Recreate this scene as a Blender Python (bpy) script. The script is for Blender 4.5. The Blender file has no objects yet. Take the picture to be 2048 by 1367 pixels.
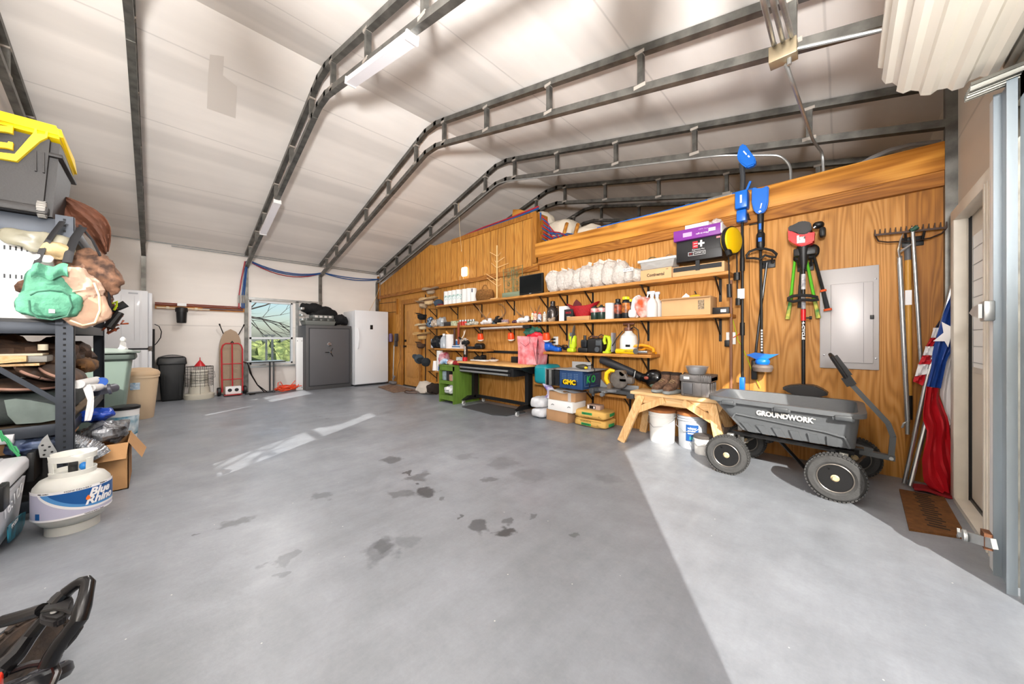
import bpy,bmesh,math,random
from mathutils import Vector,Matrix,noise
R=math.radians
random.seed(7)
C=bpy.context.scene.collection
SC=bpy.context.scene
# ------------------------------------------------------------------ camera, world, sun, exposure
FPX,YAW,EYE=688.0,R(44.05),1.16
cam=bpy.data.cameras.new('camera');camo=bpy.data.objects.new('camera',cam);C.objects.link(camo)
cam.sensor_width=36.0;cam.lens=36.0*FPX/2048.0;cam.shift_y=-5.7/2048.0
cam.clip_start=0.02;cam.clip_end=500
camo.location=(0,0,EYE);camo.rotation_euler=(R(90),0,YAW)
SC.camera=camo
SC.view_settings.view_transform='Standard';SC.view_settings.look='None'
SC.view_settings.gamma=1.0;SC.view_settings.use_curve_mapping=False
SC.view_settings.exposure=0.0
SC.cycles.max_bounces=8;SC.cycles.diffuse_bounces=5
wd=bpy.data.worlds.new('sky');SC.world=wd;wd.use_nodes=True
nt=wd.node_tree;nt.nodes.clear()
out=nt.nodes.new('ShaderNodeOutputWorld');bgn=nt.nodes.new('ShaderNodeBackground')
sky=nt.nodes.new('ShaderNodeTexSky');sky.sky_type='NISHITA';sky.sun_disc=False
sky.sun_elevation=R(28);sky.sun_rotation=R(146);sky.air_density=1.0;sky.dust_density=1.4;sky.ozone_density=2.0
nt.links.new(sky.outputs[0],bgn.inputs[0]);nt.links.new(bgn.outputs[0],out.inputs[0])
bgn.inputs[1].default_value=0.17
SUN_DIR=Vector((-.495,.733,-.47)).normalized()
sl=bpy.data.lights.new('sun','SUN');sl.energy=9.5;sl.angle=R(0.55);sl.color=(1.0,.95,.87)
so=bpy.data.objects.new('sun',sl);C.objects.link(so);so.rotation_euler=SUN_DIR.to_track_quat('-Z','Y').to_euler()
so.location=(6,-8,8)

# ------------------------------------------------------------------ pixel -> plane helpers (pure ray geometry)
_s,_c=math.sin(YAW),math.cos(YAW)
def ray(u,v):a=(u-1024.0)/FPX;return(-_s+_c*a,_c+_s*a,(677.8-v)/FPX)
def PY(u,v,Y):d=ray(u,v);t=Y/d[1];return Vector((d[0]*t,Y,EYE+d[2]*t))
def PX(u,v,X):d=ray(u,v);t=X/d[0];return Vector((X,d[1]*t,EYE+d[2]*t))
def PZ(u,v,Z):d=ray(u,v);t=(Z-EYE)/d[2];return Vector((d[0]*t,d[1]*t,Z))

# ------------------------------------------------------------------ materials
def lin(h):
    h=h.lstrip('#');o=[]
    for i in(0,2,4):
        c=int(h[i:i+2],16)/255.0
        o.append(c/12.92 if c<=.04045 else((c+.055)/1.055)**2.4)
    return tuple(o)+(1,)
MATS={}
def mat(name,col,r=.5,met=0,var=0,sc=6,bump=0,bs=40,emit=0,alpha=1,trans=0,col2=None,coat=0,stretch=None,ior=1.45):
    if name in MATS:return MATS[name]
    m=bpy.data.materials.new(name);m.use_nodes=True;n=m.node_tree;b=n.nodes['Principled BSDF']
    c=lin(col);b.inputs['Base Color'].default_value=c;b.inputs['Roughness'].default_value=r;b.inputs['Metallic'].default_value=met
    b.inputs['IOR'].default_value=ior
    if coat:b.inputs['Coat Weight'].default_value=coat
    if trans:b.inputs['Transmission Weight'].default_value=trans
    if alpha<1:b.inputs['Alpha'].default_value=alpha
    if emit:b.inputs['Emission Color'].default_value=c;b.inputs['Emission Strength'].default_value=emit
    if var or bump or col2:
        tc=n.nodes.new('ShaderNodeTexCoord');mp=n.nodes.new('ShaderNodeMapping');n.links.new(tc.outputs['Object'],mp.inputs[0])
        if stretch:mp.inputs['Scale'].default_value=stretch
    if var or col2:
        nz=n.nodes.new('ShaderNodeTexNoise');nz.inputs['Scale'].default_value=sc;nz.inputs['Detail'].default_value=6
        n.links.new(mp.outputs[0],nz.inputs['Vector'])
        rp=n.nodes.new('ShaderNodeValToRGB');rp.color_ramp.elements[0].position=.35;rp.color_ramp.elements[1].position=.65
        c2=lin(col2)if col2 else tuple(max(0,x*(1-var))for x in c[:3])+(1,)
        rp.color_ramp.elements[0].color=c2;rp.color_ramp.elements[1].color=c
        n.links.new(nz.outputs[0],rp.inputs[0]);n.links.new(rp.outputs[0],b.inputs['Base Color'])
    if bump:
        nb=n.nodes.new('ShaderNodeTexNoise');nb.inputs['Scale'].default_value=bs;nb.inputs['Detail'].default_value=4
        n.links.new(mp.outputs[0],nb.inputs['Vector']);bp=n.nodes.new('ShaderNodeBump');bp.inputs['Strength'].default_value=bump
        bp.inputs['Distance'].default_value=.01
        n.links.new(nb.outputs[0],bp.inputs['Height']);n.links.new(bp.outputs[0],b.inputs['Normal'])
    MATS[name]=m;return m

def wood(name,light,mid,dark,across='X',along='Z',sc=5.0,r=.5,knots=0,contrast=1.0,dist=9.0):
    """plywood / board grain: growth rings cut almost flat, stretched along the grain"""
    m=bpy.data.materials.new(name);m.use_nodes=True;n=m.node_tree;b=n.nodes['Principled BSDF'];L=n.links.new
    tc=n.nodes.new('ShaderNodeTexCoord');mp=n.nodes.new('ShaderNodeMapping')
    L(tc.outputs['Object'],mp.inputs[0])
    s3={'X':1.0,'Y':1.0,'Z':1.0};s3[along]=.1
    mp.inputs['Scale'].default_value=(s3['X'],s3['Y'],s3['Z'])
    nz=n.nodes.new('ShaderNodeTexNoise');nz.inputs['Scale'].default_value=sc*1.25;nz.inputs['Detail'].default_value=1.5;nz.inputs['Roughness'].default_value=.4
    L(mp.outputs[0],nz.inputs['Vector'])
    mul=n.nodes.new('ShaderNodeMath');mul.operation='MULTIPLY';mul.inputs[1].default_value=dist*11.0;L(nz.outputs[0],mul.inputs[0])
    sn=n.nodes.new('ShaderNodeMath');sn.operation='SINE';L(mul.outputs[0],sn.inputs[0])
    fine=n.nodes.new('ShaderNodeTexNoise');fine.inputs['Scale'].default_value=sc*22;fine.inputs['Detail'].default_value=3
    mp2=n.nodes.new('ShaderNodeMapping');s4=dict(s3);s4[along]=.03
    mp2.inputs['Scale'].default_value=(s4['X'],s4['Y'],s4['Z']);L(tc.outputs['Object'],mp2.inputs[0]);L(mp2.outputs[0],fine.inputs['Vector'])
    ad=n.nodes.new('ShaderNodeMath');ad.operation='MULTIPLY_ADD';ad.inputs[1].default_value=.5;ad.inputs[2].default_value=.5;L(sn.outputs[0],ad.inputs[0])
    mx=n.nodes.new('ShaderNodeMath');mx.operation='MULTIPLY_ADD';mx.inputs[1].default_value=.55;L(fine.outputs[0],mx.inputs[0])
    sub=n.nodes.new('ShaderNodeMath');sub.operation='MULTIPLY_ADD';sub.inputs[1].default_value=.5*contrast;sub.inputs[2].default_value=.02;L(ad.outputs[0],sub.inputs[0]);L(sub.outputs[0],mx.inputs[2])
    rp=n.nodes.new('ShaderNodeValToRGB');e=rp.color_ramp.elements
    e[0].position=.1;e[0].color=lin(light);e[1].position=.92;e[1].color=lin(dark)
    k=e.new(.5);k.color=lin(mid)
    L(mx.outputs[0],rp.inputs[0])
    big=n.nodes.new('ShaderNodeTexNoise');big.inputs['Scale'].default_value=1.3;big.inputs['Detail'].default_value=3;L(tc.outputs['Object'],big.inputs['Vector'])
    mr=n.nodes.new('ShaderNodeMapRange');mr.inputs[1].default_value=.3;mr.inputs[2].default_value=.7;mr.inputs[3].default_value=.82;mr.inputs[4].default_value=1.1;L(big.outputs[0],mr.inputs[0])
    hv=n.nodes.new('ShaderNodeVectorMath');hv.operation='SCALE';L(rp.outputs[0],hv.inputs[0]);L(mr.outputs[0],hv.inputs['Scale'])
    last=hv.outputs[0]
    if knots:
        vo=n.nodes.new('ShaderNodeTexVoronoi');vo.inputs['Scale'].default_value=knots;L(tc.outputs['Object'],vo.inputs['Vector'])
        kr=n.nodes.new('ShaderNodeMapRange');kr.inputs[1].default_value=.05;kr.inputs[2].default_value=.1;kr.inputs[3].default_value=.35;kr.inputs[4].default_value=1
        L(vo.outputs['Distance'],kr.inputs[0]);kv=n.nodes.new('ShaderNodeVectorMath');kv.operation='SCALE';L(last,kv.inputs[0]);L(kr.outputs[0],kv.inputs['Scale']);last=kv.outputs[0]
    L(last,b.inputs['Base Color']);b.inputs['Roughness'].default_value=r;b.inputs['Specular IOR Level'].default_value=.25
    bp=n.nodes.new('ShaderNodeBump');bp.inputs['Strength'].default_value=.15;bp.inputs['Distance'].default_value=.004;L(mx.outputs[0],bp.inputs['Height']);L(bp.outputs[0],b.inputs['Normal'])
    MATS[name]=m;return m

# ------------------------------------------------------------------ mesh builder
OFF={}
class G:
    def __init__(s):s.b=bmesh.new();s.i=0
    def m(s,i):s.i=i;return s
    def raw(s,vs,fs):
        V=[s.b.verts.new(v)for v in vs];F=[]
        for f in fs:
            try:q=s.b.faces.new([V[k]for k in f]);q.material_index=s.i;F.append(q)
            except ValueError:pass
        return V,F
    def box(s,x0,x1,y0,y1,z0,z1,bev=0,M=None,seg=2):
        x0,x1=sorted((x0,x1));y0,y1=sorted((y0,y1));z0,z1=sorted((z0,z1))
        V,F=s.raw([(x0,y0,z0),(x1,y0,z0),(x1,y1,z0),(x0,y1,z0),(x0,y0,z1),(x1,y0,z1),(x1,y1,z1),(x0,y1,z1)],
                     [(3,2,1,0),(4,5,6,7),(0,1,5,4),(1,2,6,5),(2,3,7,6),(3,0,4,7)])
        if bev:
            bev=min(bev,.45*min(x1-x0,y1-y0,z1-z0))
            E=list({e for f in F for e in f.edges})
            r=bmesh.ops.bevel(s.b,geom=E,offset=bev,segments=seg,profile=.5,affect='EDGES',clamp_overlap=True)
            V=list({v for f in r['faces']for v in f.verts}|{v for v in V if v.is_valid})
            for f in r['faces']:f.material_index=s.i
        if M is not None:
            for v in V:v.co=M@v.co
        return s
    def bar(s,p,q,w,h=None,up=(0,0,1)):
        """rectangular bar from p to q, w across, h along 'up'"""
        h=h or w;p,q=Vector(p),Vector(q);d=(q-p).normalized();up=Vector(up)
        a=d.cross(up)
        if a.length<1e-4:a=d.cross(Vector((1,0,0)))
        a.normalize();b=a.cross(d).normalized();vs=[]
        for o in(p,q):
            for i,j in((-1,-1),(1,-1),(1,1),(-1,1)):vs.append(o+a*(i*w/2)+b*(j*h/2))
        s.raw(vs,[(3,2,1,0),(4,5,6,7),(0,1,5,4),(1,2,6,5),(2,3,7,6),(3,0,4,7)]);return s
    def tube(s,pts,r,seg=8,cap=True,closed=False,flat=1.0):
        pts=[Vector(p)for p in pts];n=len(pts);rs=r if isinstance(r,(list,tuple))else[r]*n
        T=[]
        for i in range(n):
            a=pts[(i-1)%n]if(i>0 or closed)else pts[i];b=pts[(i+1)%n]if(i<n-1 or closed)else pts[i]
            t=(b-a);T.append(t.normalized()if t.length>1e-9 else Vector((0,0,1)))
        u=T[0].cross(Vector((0,0,1)))
        if u.length<.05:u=T[0].cross(Vector((1,0,0)))
        u.normalize();vs=[]
        for i in range(n):
            u=(u-T[i]*u.dot(T[i]))
            u=u.normalized()if u.length>1e-6 else T[i].orthogonal().normalized()
            w=T[i].cross(u)
            for k in range(seg):a=2*math.pi*k/seg;vs.append(pts[i]+u*(math.cos(a)*rs[i])+w*(math.sin(a)*rs[i]*flat))
        fs=[]
        for i in range(n if closed else n-1):
            j=(i+1)%n
            for k in range(seg):fs.append((i*seg+k,i*seg+(k+1)%seg,j*seg+(k+1)%seg,j*seg+k))
        if cap and not closed:fs+=[tuple(range(seg))[::-1],tuple((n-1)*seg+k for k in range(seg))]
        s.raw(vs,fs);return s
    def cyl(s,p,q,r,r2=None,seg=16):return s.tube([p,q],[r,r if r2 is None else r2],seg)
    def lathe(s,prof,c=(0,0,0),seg=24,ax='Z',sx=1,sy=1,M=None):
        c=Vector(c);vs=[]
        for(r,z)in prof:
            for k in range(seg):
                a=2*math.pi*k/seg;x,y=math.cos(a)*r*sx,math.sin(a)*r*sy
                v=Vector((x,y,z))if ax=='Z' else(Vector((z,x,y))if ax=='X' else Vector((y,z,x)))
                if M is not None:v=M@v
                vs.append(c+v)
        fs=[];n=len(prof)
        for i in range(n-1):
            for k in range(seg):fs.append((i*seg+k,i*seg+(k+1)%seg,(i+1)*seg+(k+1)%seg,(i+1)*seg+k))
        if prof[0][0]>1e-6:fs.append(tuple(range(seg))[::-1])
        if prof[-1][0]>1e-6:fs.append(tuple((n-1)*seg+k for k in range(seg)))
        s.raw(vs,fs);return s
    def prism(s,poly,ax,a,b):
        """poly: 2D outline; ax='Y' -> (x,z) extruded y a..b ; 'X' -> (y,z) ; 'Z' -> (x,y)"""
        def P(p,t):return(p[0],t,p[1])if ax=='Y' else((t,p[0],p[1])if ax=='X' else(p[0],p[1],t))
        n=len(poly);vs=[P(p,a)for p in poly]+[P(p,b)for p in poly]
        fs=[tuple(range(n)),tuple(range(n,2*n))[::-1]]+[(k,(k+1)%n,n+(k+1)%n,n+k)for k in range(n)]
        s.raw(vs,fs);return s
    def blob(s,c,sz,p=2.0,amp=0,fr=3.0,seed=0,nu=24,nv=14,M=None,flatz=None):
        """rounded soft volume (superellipsoid) pushed about by noise"""
        c=Vector(c);sp=lambda x,e:math.copysign(abs(x)**e,x);e=2.0/p;vs=[]
        for i in range(nv+1):
            ph=-math.pi/2+math.pi*i/nv
            for k in range(nu):
                th=2*math.pi*k/nu
                d=Vector((sp(math.cos(ph),e)*sp(math.cos(th),e),sp(math.cos(ph),e)*sp(math.sin(th),e),sp(math.sin(ph),e)))
                v=Vector((d.x*sz[0],d.y*sz[1],d.z*sz[2]))
                if amp:
                    q=Vector((v.x*fr+seed*7.3,v.y*fr+seed*3.1,v.z*fr))
                    v+=d*(noise.fractal(q,.7,2.0,3)*amp)
                if flatz is not None and v.z<flatz:v.z=flatz
                if M is not None:v=M@v
                vs.append(c+v)
        fs=[(i*nu+k,i*nu+(k+1)%nu,(i+1)*nu+(k+1)%nu,(i+1)*nu+k)for i in range(nv)for k in range(nu)]
        s.raw(vs,fs);bmesh.ops.remove_doubles(s.b,verts=s.b.verts[-len(vs):]if False else[v for v in s.b.verts if v.is_valid][-len(vs):],dist=1e-5);return s
    def sheet(s,f,nu,nv,th=0):
        """surface f(u,v) u,v in 0..1, optional thickness along normal"""
        vs=[Vector(f(i/nu,j/nv))for j in range(nv+1)for i in range(nu+1)]
        idx=lambda i,j:j*(nu+1)+i
        fs=[(idx(i,j),idx(i+1,j),idx(i+1,j+1),idx(i,j+1))for j in range(nv)for i in range(nu)]
        if th:
            N=[]
            for j in range(nv+1):
                for i in range(nu+1):
                    a=vs[idx(min(i+1,nu),j)]-vs[idx(max(i-1,0),j)];b=vs[idx(i,min(j+1,nv))]-vs[idx(i,max(j-1,0))]
                    q=a.cross(b);N.append(q.normalized()*th if q.length>1e-9 else Vector((0,0,th)))
            o=len(vs);vs+=[v+q for v,q in zip(vs,N)]
            fs+=[tuple(k+o for k in f[::-1])for f in fs]
            ed=[idx(i,0)for i in range(nu)]+[idx(nu,j)for j in range(nv)]+[idx(i,nv)for i in range(nu,0,-1)]+[idx(0,j)for j in range(nv,0,-1)]
            fs+=[(ed[k],ed[k]+o,ed[(k+1)%len(ed)]+o,ed[(k+1)%len(ed)])for k in range(len(ed))]
        s.raw(vs,fs);return s
    def xf(s,M):
        for v in s.b.verts:v.co=M@v.co
        return s

def _mesh(name,g,mats,off,ang=32):
    b=g.b
    if off.length>0:
        for v in b.verts:v.co-=off
    bmesh.ops.recalc_face_normals(b,faces=b.faces)
    ca=math.cos(R(ang))
    for f in b.faces:f.smooth=True
    for e in b.edges:
        if len(e.link_faces)==2:e.smooth=e.link_faces[0].normal.dot(e.link_faces[1].normal)>ca
    me=bpy.data.meshes.new(name);b.to_mesh(me);b.free()
    for x in(mats if isinstance(mats,(list,tuple))else[mats]):me.materials.append(x)
    o=bpy.data.objects.new(name,me);C.objects.link(o);return o
def tag(o,label=None,cat=None,group=None,kind=None):
    if label:o['label']=label
    if cat:o['category']=cat
    if group:o['group']=group
    if kind:o['kind']=kind
    return o
def thing(name,label,cat,loc=(0,0,0),rz=0,group=None,local=False,rot=None):
    """an Empty at the thing's base; parts given in world coordinates unless local"""
    o=bpy.data.objects.new(name,None);o.empty_display_size=.1;C.objects.link(o);o.location=loc
    o.rotation_euler=rot if rot else(0,0,rz)
    OFF[o.name]=Vector((0,0,0))if local else Vector(loc)
    return tag(o,label,cat,group)
def part(name,g,mats,th,label=None,kind=None,ang=32):
    off=OFF[th.name];o=_mesh(name,g,mats,off,ang);o.parent=th;OFF[o.name]=off
    return tag(o,label,None,None,kind)
def solo(name,g,mats,label=None,cat=None,group=None,kind=None,ang=32):
    vs=[v.co for v in g.b.verts]
    lo=[min(v[k]for v in vs)for k in range(3)];hi=[max(v[k]for v in vs)for k in range(3)]
    off=Vector(((lo[0]+hi[0])/2,(lo[1]+hi[1])/2,lo[2]))
    o=_mesh(name,g,mats,off,ang);o.location=off;OFF[o.name]=off
    return tag(o,label,cat,group,kind)
def struct(name,g,mats,ang=32):return tag(_mesh(name,g,mats,Vector((0,0,0)),ang),kind='structure')
def reg(o):OFF[o.name]=Vector((0,0,0));return o
def dup(root,loc,rz=None,label=None,group=None):
    r=root.copy();C.objects.link(r);r.location=loc
    if rz is not None:r.rotation_euler=(root.rotation_euler[0],root.rotation_euler[1],rz)
    if label:r['label']=label
    if group:r['group']=group
    for ch in list(root.children):
        c=ch.copy();C.objects.link(c);c.parent=r
        for q in list(ch.children):d=q.copy();C.objects.link(d);d.parent=c
    return r
AX={'-Y':Matrix(((1,0,0),(0,0,-1),(0,1,0))),'+X':Matrix(((0,0,1),(1,0,0),(0,1,0))),'+Y':Matrix(((-1,0,0),(0,0,1),(0,1,0))),'-X':Matrix(((0,0,-1),(-1,0,0),(0,1,0))),'+Z':Matrix.Identity(3)}
def txt(s,size,loc,face,m,th,name='lettering',align='CENTER',shear=0,rot=0,wid=None,bold=0,M3=None,warp=None,ext=.0008):
    """raised lettering as a mesh part lying on a surface that faces 'face'"""
    cu=bpy.data.curves.new('lettering','FONT');cu.body=s;cu.size=size;cu.align_x=align;cu.align_y='CENTER'
    cu.shear=shear;cu.extrude=ext;cu.offset=bold;cu.resolution_u=3
    t=bpy.data.objects.new('lettering',cu);C.objects.link(t)
    dg=bpy.context.evaluated_depsgraph_get();me=bpy.data.meshes.new_from_object(t.evaluated_get(dg))
    bpy.data.objects.remove(t,do_unlink=True);bpy.data.curves.remove(cu)
    A=M3 if M3 is not None else AX.get(face)
    xs=[v.co.x for v in me.vertices];w=(max(xs)-min(xs))if xs else 1
    k=(wid/w)if wid else 1.0
    rr=Matrix.Rotation(rot,3,'Z');off=OFF[th.name]
    for v in me.vertices:
        p=rr@Vector((v.co.x*k,v.co.y,v.co.z))
        v.co=(warp(p)if warp else Vector(loc)+A@p)-off
    me.materials.append(m)
    o=bpy.data.objects.new(name,me);C.objects.link(o);o.parent=th;OFF[o.name]=off
    return o
# ------------------------------------------------------------------ key planes of the room (metres)
XL,XR,YF,YW,YB=-9.40,.62,-1.08,4.33,9.2
RX=-4.41
def roofz(x):return 4.36-(.27 if x<RX else .235)*abs(x-RX)
def lowz(x):return 4.0-(.258 if x<RX else .235)*abs(x-RX)

# materials of the shell
def concrete():
    m=bpy.data.materials.new('concrete_floor');m.use_nodes=True;n=m.node_tree;b=n.nodes['Principled BSDF'];L=n.links.new
    g=n.nodes.new('ShaderNodeNewGeometry')
    def nz(sc,det,rough=.6,src=None,scale=None):
        t=n.nodes.new('ShaderNodeTexNoise');t.inputs['Scale'].default_value=sc;t.inputs['Detail'].default_value=det;t.inputs['Roughness'].default_value=rough
        if scale or src:
            q=n.nodes.new('ShaderNodeMapping');q.inputs['Scale'].default_value=scale or(1,1,1);q.inputs['Rotation'].default_value=(0,0,src or 0)
            L(g.outputs['Position'],q.inputs[0]);L(q.outputs[0],t.inputs['Vector'])
        else:L(g.outputs['Position'],t.inputs['Vector'])
        return t
    def rng(a,lo,hi,x,y):
        t=n.nodes.new('ShaderNodeMapRange');t.inputs[1].default_value=lo;t.inputs[2].default_value=hi;t.inputs[3].default_value=x;t.inputs[4].default_value=y;L(a,t.inputs[0]);return t.outputs[0]
    def mul(a,bb):
        t=n.nodes.new('ShaderNodeMath');t.operation='MULTIPLY';L(a,t.inputs[0]);L(bb,t.inputs[1]);return t.outputs[0]
    big=rng(nz(.9,5).outputs[0],.32,.68,.84,1.08)
    med=rng(nz(3.2,6,.7).outputs[0],.3,.7,.82,1.1)
    strk=rng(nz(6,6,.75,R(30),(1,.16,1)).outputs[0],.3,.72,.88,1.06)
    fine=rng(nz(55,4,.7).outputs[0],.25,.75,.94,1.05)
    v=mul(mul(big,med),mul(strk,fine))
    # stains with shapes of their own: (x, y, radius, darkness)
    st=[]
    for(u,vv,ru,dk)in[(782,919,.17,.66),(840,951,.16,.72),(849,981,.17,.52),(800,990,.14,.74),(890,1001,.07,.7),(971,960,.11,.76),(960,1050,.13,.62),(1004,1063,.11,.5),(1023,1041,.09,.7),(755,1105,.17,.78),(770,1090,.12,.78),
                            (820,1078,.12,.86),(1068,1027,.05,.72),(1151,1064,.06,.72),(930,912,.22,.84),(1010,925,.25,.86),(1060,950,.3,.88),(478,1040,.13,.72),(640,992,.12,.78),(905,1031,.03,.6),(830,967,.03,.55),(815,945,.03,.55),(560,1150,.07,.82),(570,1115,.08,.8),(395,1065,.04,.66),(1215,955,.2,.9),(945,850,.35,.93),(640,832,.05,.7),(655,836,.05,.7),(697,865,.5,.95)]:
        st.append((PZ(u,vv,0),ru,dk))
    dn=n.nodes.new('ShaderNodeTexNoise');dn.inputs['Scale'].default_value=7;dn.inputs['Detail'].default_value=5;L(g.outputs['Position'],dn.inputs['Vector'])
    dv=n.nodes.new('ShaderNodeVectorMath');dv.operation='MULTIPLY_ADD';dv.inputs[1].default_value=(.3,.3,0);L(dn.outputs['Color'],dv.inputs[0]);L(g.outputs['Position'],dv.inputs[2])
    for p,ru,dk in st:
        d=n.nodes.new('ShaderNodeVectorMath');d.operation='DISTANCE';L(dv.outputs[0],d.inputs[0]);d.inputs[1].default_value=(p.x+.15,p.y+.15,0)
        v=mul(v,rng(d.outputs['Value'],ru*.42,ru*.62,dk*dk**.7,1.0))
    cr=n.nodes.new('ShaderNodeVectorMath');cr.operation='SCALE';cr.inputs[0].default_value=(.25,.268,.297);L(v,cr.inputs['Scale'])
    sp=n.nodes.new('ShaderNodeTexVoronoi');sp.inputs['Scale'].default_value=9;L(g.outputs['Position'],sp.inputs['Vector'])
    spk=rng(sp.outputs['Distance'],.02,.035,1.0,0.0)
    mx=n.nodes.new('ShaderNodeMix');mx.data_type='RGBA';L(spk,mx.inputs[0]);L(cr.outputs[0],mx.inputs[6]);mx.inputs[7].default_value=(.62,.6,.58,1)
    L(mx.outputs[2],b.inputs['Base Color'])
    L(rng(nz(2.2,4).outputs[0],.3,.7,.28,.5),b.inputs['Roughness'])
    b.inputs['Specular IOR Level'].default_value=.45
    bp=n.nodes.new('ShaderNodeBump');bp.inputs['Strength'].default_value=.12;bp.inputs['Distance'].default_value=.01;L(nz(18,6).outputs[0],bp.inputs['Height']);L(bp.outputs[0],b.inputs['Normal'])
    return m
def panel_mat(name,col,axis,r=.55,seam=1.22,off=0.0,band=.10):
    """white faced insulation sheet: faint painted bands of purlin shade and taped seams across 'axis' of object space"""
    m=bpy.data.materials.new(name);m.use_nodes=True;n=m.node_tree;b=n.nodes['Principled BSDF'];L=n.links.new
    tc=n.nodes.new('ShaderNodeTexCoord');sx=n.nodes.new('ShaderNodeSeparateXYZ');L(tc.outputs['Object'],sx.inputs[0]);a=sx.outputs[axis]
    def mth(op,x,y=None,k=None):
        t=n.nodes.new('ShaderNodeMath');t.operation=op;L(x,t.inputs[0])
        if y is not None:L(y,t.inputs[1])
        elif k is not None:t.inputs[1].default_value=k
        return t.outputs[0]
    def rng(x,lo,hi,p,q):
        t=n.nodes.new('ShaderNodeMapRange');t.inputs[1].default_value=lo;t.inputs[2].default_value=hi;t.inputs[3].default_value=p;t.inputs[4].default_value=q;L(x,t.inputs[0]);return t.outputs[0]
    w=n.nodes.new('ShaderNodeTexNoise');w.inputs['Scale'].default_value=.7;L(tc.outputs['Object'],w.inputs['Vector'])
    a2=mth('ADD',a,mth('MULTIPLY',w.outputs[0],k=.05))
    fr=mth('FRACT',mth('MULTIPLY',mth('ADD',a2,k=20+off),k=1/seam))
    ds=mth('ABSOLUTE',mth('SUBTRACT',fr,k=.5))
    line=rng(ds,.003,.009,.80,1.0)
    fr2=mth('FRACT',mth('MULTIPLY',mth('ADD',a2,k=20+off+.3),k=1/seam))
    purlin_shade=rng(mth('ABSOLUTE',mth('SUBTRACT',fr2,k=.5)),.10,.16,1-band,1.0)  # darker bands paint the purlins' shade into the sheet colour
    st=n.nodes.new('ShaderNodeMapping');sc=[1.0,1.0,1.0];sc[1]=.12
    st.inputs['Scale'].default_value=sc;L(tc.outputs['Object'],st.inputs[0])
    nz=n.nodes.new('ShaderNodeTexNoise');nz.inputs['Scale'].default_value=3.5;nz.inputs['Detail'].default_value=5;L(st.outputs[0],nz.inputs['Vector'])
    st2=rng(nz.outputs[0],.3,.7,.93,1.03)
    nz2=n.nodes.new('ShaderNodeTexNoise');nz2.inputs['Scale'].default_value=1.1;nz2.inputs['Detail'].default_value=5;L(tc.outputs['Object'],nz2.inputs['Vector'])
    di=rng(nz2.outputs[0],.35,.7,1.0,.93)
    v=mth('MULTIPLY',mth('MULTIPLY',line,purlin_shade),mth('MULTIPLY',st2,di))
    c=n.nodes.new('ShaderNodeVectorMath');c.operation='SCALE';c.inputs[0].default_value=lin(col)[:3];L(v,c.inputs['Scale']);L(c.outputs[0],b.inputs['Base Color'])
    b.inputs['Roughness'].default_value=r
    bp=n.nodes.new('ShaderNodeBump');bp.inputs['Strength'].default_value=.25;bp.inputs['Distance'].default_value=.02
    L(mth('ADD',mth('MULTIPLY',line,k=.6),mth('MULTIPLY',nz.outputs[0],k=.5)),bp.inputs['Height']);L(bp.outputs[0],b.inputs['Normal'])
    return m
m_floor=concrete()
m_roof=panel_mat('roof_insulation','#f4eee8',0,.42,1.22,.2,.12)
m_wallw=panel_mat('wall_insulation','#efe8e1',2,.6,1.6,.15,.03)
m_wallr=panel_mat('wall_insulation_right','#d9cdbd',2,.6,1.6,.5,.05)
m_galv=mat('galvanised_steel','#7d7c77',.42,.75,var=.45,sc=9)
m_galvl=mat('bright_galvanised_steel','#b9bbba',.38,.8,var=.2,sc=12)
m_weld=mat('sprayed_weld_paint','#a39b92',.6,.2)
m_ply=wood('plywood_wall','#d09a58','#bd833e','#84521c',sc=4.2,contrast=.7)
m_plyd=wood('grooved_siding','#cf9a4a','#b87c34','#825012',sc=5.5,contrast=.6)
m_beam=wood('pine_beam','#d89c46','#c28232','#8c5214',along='X',sc=2.6,knots=.9,dist=6)
m_trim=wood('stained_trim_board','#b0762f','#985e20','#683c12',along='X',sc=5,contrast=.7)
m_trimv=wood('stained_trim_upright','#b57a32','#9c6424','#6c4215',along='Z',sc=6,contrast=.7)
m_shelf=wood('pine_shelf','#c48c4a','#b07838','#7e4e1e',along='X',sc=5,contrast=.6)
m_pine=wood('knotty_pine_door','#d09c58','#bc8444','#885624',along='Z',sc=7,knots=1.6,contrast=.6)
m_lumber=wood('pale_lumber','#eccb9c','#ddb47f','#b98b55',along='X',sc=6,contrast=.6)
m_white=mat('white_paint','#e9e9e8',.4);m_blk=mat('black_plastic','#151516',.45);m_blkm=mat('black_metal','#1a1a1b',.4,.3)

# floor slab and the ground outside
g=G();g.box(XL-.1,XR+.12,YF-.1,YB,-.15,0);struct('floor',g,m_floor)
m_ground=mat('pale_caliche_gravel','#cfc7b8',.9,var=.25,sc=3,bump=.3,bs=25)
g=G();g.box(-60,60,-60,60,-.32,-.16);o=solo('gravel_yard',g,m_ground,'pale gravel ground outside the building','ground');o['kind']='structure'

# ceiling: two sloped slabs meeting at the ridge
def slope(name,x0,x1,m):
    g=G();z0,z1=roofz(x0),roofz(x1)
    g.raw([(x0,YF,z0),(x1,YF,z1),(x1,YB,z1),(x0,YB,z0),(x0,YF,z0+.12),(x1,YF,z1+.12),(x1,YB,z1+.12),(x0,YB,z0+.12)],
          [(0,1,2,3),(7,6,5,4),(0,4,5,1),(1,5,6,2),(2,6,7,3),(3,7,4,0)])
    return struct(name,g,m)
slope('ceiling',XL-.12,RX,m_roof);slope('ceiling',RX,XR+.14,m_roof)
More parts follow.
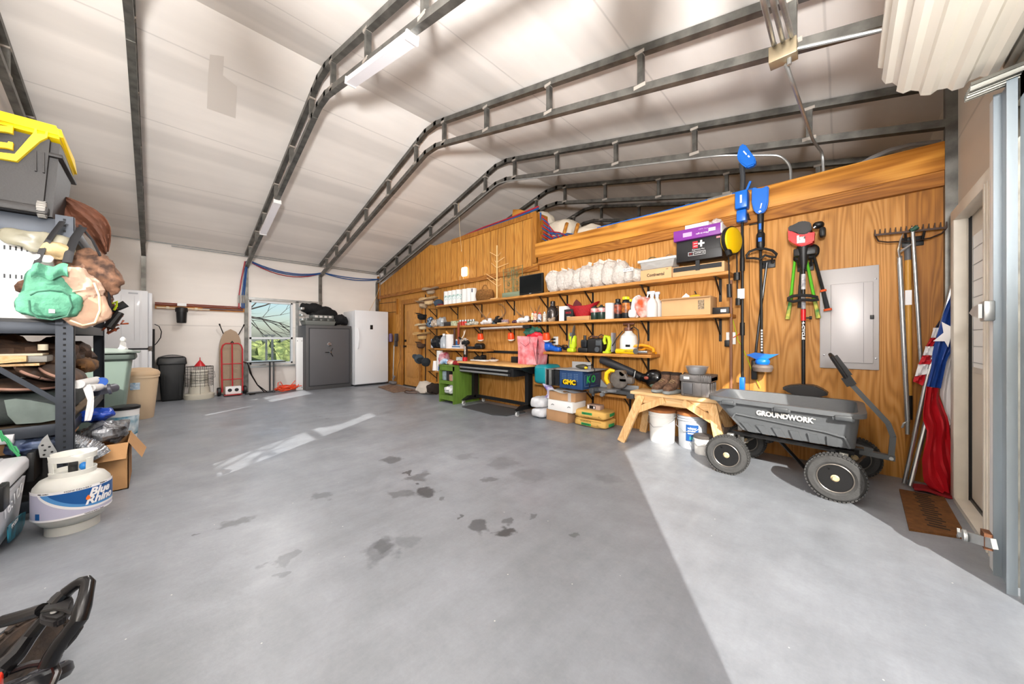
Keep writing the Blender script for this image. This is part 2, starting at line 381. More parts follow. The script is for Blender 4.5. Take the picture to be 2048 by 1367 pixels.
# left wall with its window opening
WY0,WY1,WZ0,WZ1=1.42,2.24,.60,2.01
g=G();zt=roofz(XL)
for a in((YF,WY0,-.15,zt),(WY1,YB,-.15,zt),(WY0,WY1,-.15,WZ0),(WY0,WY1,WZ1,zt)):g.box(XL-.12,XL,a[0],a[1],a[2],a[3])
struct('wall_left',g,m_wallw)
# front gable wall behind the rack, with two windows the photographer cannot see but whose sunlight falls on the floor
FW=[(-3.27,-2.72,.90,2.26),(-6.6,-5.8,1.0,2.26)]
g=G();xs=[XL-.12,FW[1][0],FW[1][1],FW[0][0],FW[0][1],XR+.12]
def gab(x0,x1,z0):  # wall piece up to the roof line
    p=[(x0,z0),(x1,z0),(x1,roofz(x1)-.001)]
    if x0<RX<x1:p.append((RX,roofz(RX)-.001))
    p.append((x0,roofz(x0)-.001));g.prism(p,'Y',YF-.1,YF)
gab(xs[0],xs[1],-.15);gab(xs[2],xs[3],-.15);gab(xs[4],xs[5],-.15)
for w in FW:gab(w[0],w[1],w[3]);g.box(w[0],w[1],YF-.1,YF,-.15,w[2])
struct('wall_front',g,m_wallw)
for k,w in enumerate(FW):
    g=G()
    for a in((w[0],w[0]+.04,w[2],w[3]),(w[1]-.04,w[1],w[2],w[3]),(w[0],w[1],w[2],w[2]+.04),(w[0],w[1],w[3]-.04,w[3]),(w[0],w[1],(w[2]+w[3])/2-.02,(w[2]+w[3])/2+.02)):
        g.box(a[0],a[1],YF-.07,YF-.02,a[2],a[3])
    struct('window_%d'%(k+2),g,m_white)
# right wall: overhead door opening, panel, entry door opening
DY0,DY1,DH=-.15,2.78,2.25
EY0,EY1,EH=3.24,3.97,2.02
g=G();zr=roofz(XR)
g.box(XR,XR+.12,YF-.1,DY0,-.15,zr);g.box(XR,XR+.12,DY0,DY1,DH,zr);g.box(XR,XR+.12,DY1,EY0,-.15,zr)
g.box(XR,XR+.12,EY0,EY1,EH,zr);g.box(XR,XR+.12,EY1,YB,-.15,zr)
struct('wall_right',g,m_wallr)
# far gable of the loft
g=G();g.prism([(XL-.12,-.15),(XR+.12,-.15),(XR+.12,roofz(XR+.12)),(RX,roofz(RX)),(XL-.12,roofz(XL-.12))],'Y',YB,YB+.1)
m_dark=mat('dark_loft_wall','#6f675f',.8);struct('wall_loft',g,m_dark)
# the timber wall: grooved siding left of x=-3.6, plywood sheets right of it, and a loft deck behind it
TD=(-7.98,-7.22)   # pine door opening
Zt=3.24
g=G()
g.box(XL,TD[0],YW,YW+.09,0,2.34);g.box(TD[1],-5.6,YW,YW+.09,0,2.34);g.box(TD[0],TD[1],YW,YW+.09,2.03,2.34)
struct('wall_back',g,m_plyd)
g=G();xc=-5.35
g.prism([(XL,2.34),(-3.6,2.34),(-3.6,Zt),(-6.55,Zt),(-6.75,lowz(-6.75)-.10),(XL,lowz(XL)-.10)],'Y',YW-.02,YW+.09);struct('wall_upper',g,m_plyd)
g=G();g.box(-5.6,XR,YW,YW+.09,0,2.5);struct('wall_back',g,m_ply)
g=G();g.box(XL,XR,YW+.09,YB,2.5,2.6);struct('loft_floor',g,m_lumber)
g=G()
for x in(-5.6+1.22*k for k in range(1,6)):g.box(x-.002,x+.002,YW-.0015,YW+.001,0,2.33)
for x in[XL+.2+.2032*k for k in range(46)if XL+.2+.2032*k<-3.65]:g.box(x-.004,x+.004,YW-.0215 if x>-9.3 else YW-.0215,YW-.0195,2.345,min(lowz(x)-.12,Zt-.01))
for x in[XL+.2+.2032*k for k in range(18)if not TD[0]-.12<XL+.2+.2032*k<TD[1]+.12 and XL+.2+.2032*k<-5.6]:g.box(x-.004,x+.004,YW-.0015,YW+.001,0,2.33)
struct('trim_1',g,mat('groove_shadow_gap','#5d3a1a',.8))
g=G();g.box(XL+.02,-3.55,YW-.06,YW-.021,2.27,2.355);g.box(-3.55,XR-.02,YW-.06,YW,2.36,2.475);struct('trim_2',g,m_trim)
g=G();g.box(-3.6,XR-.005,YW-.075,YW+.03,2.475,2.70,.004);struct('trim_3',g,m_beam)
g=G();g.box(-3.68,-3.6,YW-.045,YW+.0,2.40,Zt);g.box(-5.9,-3.6,YW-.04,YW-.02,Zt-.08,Zt);g.box(-3.6,-3.595,YW-.045,YW+.25,2.7,Zt-.02);g.box(XL+.02,XL+.1,YW-.05,YW-.02,2.35,2.9);struct('trim_4',g,m_trimv)
g=G();g.box(.36,XR-.01,YW-.012,YW,0,2.36);struct('trim_5',g,m_trimv)
# pine door in the timber wall
g=G();g.box(TD[0],TD[1],YW+.02,YW+.06,.02,2.03)
d=reg(struct('door_2',g,m_pine))
g=G()
for z0,z1 in((.22,.82),(1.02,1.86)):
    g.box(TD[0]+.13,TD[1]-.13,YW+.010,YW+.022,z0,z1,.008)
part('raised_panel',g,m_pine,d)
g=G();g.box(TD[0]-.11,TD[0],YW-.02,YW+.02,0,2.14);g.box(TD[1],TD[1]+.11,YW-.02,YW+.02,0,2.14);g.box(TD[0]-.11,TD[1]+.11,YW-.022,YW+.02,2.03,2.14)
part('door_casing',g,m_trimv,d)
m_bronze=mat('dark_bronze','#2b1d16',.4,.6)
g=G();g.lathe([(.001,-.07),(.03,-.062),(.034,-.045),(.015,-.03),(.014,-.004),(.03,0)],(TD[0]+.07,YW+.02,.98),16,'Y');part('door_knob',g,m_bronze,d)
g=G();g.lathe([(.001,-.03),(.028,-.026),(.032,0)],(TD[0]+.07,YW+.02,1.12),16,'Y');part('deadbolt',g,m_bronze,d)
g=G();g.box(TD[0],TD[1],YW-.02,YW+.06,0,.02);part('threshold',g,m_blkm,d)

# roof trusses
def truss(y,label,chord=.06):
    t=thing('roof_truss',label,'roof truss',(RX,y,0),group='steel roof trusses')
    def ch(f,dz,n0,g):
        pts=[(XL+.02,y,f(XL+.02)+dz)]+[(RX-.32,y,f(RX-.32)+dz),(RX-.12,y,f(RX-.12)+dz-.005),(RX+.14,y,f(RX+.14)+dz-.005),(RX+.34,y,f(RX+.34)+dz)]+[(XR-.03,y,f(XR-.03)+dz)]
        for a,b in zip(pts,pts[1:]):g.bar(a,b,chord,chord,(0,0,1))
        for p in pts[1:-1]:g.box(p[0]-.03,p[0]+.03,y-chord/2,y+chord/2,p[2]-.031,p[2]+.031)
    g=G();ch(roofz,-.038,0,g);part('upper_chord',g,m_galv,t)
    g=G();ch(lowz,0,0,g);part('lower_chord',g,m_galv,t)
    for x in(-8.9,-8.25,-7.58,-6.68,-5.75,-4.83,-4.07,-3.17,-2.2,-1.23,-.24):
        g=G();g.box(x-.022,x+.022,y-.025,y+.025,lowz(x),roofz(x)-.05)
        g.m(1).box(x-.05,x+.05,y-.0315,y+.0315,lowz(x)-.0,lowz(x)+.032);g.box(x-.04,x+.04,y-.0315,y+.0315,roofz(x)-.075,roofz(x)-.048)
        part('web_strut',g,[m_galv,m_weld],t)
    for x,z in((XL+.035,lowz(XL)),(XR-.03,roofz(XR)-.06)):
        if x>0 and-.2<y<2.75:continue
        g=G();g.box(x-.032,x+.032,y-.032,y+.032,0,z);part('post',g,m_galv,t)
    return t
TY=[-1.0,-.165,1.36,2.83,4.275,5.75,7.2,8.6]
TL=['steel roof truss against the front gable, farthest left','steel roof truss over the stacked washer, straight up the left of the ceiling','steel roof truss carrying the long white light fixture','bare steel roof truss between the light fixture truss and the timber wall','steel roof truss directly over the timber wall with conduit under it',
      'first steel roof truss inside the dark loft','second steel roof truss deeper in the dark loft','last steel roof truss at the back of the dark loft']
for y,l in zip(TY,TL):truss(y,l)
# window wall girts, window
g=G();g.box(XL,XL+.05,1.40,2.88,2.03,2.08);g.box(XL,XL+.05,1.40,2.4,.53,.57);g.box(XL,XL+.05,2.30,2.36,0,2.05)
struct('trim_6',g,m_galvl)
g=G();f=.035
for a in((WY0,WY0+f,WZ0,WZ1),(WY1-f,WY1,WZ0,WZ1),(WY0,WY1,WZ0,WZ0+f),(WY0,WY1,WZ1-f,WZ1),(WY0,WY1,1.16+.0,1.205)):g.box(XL-.08,XL+.012,*a)
w=reg(struct('window_1',g,mat('white_vinyl_frame','#dfe3e6',.4)))
m_glass=mat('window_glass','#f2f8fa',.02,trans=1,ior=1.01)
g=G();g.box(XL-.05,XL-.045,WY0+f,WY1-f,WZ0+f,1.16);g.box(XL-.05,XL-.045,WY0+f,WY1-f,1.205,WZ1-f);part('pane',g,m_glass,w)
g=G();g.box(XL+.012,XL+.03,1.6,1.72,.585,.605,.004);part('latch',g,m_galvl,w)

def PR(u,v):d=ray(u,v);t=(4.36-.27*RX-EYE)/(d[2]-.27*d[0]);return Vector((d[0]*t,d[1]*t,EYE+d[2]*t-.004))
g=G();q=[PR(*a)for a in((420,108),(448,112),(446,150),(474,172),(471,236),(414,216),(416,150))];g.raw(q,[tuple(range(7))]);struct('trim_7',g,mat('grey_patch_tape','#d6cfc8',.5))
# ------------------------------------------------------------------ lamps of the room, then added unseen fill lamps
m_lens=mat('light_lens','#e9e6ea',.35,emit=.05)
def wrap_light(x0,x1,y,label,power,th=.05):
    t=thing('wraparound_light',label,'ceiling light',((x0+x1)/2,y,lowz((x0+x1)/2)-.04),group='long white ceiling lights')
    a,b=Vector((x0,y,lowz(x0)-.035-th/2)),Vector((x1,y,lowz(x1)-.035-th/2))
    g=G();g.bar(a,b,.095,th);part('lens',g,m_lens,t)
    d=(b-a).normalized()*.02
    for p_,q_ in((a-d,a),(b,b+d)):g=G();g.bar(p_,q_,.105,th+.015);part('end_cap',g,m_white,t)
    l=bpy.data.lights.new('lamp','AREA');l.shape='RECTANGLE';l.size=(b-a).length;l.size_y=.12;l.energy=power;l.color=(1,.98,.96)
    o=bpy.data.objects.new('lamp',l);C.objects.link(o);o.parent=t
    mid=(a+b)/2-Vector(t.location);o.location=mid+Vector((0,0,-th/2-.01));o.rotation_euler=(0,-math.atan2(b.z-a.z,b.x-a.x),0)
    return t
wrap_light(-3.57,-2.39,1.36,'long white wraparound light under the ridge end of the truss',55)
wrap_light(-7.66,-6.60,1.36,'long white wraparound light low on the truss above the window',55)
def globe(x,y,z,power,label):  # out-of-view pendants, added only as fill light
    t=thing('added_fill_globe',label,'ceiling light',(x,y,z),group='added unseen fill globes near the overhead door')
    g=G();g.lathe([(.001,-.16),(.09,-.13),(.15,-.04),(.15,.04),(.09,.13),(.04,.155)],(x,y,z),24);gl=part('globe',g,mat('lit_globe','#fff6ea',.4,emit=2.0),t)
    g=G();g.cyl((x,y,z+.15),(x,y,lowz(x)),.008,seg=6);g.cyl((x,y,z+.14),(x,y,z+.22),.04);part('cord',g,m_blkm,t)
    l=bpy.data.lights.new('bulb','POINT');l.energy=power;l.shadow_soft_size=.18;l.color=(1,.965,.92)
    o=bpy.data.objects.new('bulb',l);C.objects.link(o);o.parent=t;gl.visible_shadow=True
    o.location=(0,0,-.38)
globe(-1.2,-.165,2.5,10,'added unseen fill globe on the truss over the camera side corner')
globe(-2.9,-.75,2.35,5,'added unseen fill globe by the front gable wall')
globe(-.5,1.1,2.75,6,'added unseen fill globe above the overhead door coil')

t=thing('added_fill_light','added unseen fill light on a tripod behind the camera, aimed at the roof','work light',(.25,-.55,0))  # unseen lamp added behind the camera to brighten the roof
g=G();[g.cyl((.25,-.55,.9),(.25+.35*math.cos(a),-.55+.35*math.sin(a),0.01),.012,seg=8)for a in(.3,2.4,4.5)];g.cyl((.25,-.55,.85),(.25,-.55,1.7),.014,seg=8);part('tripod',g,m_blkm,t)
g=G();g.box(-.22,.22,-.22,.22,-.05,0,.01);q_=Vector((-.55,.42,.72)).normalized().to_track_quat('Z','X');g.xf(Matrix.Translation((.25,-.55,1.76))@q_.to_matrix().to_4x4());part('reflector',g,m_white,t)
l=bpy.data.lights.new('unseen_fill_lamp','AREA');l.size=.4;l.energy=380;l.spread=R(155);l.color=(1,.985,.975)
o=bpy.data.objects.new('unseen_fill_lamp',l);C.objects.link(o);o.parent=t;o.location=Vector((0,0,1.76))+Vector((-.55,.42,.72)).normalized()*.02;o.rotation_euler=(q_@Matrix.Rotation(math.pi,3,'X').to_quaternion()).to_euler()

# small square light on the siding with its cords
t=thing('square_wall_light','small bright square light on the upper siding above the paper towels','light',PY(928,543,YW-.04))
c=PY(928,543,YW-.06)
g=G();g.box(c.x-.075,c.x+.075,YW-.08,YW-.02,c.z-.09,c.z+.09,.03,seg=4);part('diffuser',g,mat('glowing_diffuser','#fff8ea',.4,emit=3.5),t)
g=G()
for u0,u1,v1 in((920,919,582),(926,931,583)):g.tube([PY(u0,552,YW-.04),PY((u0+u1)/2,568,YW-.05),PY(u1,v1,YW-.04)],.004,6)
g.tube([PY(932,600,YW-.02),PY(930,615,YW-.02),PY(932,633,YW-.02),PY(930,655,YW-.02)],.004,6)
part('cord',g,mat('tan_cord','#d9bd8e',.6),t)
g=G();p=[PY(u,v,YW-.05)for u,v in((917,405),(918,430),(919,455),(921,480),(923,500))];g.tube(p,.004,6);g.lathe([(.001,0),(.009,.01),(.006,.04)],p[-1]-Vector((0,0,.03)),8)
solo('pull_cord',g,MATS['tan_cord'],'thin tan cord hanging from the truss down the siding','cord')

# ------------------------------------------------------------------ conduits and junction box
def conduit(pts,r,label,m=m_galvl,name='electrical_conduit',cat='conduit',clips=True):
    g=G();P_=[]
    pts=[Vector(p)for p in pts]
    for i,p in enumerate(pts):      # round the bends
        if 0<i<len(pts)-1:
            a,b=(pts[i-1]-p),(pts[i+1]-p);k=min(.12,a.length*.4,b.length*.4);a=p+a.normalized()*k;b=p+b.normalized()*k
            for q in range(6):w=q/5;P_.append(a*(1-w)**2+p*2*w*(1-w)+b*w*w)
        else:P_.append(p)
    g.tube(P_,r,8)
    return solo(name,g,m,label,cat)
zc=2.985
conduit([(XL+.10,YF+.05,zc),(XL+.10,YW-.1,zc)],.011,'upper thin conduit running along the top of the window wall')
conduit([(XL+.10,.2,zc-.035),(XL+.10,YW-.12,zc-.035)],.011,'lower thin conduit running along the top of the window wall')
y=2.76
JB=PY(1567,110,y)
g=G();g.box(JB.x-.07,JB.x+.07,y-.06,y+.03,JB.z-.05,JB.z+.05,.004)
g.m(1)
for dx in(-.045,0,.045):g.cyl((JB.x+dx,y-.02,JB.z+.05),(JB.x+dx,y-.02,JB.z+.085),.014,seg=8)
g.cyl((JB.x+.03,y-.02,JB.z-.05),(JB.x+.03,y-.02,JB.z-.09),.012,seg=8)
solo('junction_box',g,[mat('yellowish_zinc','#a89a80',.4,.7),m_galvl],'steel junction box on the middle truss where conduits meet','junction box')
for k,(u,w)in enumerate(((1520,'left'),(1539,'middle'),(1557,'right'))):
    q=PY(u+4,0,y-.9);conduit([Vector((JB.x+(-.045,0,.045)[k],y-.02,JB.z+.07)),Vector((q.x,y-.9,q.z+.02)),Vector((q.x+.02,y-1.4,q.z+.25))],.0125,'%s of the three conduits rising from the junction box'%w)
conduit([(JB.x+.07,y,JB.z+.0),(XR-.05,y,JB.z-.02-.235*(XR-JB.x))],.012,'conduit running right from the junction box along the truss')
a=PY(1572,128,y);b=PY(1585,165,y+.12);c1=PY(1627,283,4.1);c2=PY(1645,305,4.4);c3=PY(1647,348,4.4)
conduit([a,b,c1,c2,c3],.012,'conduit dropping from the junction box into the loft')
conduit([(-9.2,YW-.09,lowz(-9.2)-.05),(-4.45,YW-.09,lowz(-4.45)-.055),(-4.2,YW-.09,lowz(-4.2)-.05),(-.95,YW-.09,lowz(-.95)-.045),PY(1560,310,4.4),PY(1581,330,4.4),PY(1582,366,4.4)],.012,'conduit following the timber wall truss and bending down over the beam')
g=G();g.tube([PY(u,v,4.9)for u,v in((1715,332),(1745,315),(1780,300),(1820,290),(1865,285),(1895,283))],.022,8);solo('flexible_duct',g,mat('grey_flex_duct','#9c9896',.5),'thick grey flexible tube arching over the beam in the loft','duct')

# ------------------------------------------------------------------ overhead coil door, guide, locks
m_curt=mat('white_curtain_steel','#ece6da',.38,var=.06,sc=2)
cx,cz,rr=.40,2.66,.262
t=thing('coil_door','rolled up white corrugated overhead door hanging above the opening','overhead door',(cx,1.3,2.3))
g=G();n=96;ring=[]
for k in range(n):
    a=2*math.pi*k/n;w=math.cos(k*2*math.pi/6);r0=rr-.012+(.020 if w>.2 else(.0 if w<-.2 else .01))
    ring.append((cx+math.cos(a)*r0,cz+math.sin(a)*r0))
vs=[(x,yy,z)for yy in(-.1,2.745)for x,z in ring]+[(cx+(x-cx)*.93,yy,cz+(z-cz)*.93)for yy in(2.745,-.1)for x,z in ring]
fs=[]
for b_ in range(3):fs+=[(b_*n+k,b_*n+(k+1)%n,(b_+1)*n+(k+1)%n,(b_+1)*n+k)for k in range(n)]
g.raw(vs,fs);g.lathe([(.03,2.70),(rr*.9,2.70),(rr*.9,2.72),(.03,2.72)],(cx,0,cz),32,'Y')
part('curtain_roll',g,m_curt,t)
g=G()
prof=[(x,2.36+.05*math.sin(x*60))for x in[cx+.02+.012*i for i in range(22)]]
g.sheet(lambda u,v:(cx+.02+u*.2,2.62+v*.14,2.33+.016*math.sin(v*40)+.03*u),8,24,.003)
part('curtain_end_flap',g,mat('bent_curtain_steel','#8d8c85',.35,.6),t)
g=G();g.cyl((cx,2.72,cz),(cx,2.85,cz),.025);g.box(cx-.05,XR,2.80,2.83,cz-.14,cz+.14,.01);part('axle_bracket',g,m_galv,t)
g=G()
for k in range(9):x=XR-.03-.004*k;g.box(XR-.09+.0*k,XR-.055,1.6,2.76,2.42+.05*k,2.445+.05*k,.01)
g.box(XR-.055,XR,1.6,2.78,2.24,2.9)
part('header_slats',g,mat('grey_corrugated_slats','#a3a096',.4,.4),t)
t=thing('door_guide','tall galvanised guide channel at the edge of the overhead door','door guide',(.56,2.74,0))
g=G();g.box(.55,.56,2.70,2.87,0,2.36);g.box(.525,.56,2.862,2.87,0,2.36);g.box(.53,.56,2.695,2.70,0,2.36);g.box(.565,.58,2.63,2.69,0,2.36)
part('channel',g,mat('guide_steel','#a3aeb5',.4,.4,var=.2,sc=3,stretch=(3,3,.4)),t)
g=G();g.box(.53,.549,2.872,2.955,0,2.36,.004);part('edge_strip',g,m_white,t)
def slide(p,label,flip=1):
    t=thing('slide_lock',label,'door latch',p)
    g=G();g.box(p.x-.005,p.x+.03,p.y-.05,p.y+.03,p.z-.05,p.z+.05,.006);part('bracket',g,m_galvl,t)
    g=G();g.prism([(p.y-.04,p.z-.035),(p.y+.07,p.z-.02),(p.y+.14,p.z),(p.y+.07,p.z+.025),(p.y-.04,p.z+.035)],'X',p.x-.02,p.x-.008);part('latch_plate',g,m_galvl,t)
    return t
slide(Vector((.50,2.90,1.30)),'zinc slide lock at mid height beside the entry door')
p=PX(1985,1082,.50)
t=thing('toggle_latch','zinc toggle latch with rusty hinge low on the door guide','door latch',p)
e=PX(1918,1068,.42)
g=G();g.bar(p+Vector((0,-.03,0)),p.lerp(e,.75),.02,.045);g.lathe([(.001,0),(.03,.004),(.03,.016),(.001,.02)],p.lerp(e,.72)-Vector((.02,0,0)),16,'X');part('arm',g,m_galvl,t)
g=G();g.bar(p.lerp(e,.75),e,.012,.022);g.bar(e,e+Vector((0,.02,-.02)),.01,.012);g.bar(e,e+Vector((0,.015,.025)),.01,.012);part('hook',g,m_galvl,t)
g=G();q=p.lerp(e,.15);g.bar(q+Vector((0,-.025,0)),q+Vector((0,.04,0)),.026,.075);part('hinge',g,mat('rusty_steel','#7a4f35',.7,.3,var=.4,sc=30),t)

# ------------------------------------------------------------------ entry door
m_jamb=mat('worn_cream_paint','#ddd6c9',.45,var=.12,sc=5)
t=struct('door_1',(lambda g:g.box(.64,.685,EY0-.05,EY1+.03,.02,EH))(G()),mat('cream_door','#d8cfc0',.45));reg(t)
g=G();g.box(.56,.625,EY1,EY1+.10,0,EH,.004);g.box(.56,.625,EY0-.22,EY0,0,EH,.004);g.box(.56,.63,EY0-.22,EY1+.10,EH-.01,EH+.07,.004);g.box(.56,.63,EY0,EY1,0,.03)
for k in range(4):g.box(.554,.562,EY0-.20+.05*k,EY0-.18+.05*k,0,EH)
part('jamb',g,m_jamb,t)
g=G();g.box(.625,.64,EY1-.004,EY1+.03,.02,EH);g.box(.63,.64,EY0,EY1,.02,.05);part('weatherstrip',g,m_blk,t)
g=G();g.box(.632,.642,EY0+.1,EY1-.06,.93,1.90,.004);lf=part('lite_frame',g,m_jamb,t)
g=G();g.box(.628,.634,EY0+.14,EY1-.085,.97,1.86);part('frosted_pane',g,mat('bright_frosted_glass','#f4f6f6',.25),lf)
g=G()
for k in range(8):g.box(.626,.629,EY0+.14,EY1-.085,1.0+k*.11,1.004+k*.11)
g.box(.626,.629,EY1-.11,EY1-.106,.97,1.86);part('leading',g,mat('lead_came','#8f959a',.4,.6),lf)

# doormat
P4=[Vector((.02,3.97,0)),Vector((.53,3.97,0)),Vector((.5,3.20,0)),Vector((.0,3.17,0))]
P4=[Vector((.30,3.96,0)),Vector((.52,3.98,0)),Vector((.51,3.26,0)),Vector((.28,3.17,0))]
t=thing('doormat','brown coir doormat with dark worn lettering in front of the entry door','doormat',(.4,3.6,0))
g=G();vs=P4+[p+Vector((0,0,.014))for p in P4];g.raw(vs,[(3,2,1,0),(4,5,6,7)]+[(k,(k+1)%4,4+(k+1)%4,4+k)for k in range(4)])
part('coir_pad',g,mat('coir','#7a4d22',.95,var=.35,sc=30,bump=1,bs=180),t)
g=G()
for k in range(16):y=3.30+.042*k;g.box(.365+.012*(k%2),.455-.01*(k%3),y,y+.022,.0142,.0155)
part('worn_print',g,mat('dark_print','#352414',.95),t)
# ================================================================== along the window wall
m_wht=mat('white_enamel','#e4e6ea',.3,coat=.3);m_gs=mat('rubber_gasket','#2a2c30',.7)
# stacked washer and dryer, its side panel facing the camera
t=thing('stacked_washer_dryer','white stacked washer and dryer seen from the side, left end of window wall','washer and dryer',(-9.02,-.5,0))
sx=-8.72
for z0,z1,nm in((.02,.98,'washer_cabinet'),(1.0,2.0,'dryer_cabinet')):
    g=G();g.box(sx,-9.36,-.93,-.10,z0,z1,.02)
    for y in(-.55,-.40,-.25):g.box(sx-.001,sx+.006,y-.012,y-.004,z0+.14,z1-.1,.002)
    g.box(sx-.001,sx+.004,-.2,-.17,z0+.02,z1-.02);c_=part(nm,g,m_wht,t)
    g=G();g.box(sx-.04,-9.32,-.10,-.05,z0+.03,z1-.03,.015);part('back_panel',g,m_wht,c_)
g=G();g.box(sx-.01,-9.34,-.92,-.11,.975,1.003);part('stacking_gap',g,m_gs,t)
g=G();g.box(sx-.001,sx+.004,-.33,-.22,1.93,1.955);part('badge',g,mat('grey_badge','#b9bcc2',.4),t)
g=G();g.raw([(sx-.04,-.05,.02),(-9.30,-.05,.02),(-9.30,-.05,1.35),(sx-.04,-.05,.95),(sx-.04,-.02,.02),(-9.30,-.02,.02),(-9.30,-.02,1.35),(sx-.04,-.02,.95)],[(0,1,2,3),(7,6,5,4),(0,4,5,1),(1,5,6,2),(2,6,7,3),(3,7,4,0)])
part('dark_rear_gap',g,m_blk,t)  # black sheet stands in for the dark, shaded gap behind the washer
g=G();g.tube([PX(u,v,-9.3)for u,v in((309,648),(318,652),(323,663),(321,675),(314,685),(309,690))],.008,6);solo('power_cord',g,m_blk,'black cord looping from behind the stacked washer','cord')
# small white figurine, on the green cart lid
# green wheeled cart
m_gbin=mat('grey_green_plastic','#7f9188',.5);m_gdk=mat('dark_green_grey_plastic','#4e5a55',.5)
bx,by=-6.75,-.50
t=thing('wheeled_trash_cart','tall grey green wheeled trash cart with a domed lid','trash cart',(bx,by,0))
g=G();w0,w1=.25,.31
def frustum(g,cx,cy,z0,z1,a0,b0,a1,b1,bev=.02):
    vs=[(cx+i*a,cy+j*b,z)for z,a,b in((z0,a0,b0),(z1,a1,b1))for i,j in((-1,-1),(1,-1),(1,1),(-1,1))]
    V,F=g.raw(vs,[(3,2,1,0),(4,5,6,7),(0,1,5,4),(1,2,6,5),(2,3,7,6),(3,0,4,7)])
    if bev:
        r=bmesh.ops.bevel(g.b,geom=list({e for f in F for e in f.edges}),offset=bev,segments=3,profile=.5,affect='EDGES')
        for f in r['faces']:f.material_index=g.i
    return g
frustum(g,bx,by,.06,.93,.20,.20,.27,.28,.04);part('bin_body',g,m_gbin,t)
g=G();frustum(g,bx,by,.90,.98,.30,.32,.29,.31,.02);part('rim',g,m_gdk,t)
g=G();g.sheet(lambda u,v:(bx-.31+.62*u,by-.33+.68*v,.985+.045*math.sin(math.pi*v)*math.sin(math.pi*min(1,u*1.0))),12,12,.018);part('lid',g,mat('lid_plastic','#8d9a93',.4),t)
for y in(by-.2,by+.2):g=G();g.lathe([(.03,-.03),(.12,-.03),(.12,.03),(.03,.03)],(bx-.24,y,.12),20,'Y');part('wheel',g,m_blk,t)
P_=PX(246,705,bx);g=G()
g.lathe([(.035,0),(.04,.01),(.03,.03),(.028,.07),(.02,.09),(.028,.105),(.026,.13),(.012,.15),(.001,.155)],(bx,P_.y,1.035),14);g.lathe([(.045,-.012),(.045,.004)],(bx,P_.y,1.04),14)
solo('figurine',g,m_white,'small white robed figurine standing on the trash cart lid','figurine')
# beige bin
m_bei=mat('beige_plastic','#cdb596',.5)
q=PZ(277,839,0);t=thing('beige_waste_bin','beige round waste bin with a blue and white sticker','waste bin',(q.x-.14,q.y,0));bx2,by2=q.x-.14,q.y
g=G();g.lathe([(.15,0),(.155,.01),(.205,.60),(.215,.60),(.215,.64),(.205,.64)],(bx2,by2,0),28);part('bin_body',g,m_bei,t)
g=G();g.lathe([(.22,.63),(.22,.665),(.20,.70),(.12,.735),(.001,.745)],(bx2,by2,0),28);part('lid',g,mat('tan_lid','#c0a585',.5),t)
g=G()
for k in range(6):pass
g.sheet(lambda u,v:(bx2+math.cos(-.42+.5*u)*(.197+.0*v),by2+math.sin(-.42+.5*u)*.197,.44+.10*v),6,2,.003);part('sticker',g,mat('blue_white_sticker','#5f90b8',.5,col2='#e3e8ea',sc=18),t)
# white/blue bucket beside rack
q=Vector((-5.95,-.26,0));t=thing('water_treatment_bucket','white pail with a blue and teal label and black lid, beside the storage rack','bucket',(q.x-.1,q.y,0))
g=G();g.lathe([(.10,0),(.125,.36),(.001,.36)],(q.x-.1,q.y,0),24);part('pail_body',g,m_white,t)
g=G();g.lathe([(.106,.05),(.121,.27)],(q.x-.1,q.y,0),24);part('label',g,mat('teal_label','#2f7d99',.4,col2='#e4eef2',sc=9),t)
g=G();g.lathe([(.13,.345),(.13,.375),(.11,.385),(.001,.385)],(q.x-.1,q.y,0),24);part('lid',g,m_blk,t)
# black slim trash can
t=thing('black_trash_can','slim black trash can with a swing lid against the window wall','trash can',(-9.2,.2,0))
g=G();frustum(g,-9.2,.205,0,.70,.13,.145,.165,.185,.025)
for y in(.10,.31):g.box(-9.055,-9.04,y-.004,y+.004,.1,.58)
part('can_body',g,m_blk,t)
g=G();frustum(g,-9.2,.205,.68,.82,.18,.205,.16,.19,.02);g.sheet(lambda u,v:(-9.36+.32*u,.03+.35*v,.815+.04*math.sin(math.pi*v)),6,10,.008);part('swing_lid',g,mat('satin_black_plastic','#1c1d1f',.35),t)
# kerosene heater with red funnel on top
hx,hy=-9.1,.585
m_hb=mat('cream_heater_enamel','#c4bfb0',.4);m_wire=mat('dark_wire','#4a4844',.4,.6)
t=thing('kerosene_heater','round cream kerosene heater with a wire guard','heater',(hx,hy,0))
g=G();g.lathe([(.22,0),(.225,.02),(.225,.09),(.20,.105),(.16,.11)],(hx,hy,0),32);part('fuel_base',g,m_hb,t)
g=G();g.lathe([(.16,.11),(.155,.2),(.145,.24),(.13,.26)],(hx,hy,0),32);part('burner_skirt',g,m_hb,t)
g=G();g.lathe([(.125,.26),(.125,.50),(.135,.505),(.135,.54),(.11,.56),(.04,.565)],(hx,hy,0),32);ch=part('chimney',g,mat('white_heater_body','#dcd8cc',.4),t)
g=G()
for k in range(28):a=2*math.pi*k/28;g.box(-.003,.003,-.006,.006,.515,.535,0,Matrix.Translation((hx,hy,0))@Matrix.Rotation(a,4,'Z')@Matrix.Translation((.135,0,0)))
for k in range(28):a=2*math.pi*k/28;g.box(-.003,.003,-.004,.004,.30,.47,0,Matrix.Translation((hx,hy,0))@Matrix.Rotation(a,4,'Z')@Matrix.Translation((.125,0,0)))
part('vent_slots',g,mat('slot_shadow','#8a8577',.6),ch)
g=G()
for z in[.26+.052*k for k in range(8)]:g.tube([(hx+math.cos(a)*.21,hy+math.sin(a)*.21,z)for a in[2*math.pi*k/24 for k in range(24)]],.003,4,closed=True)
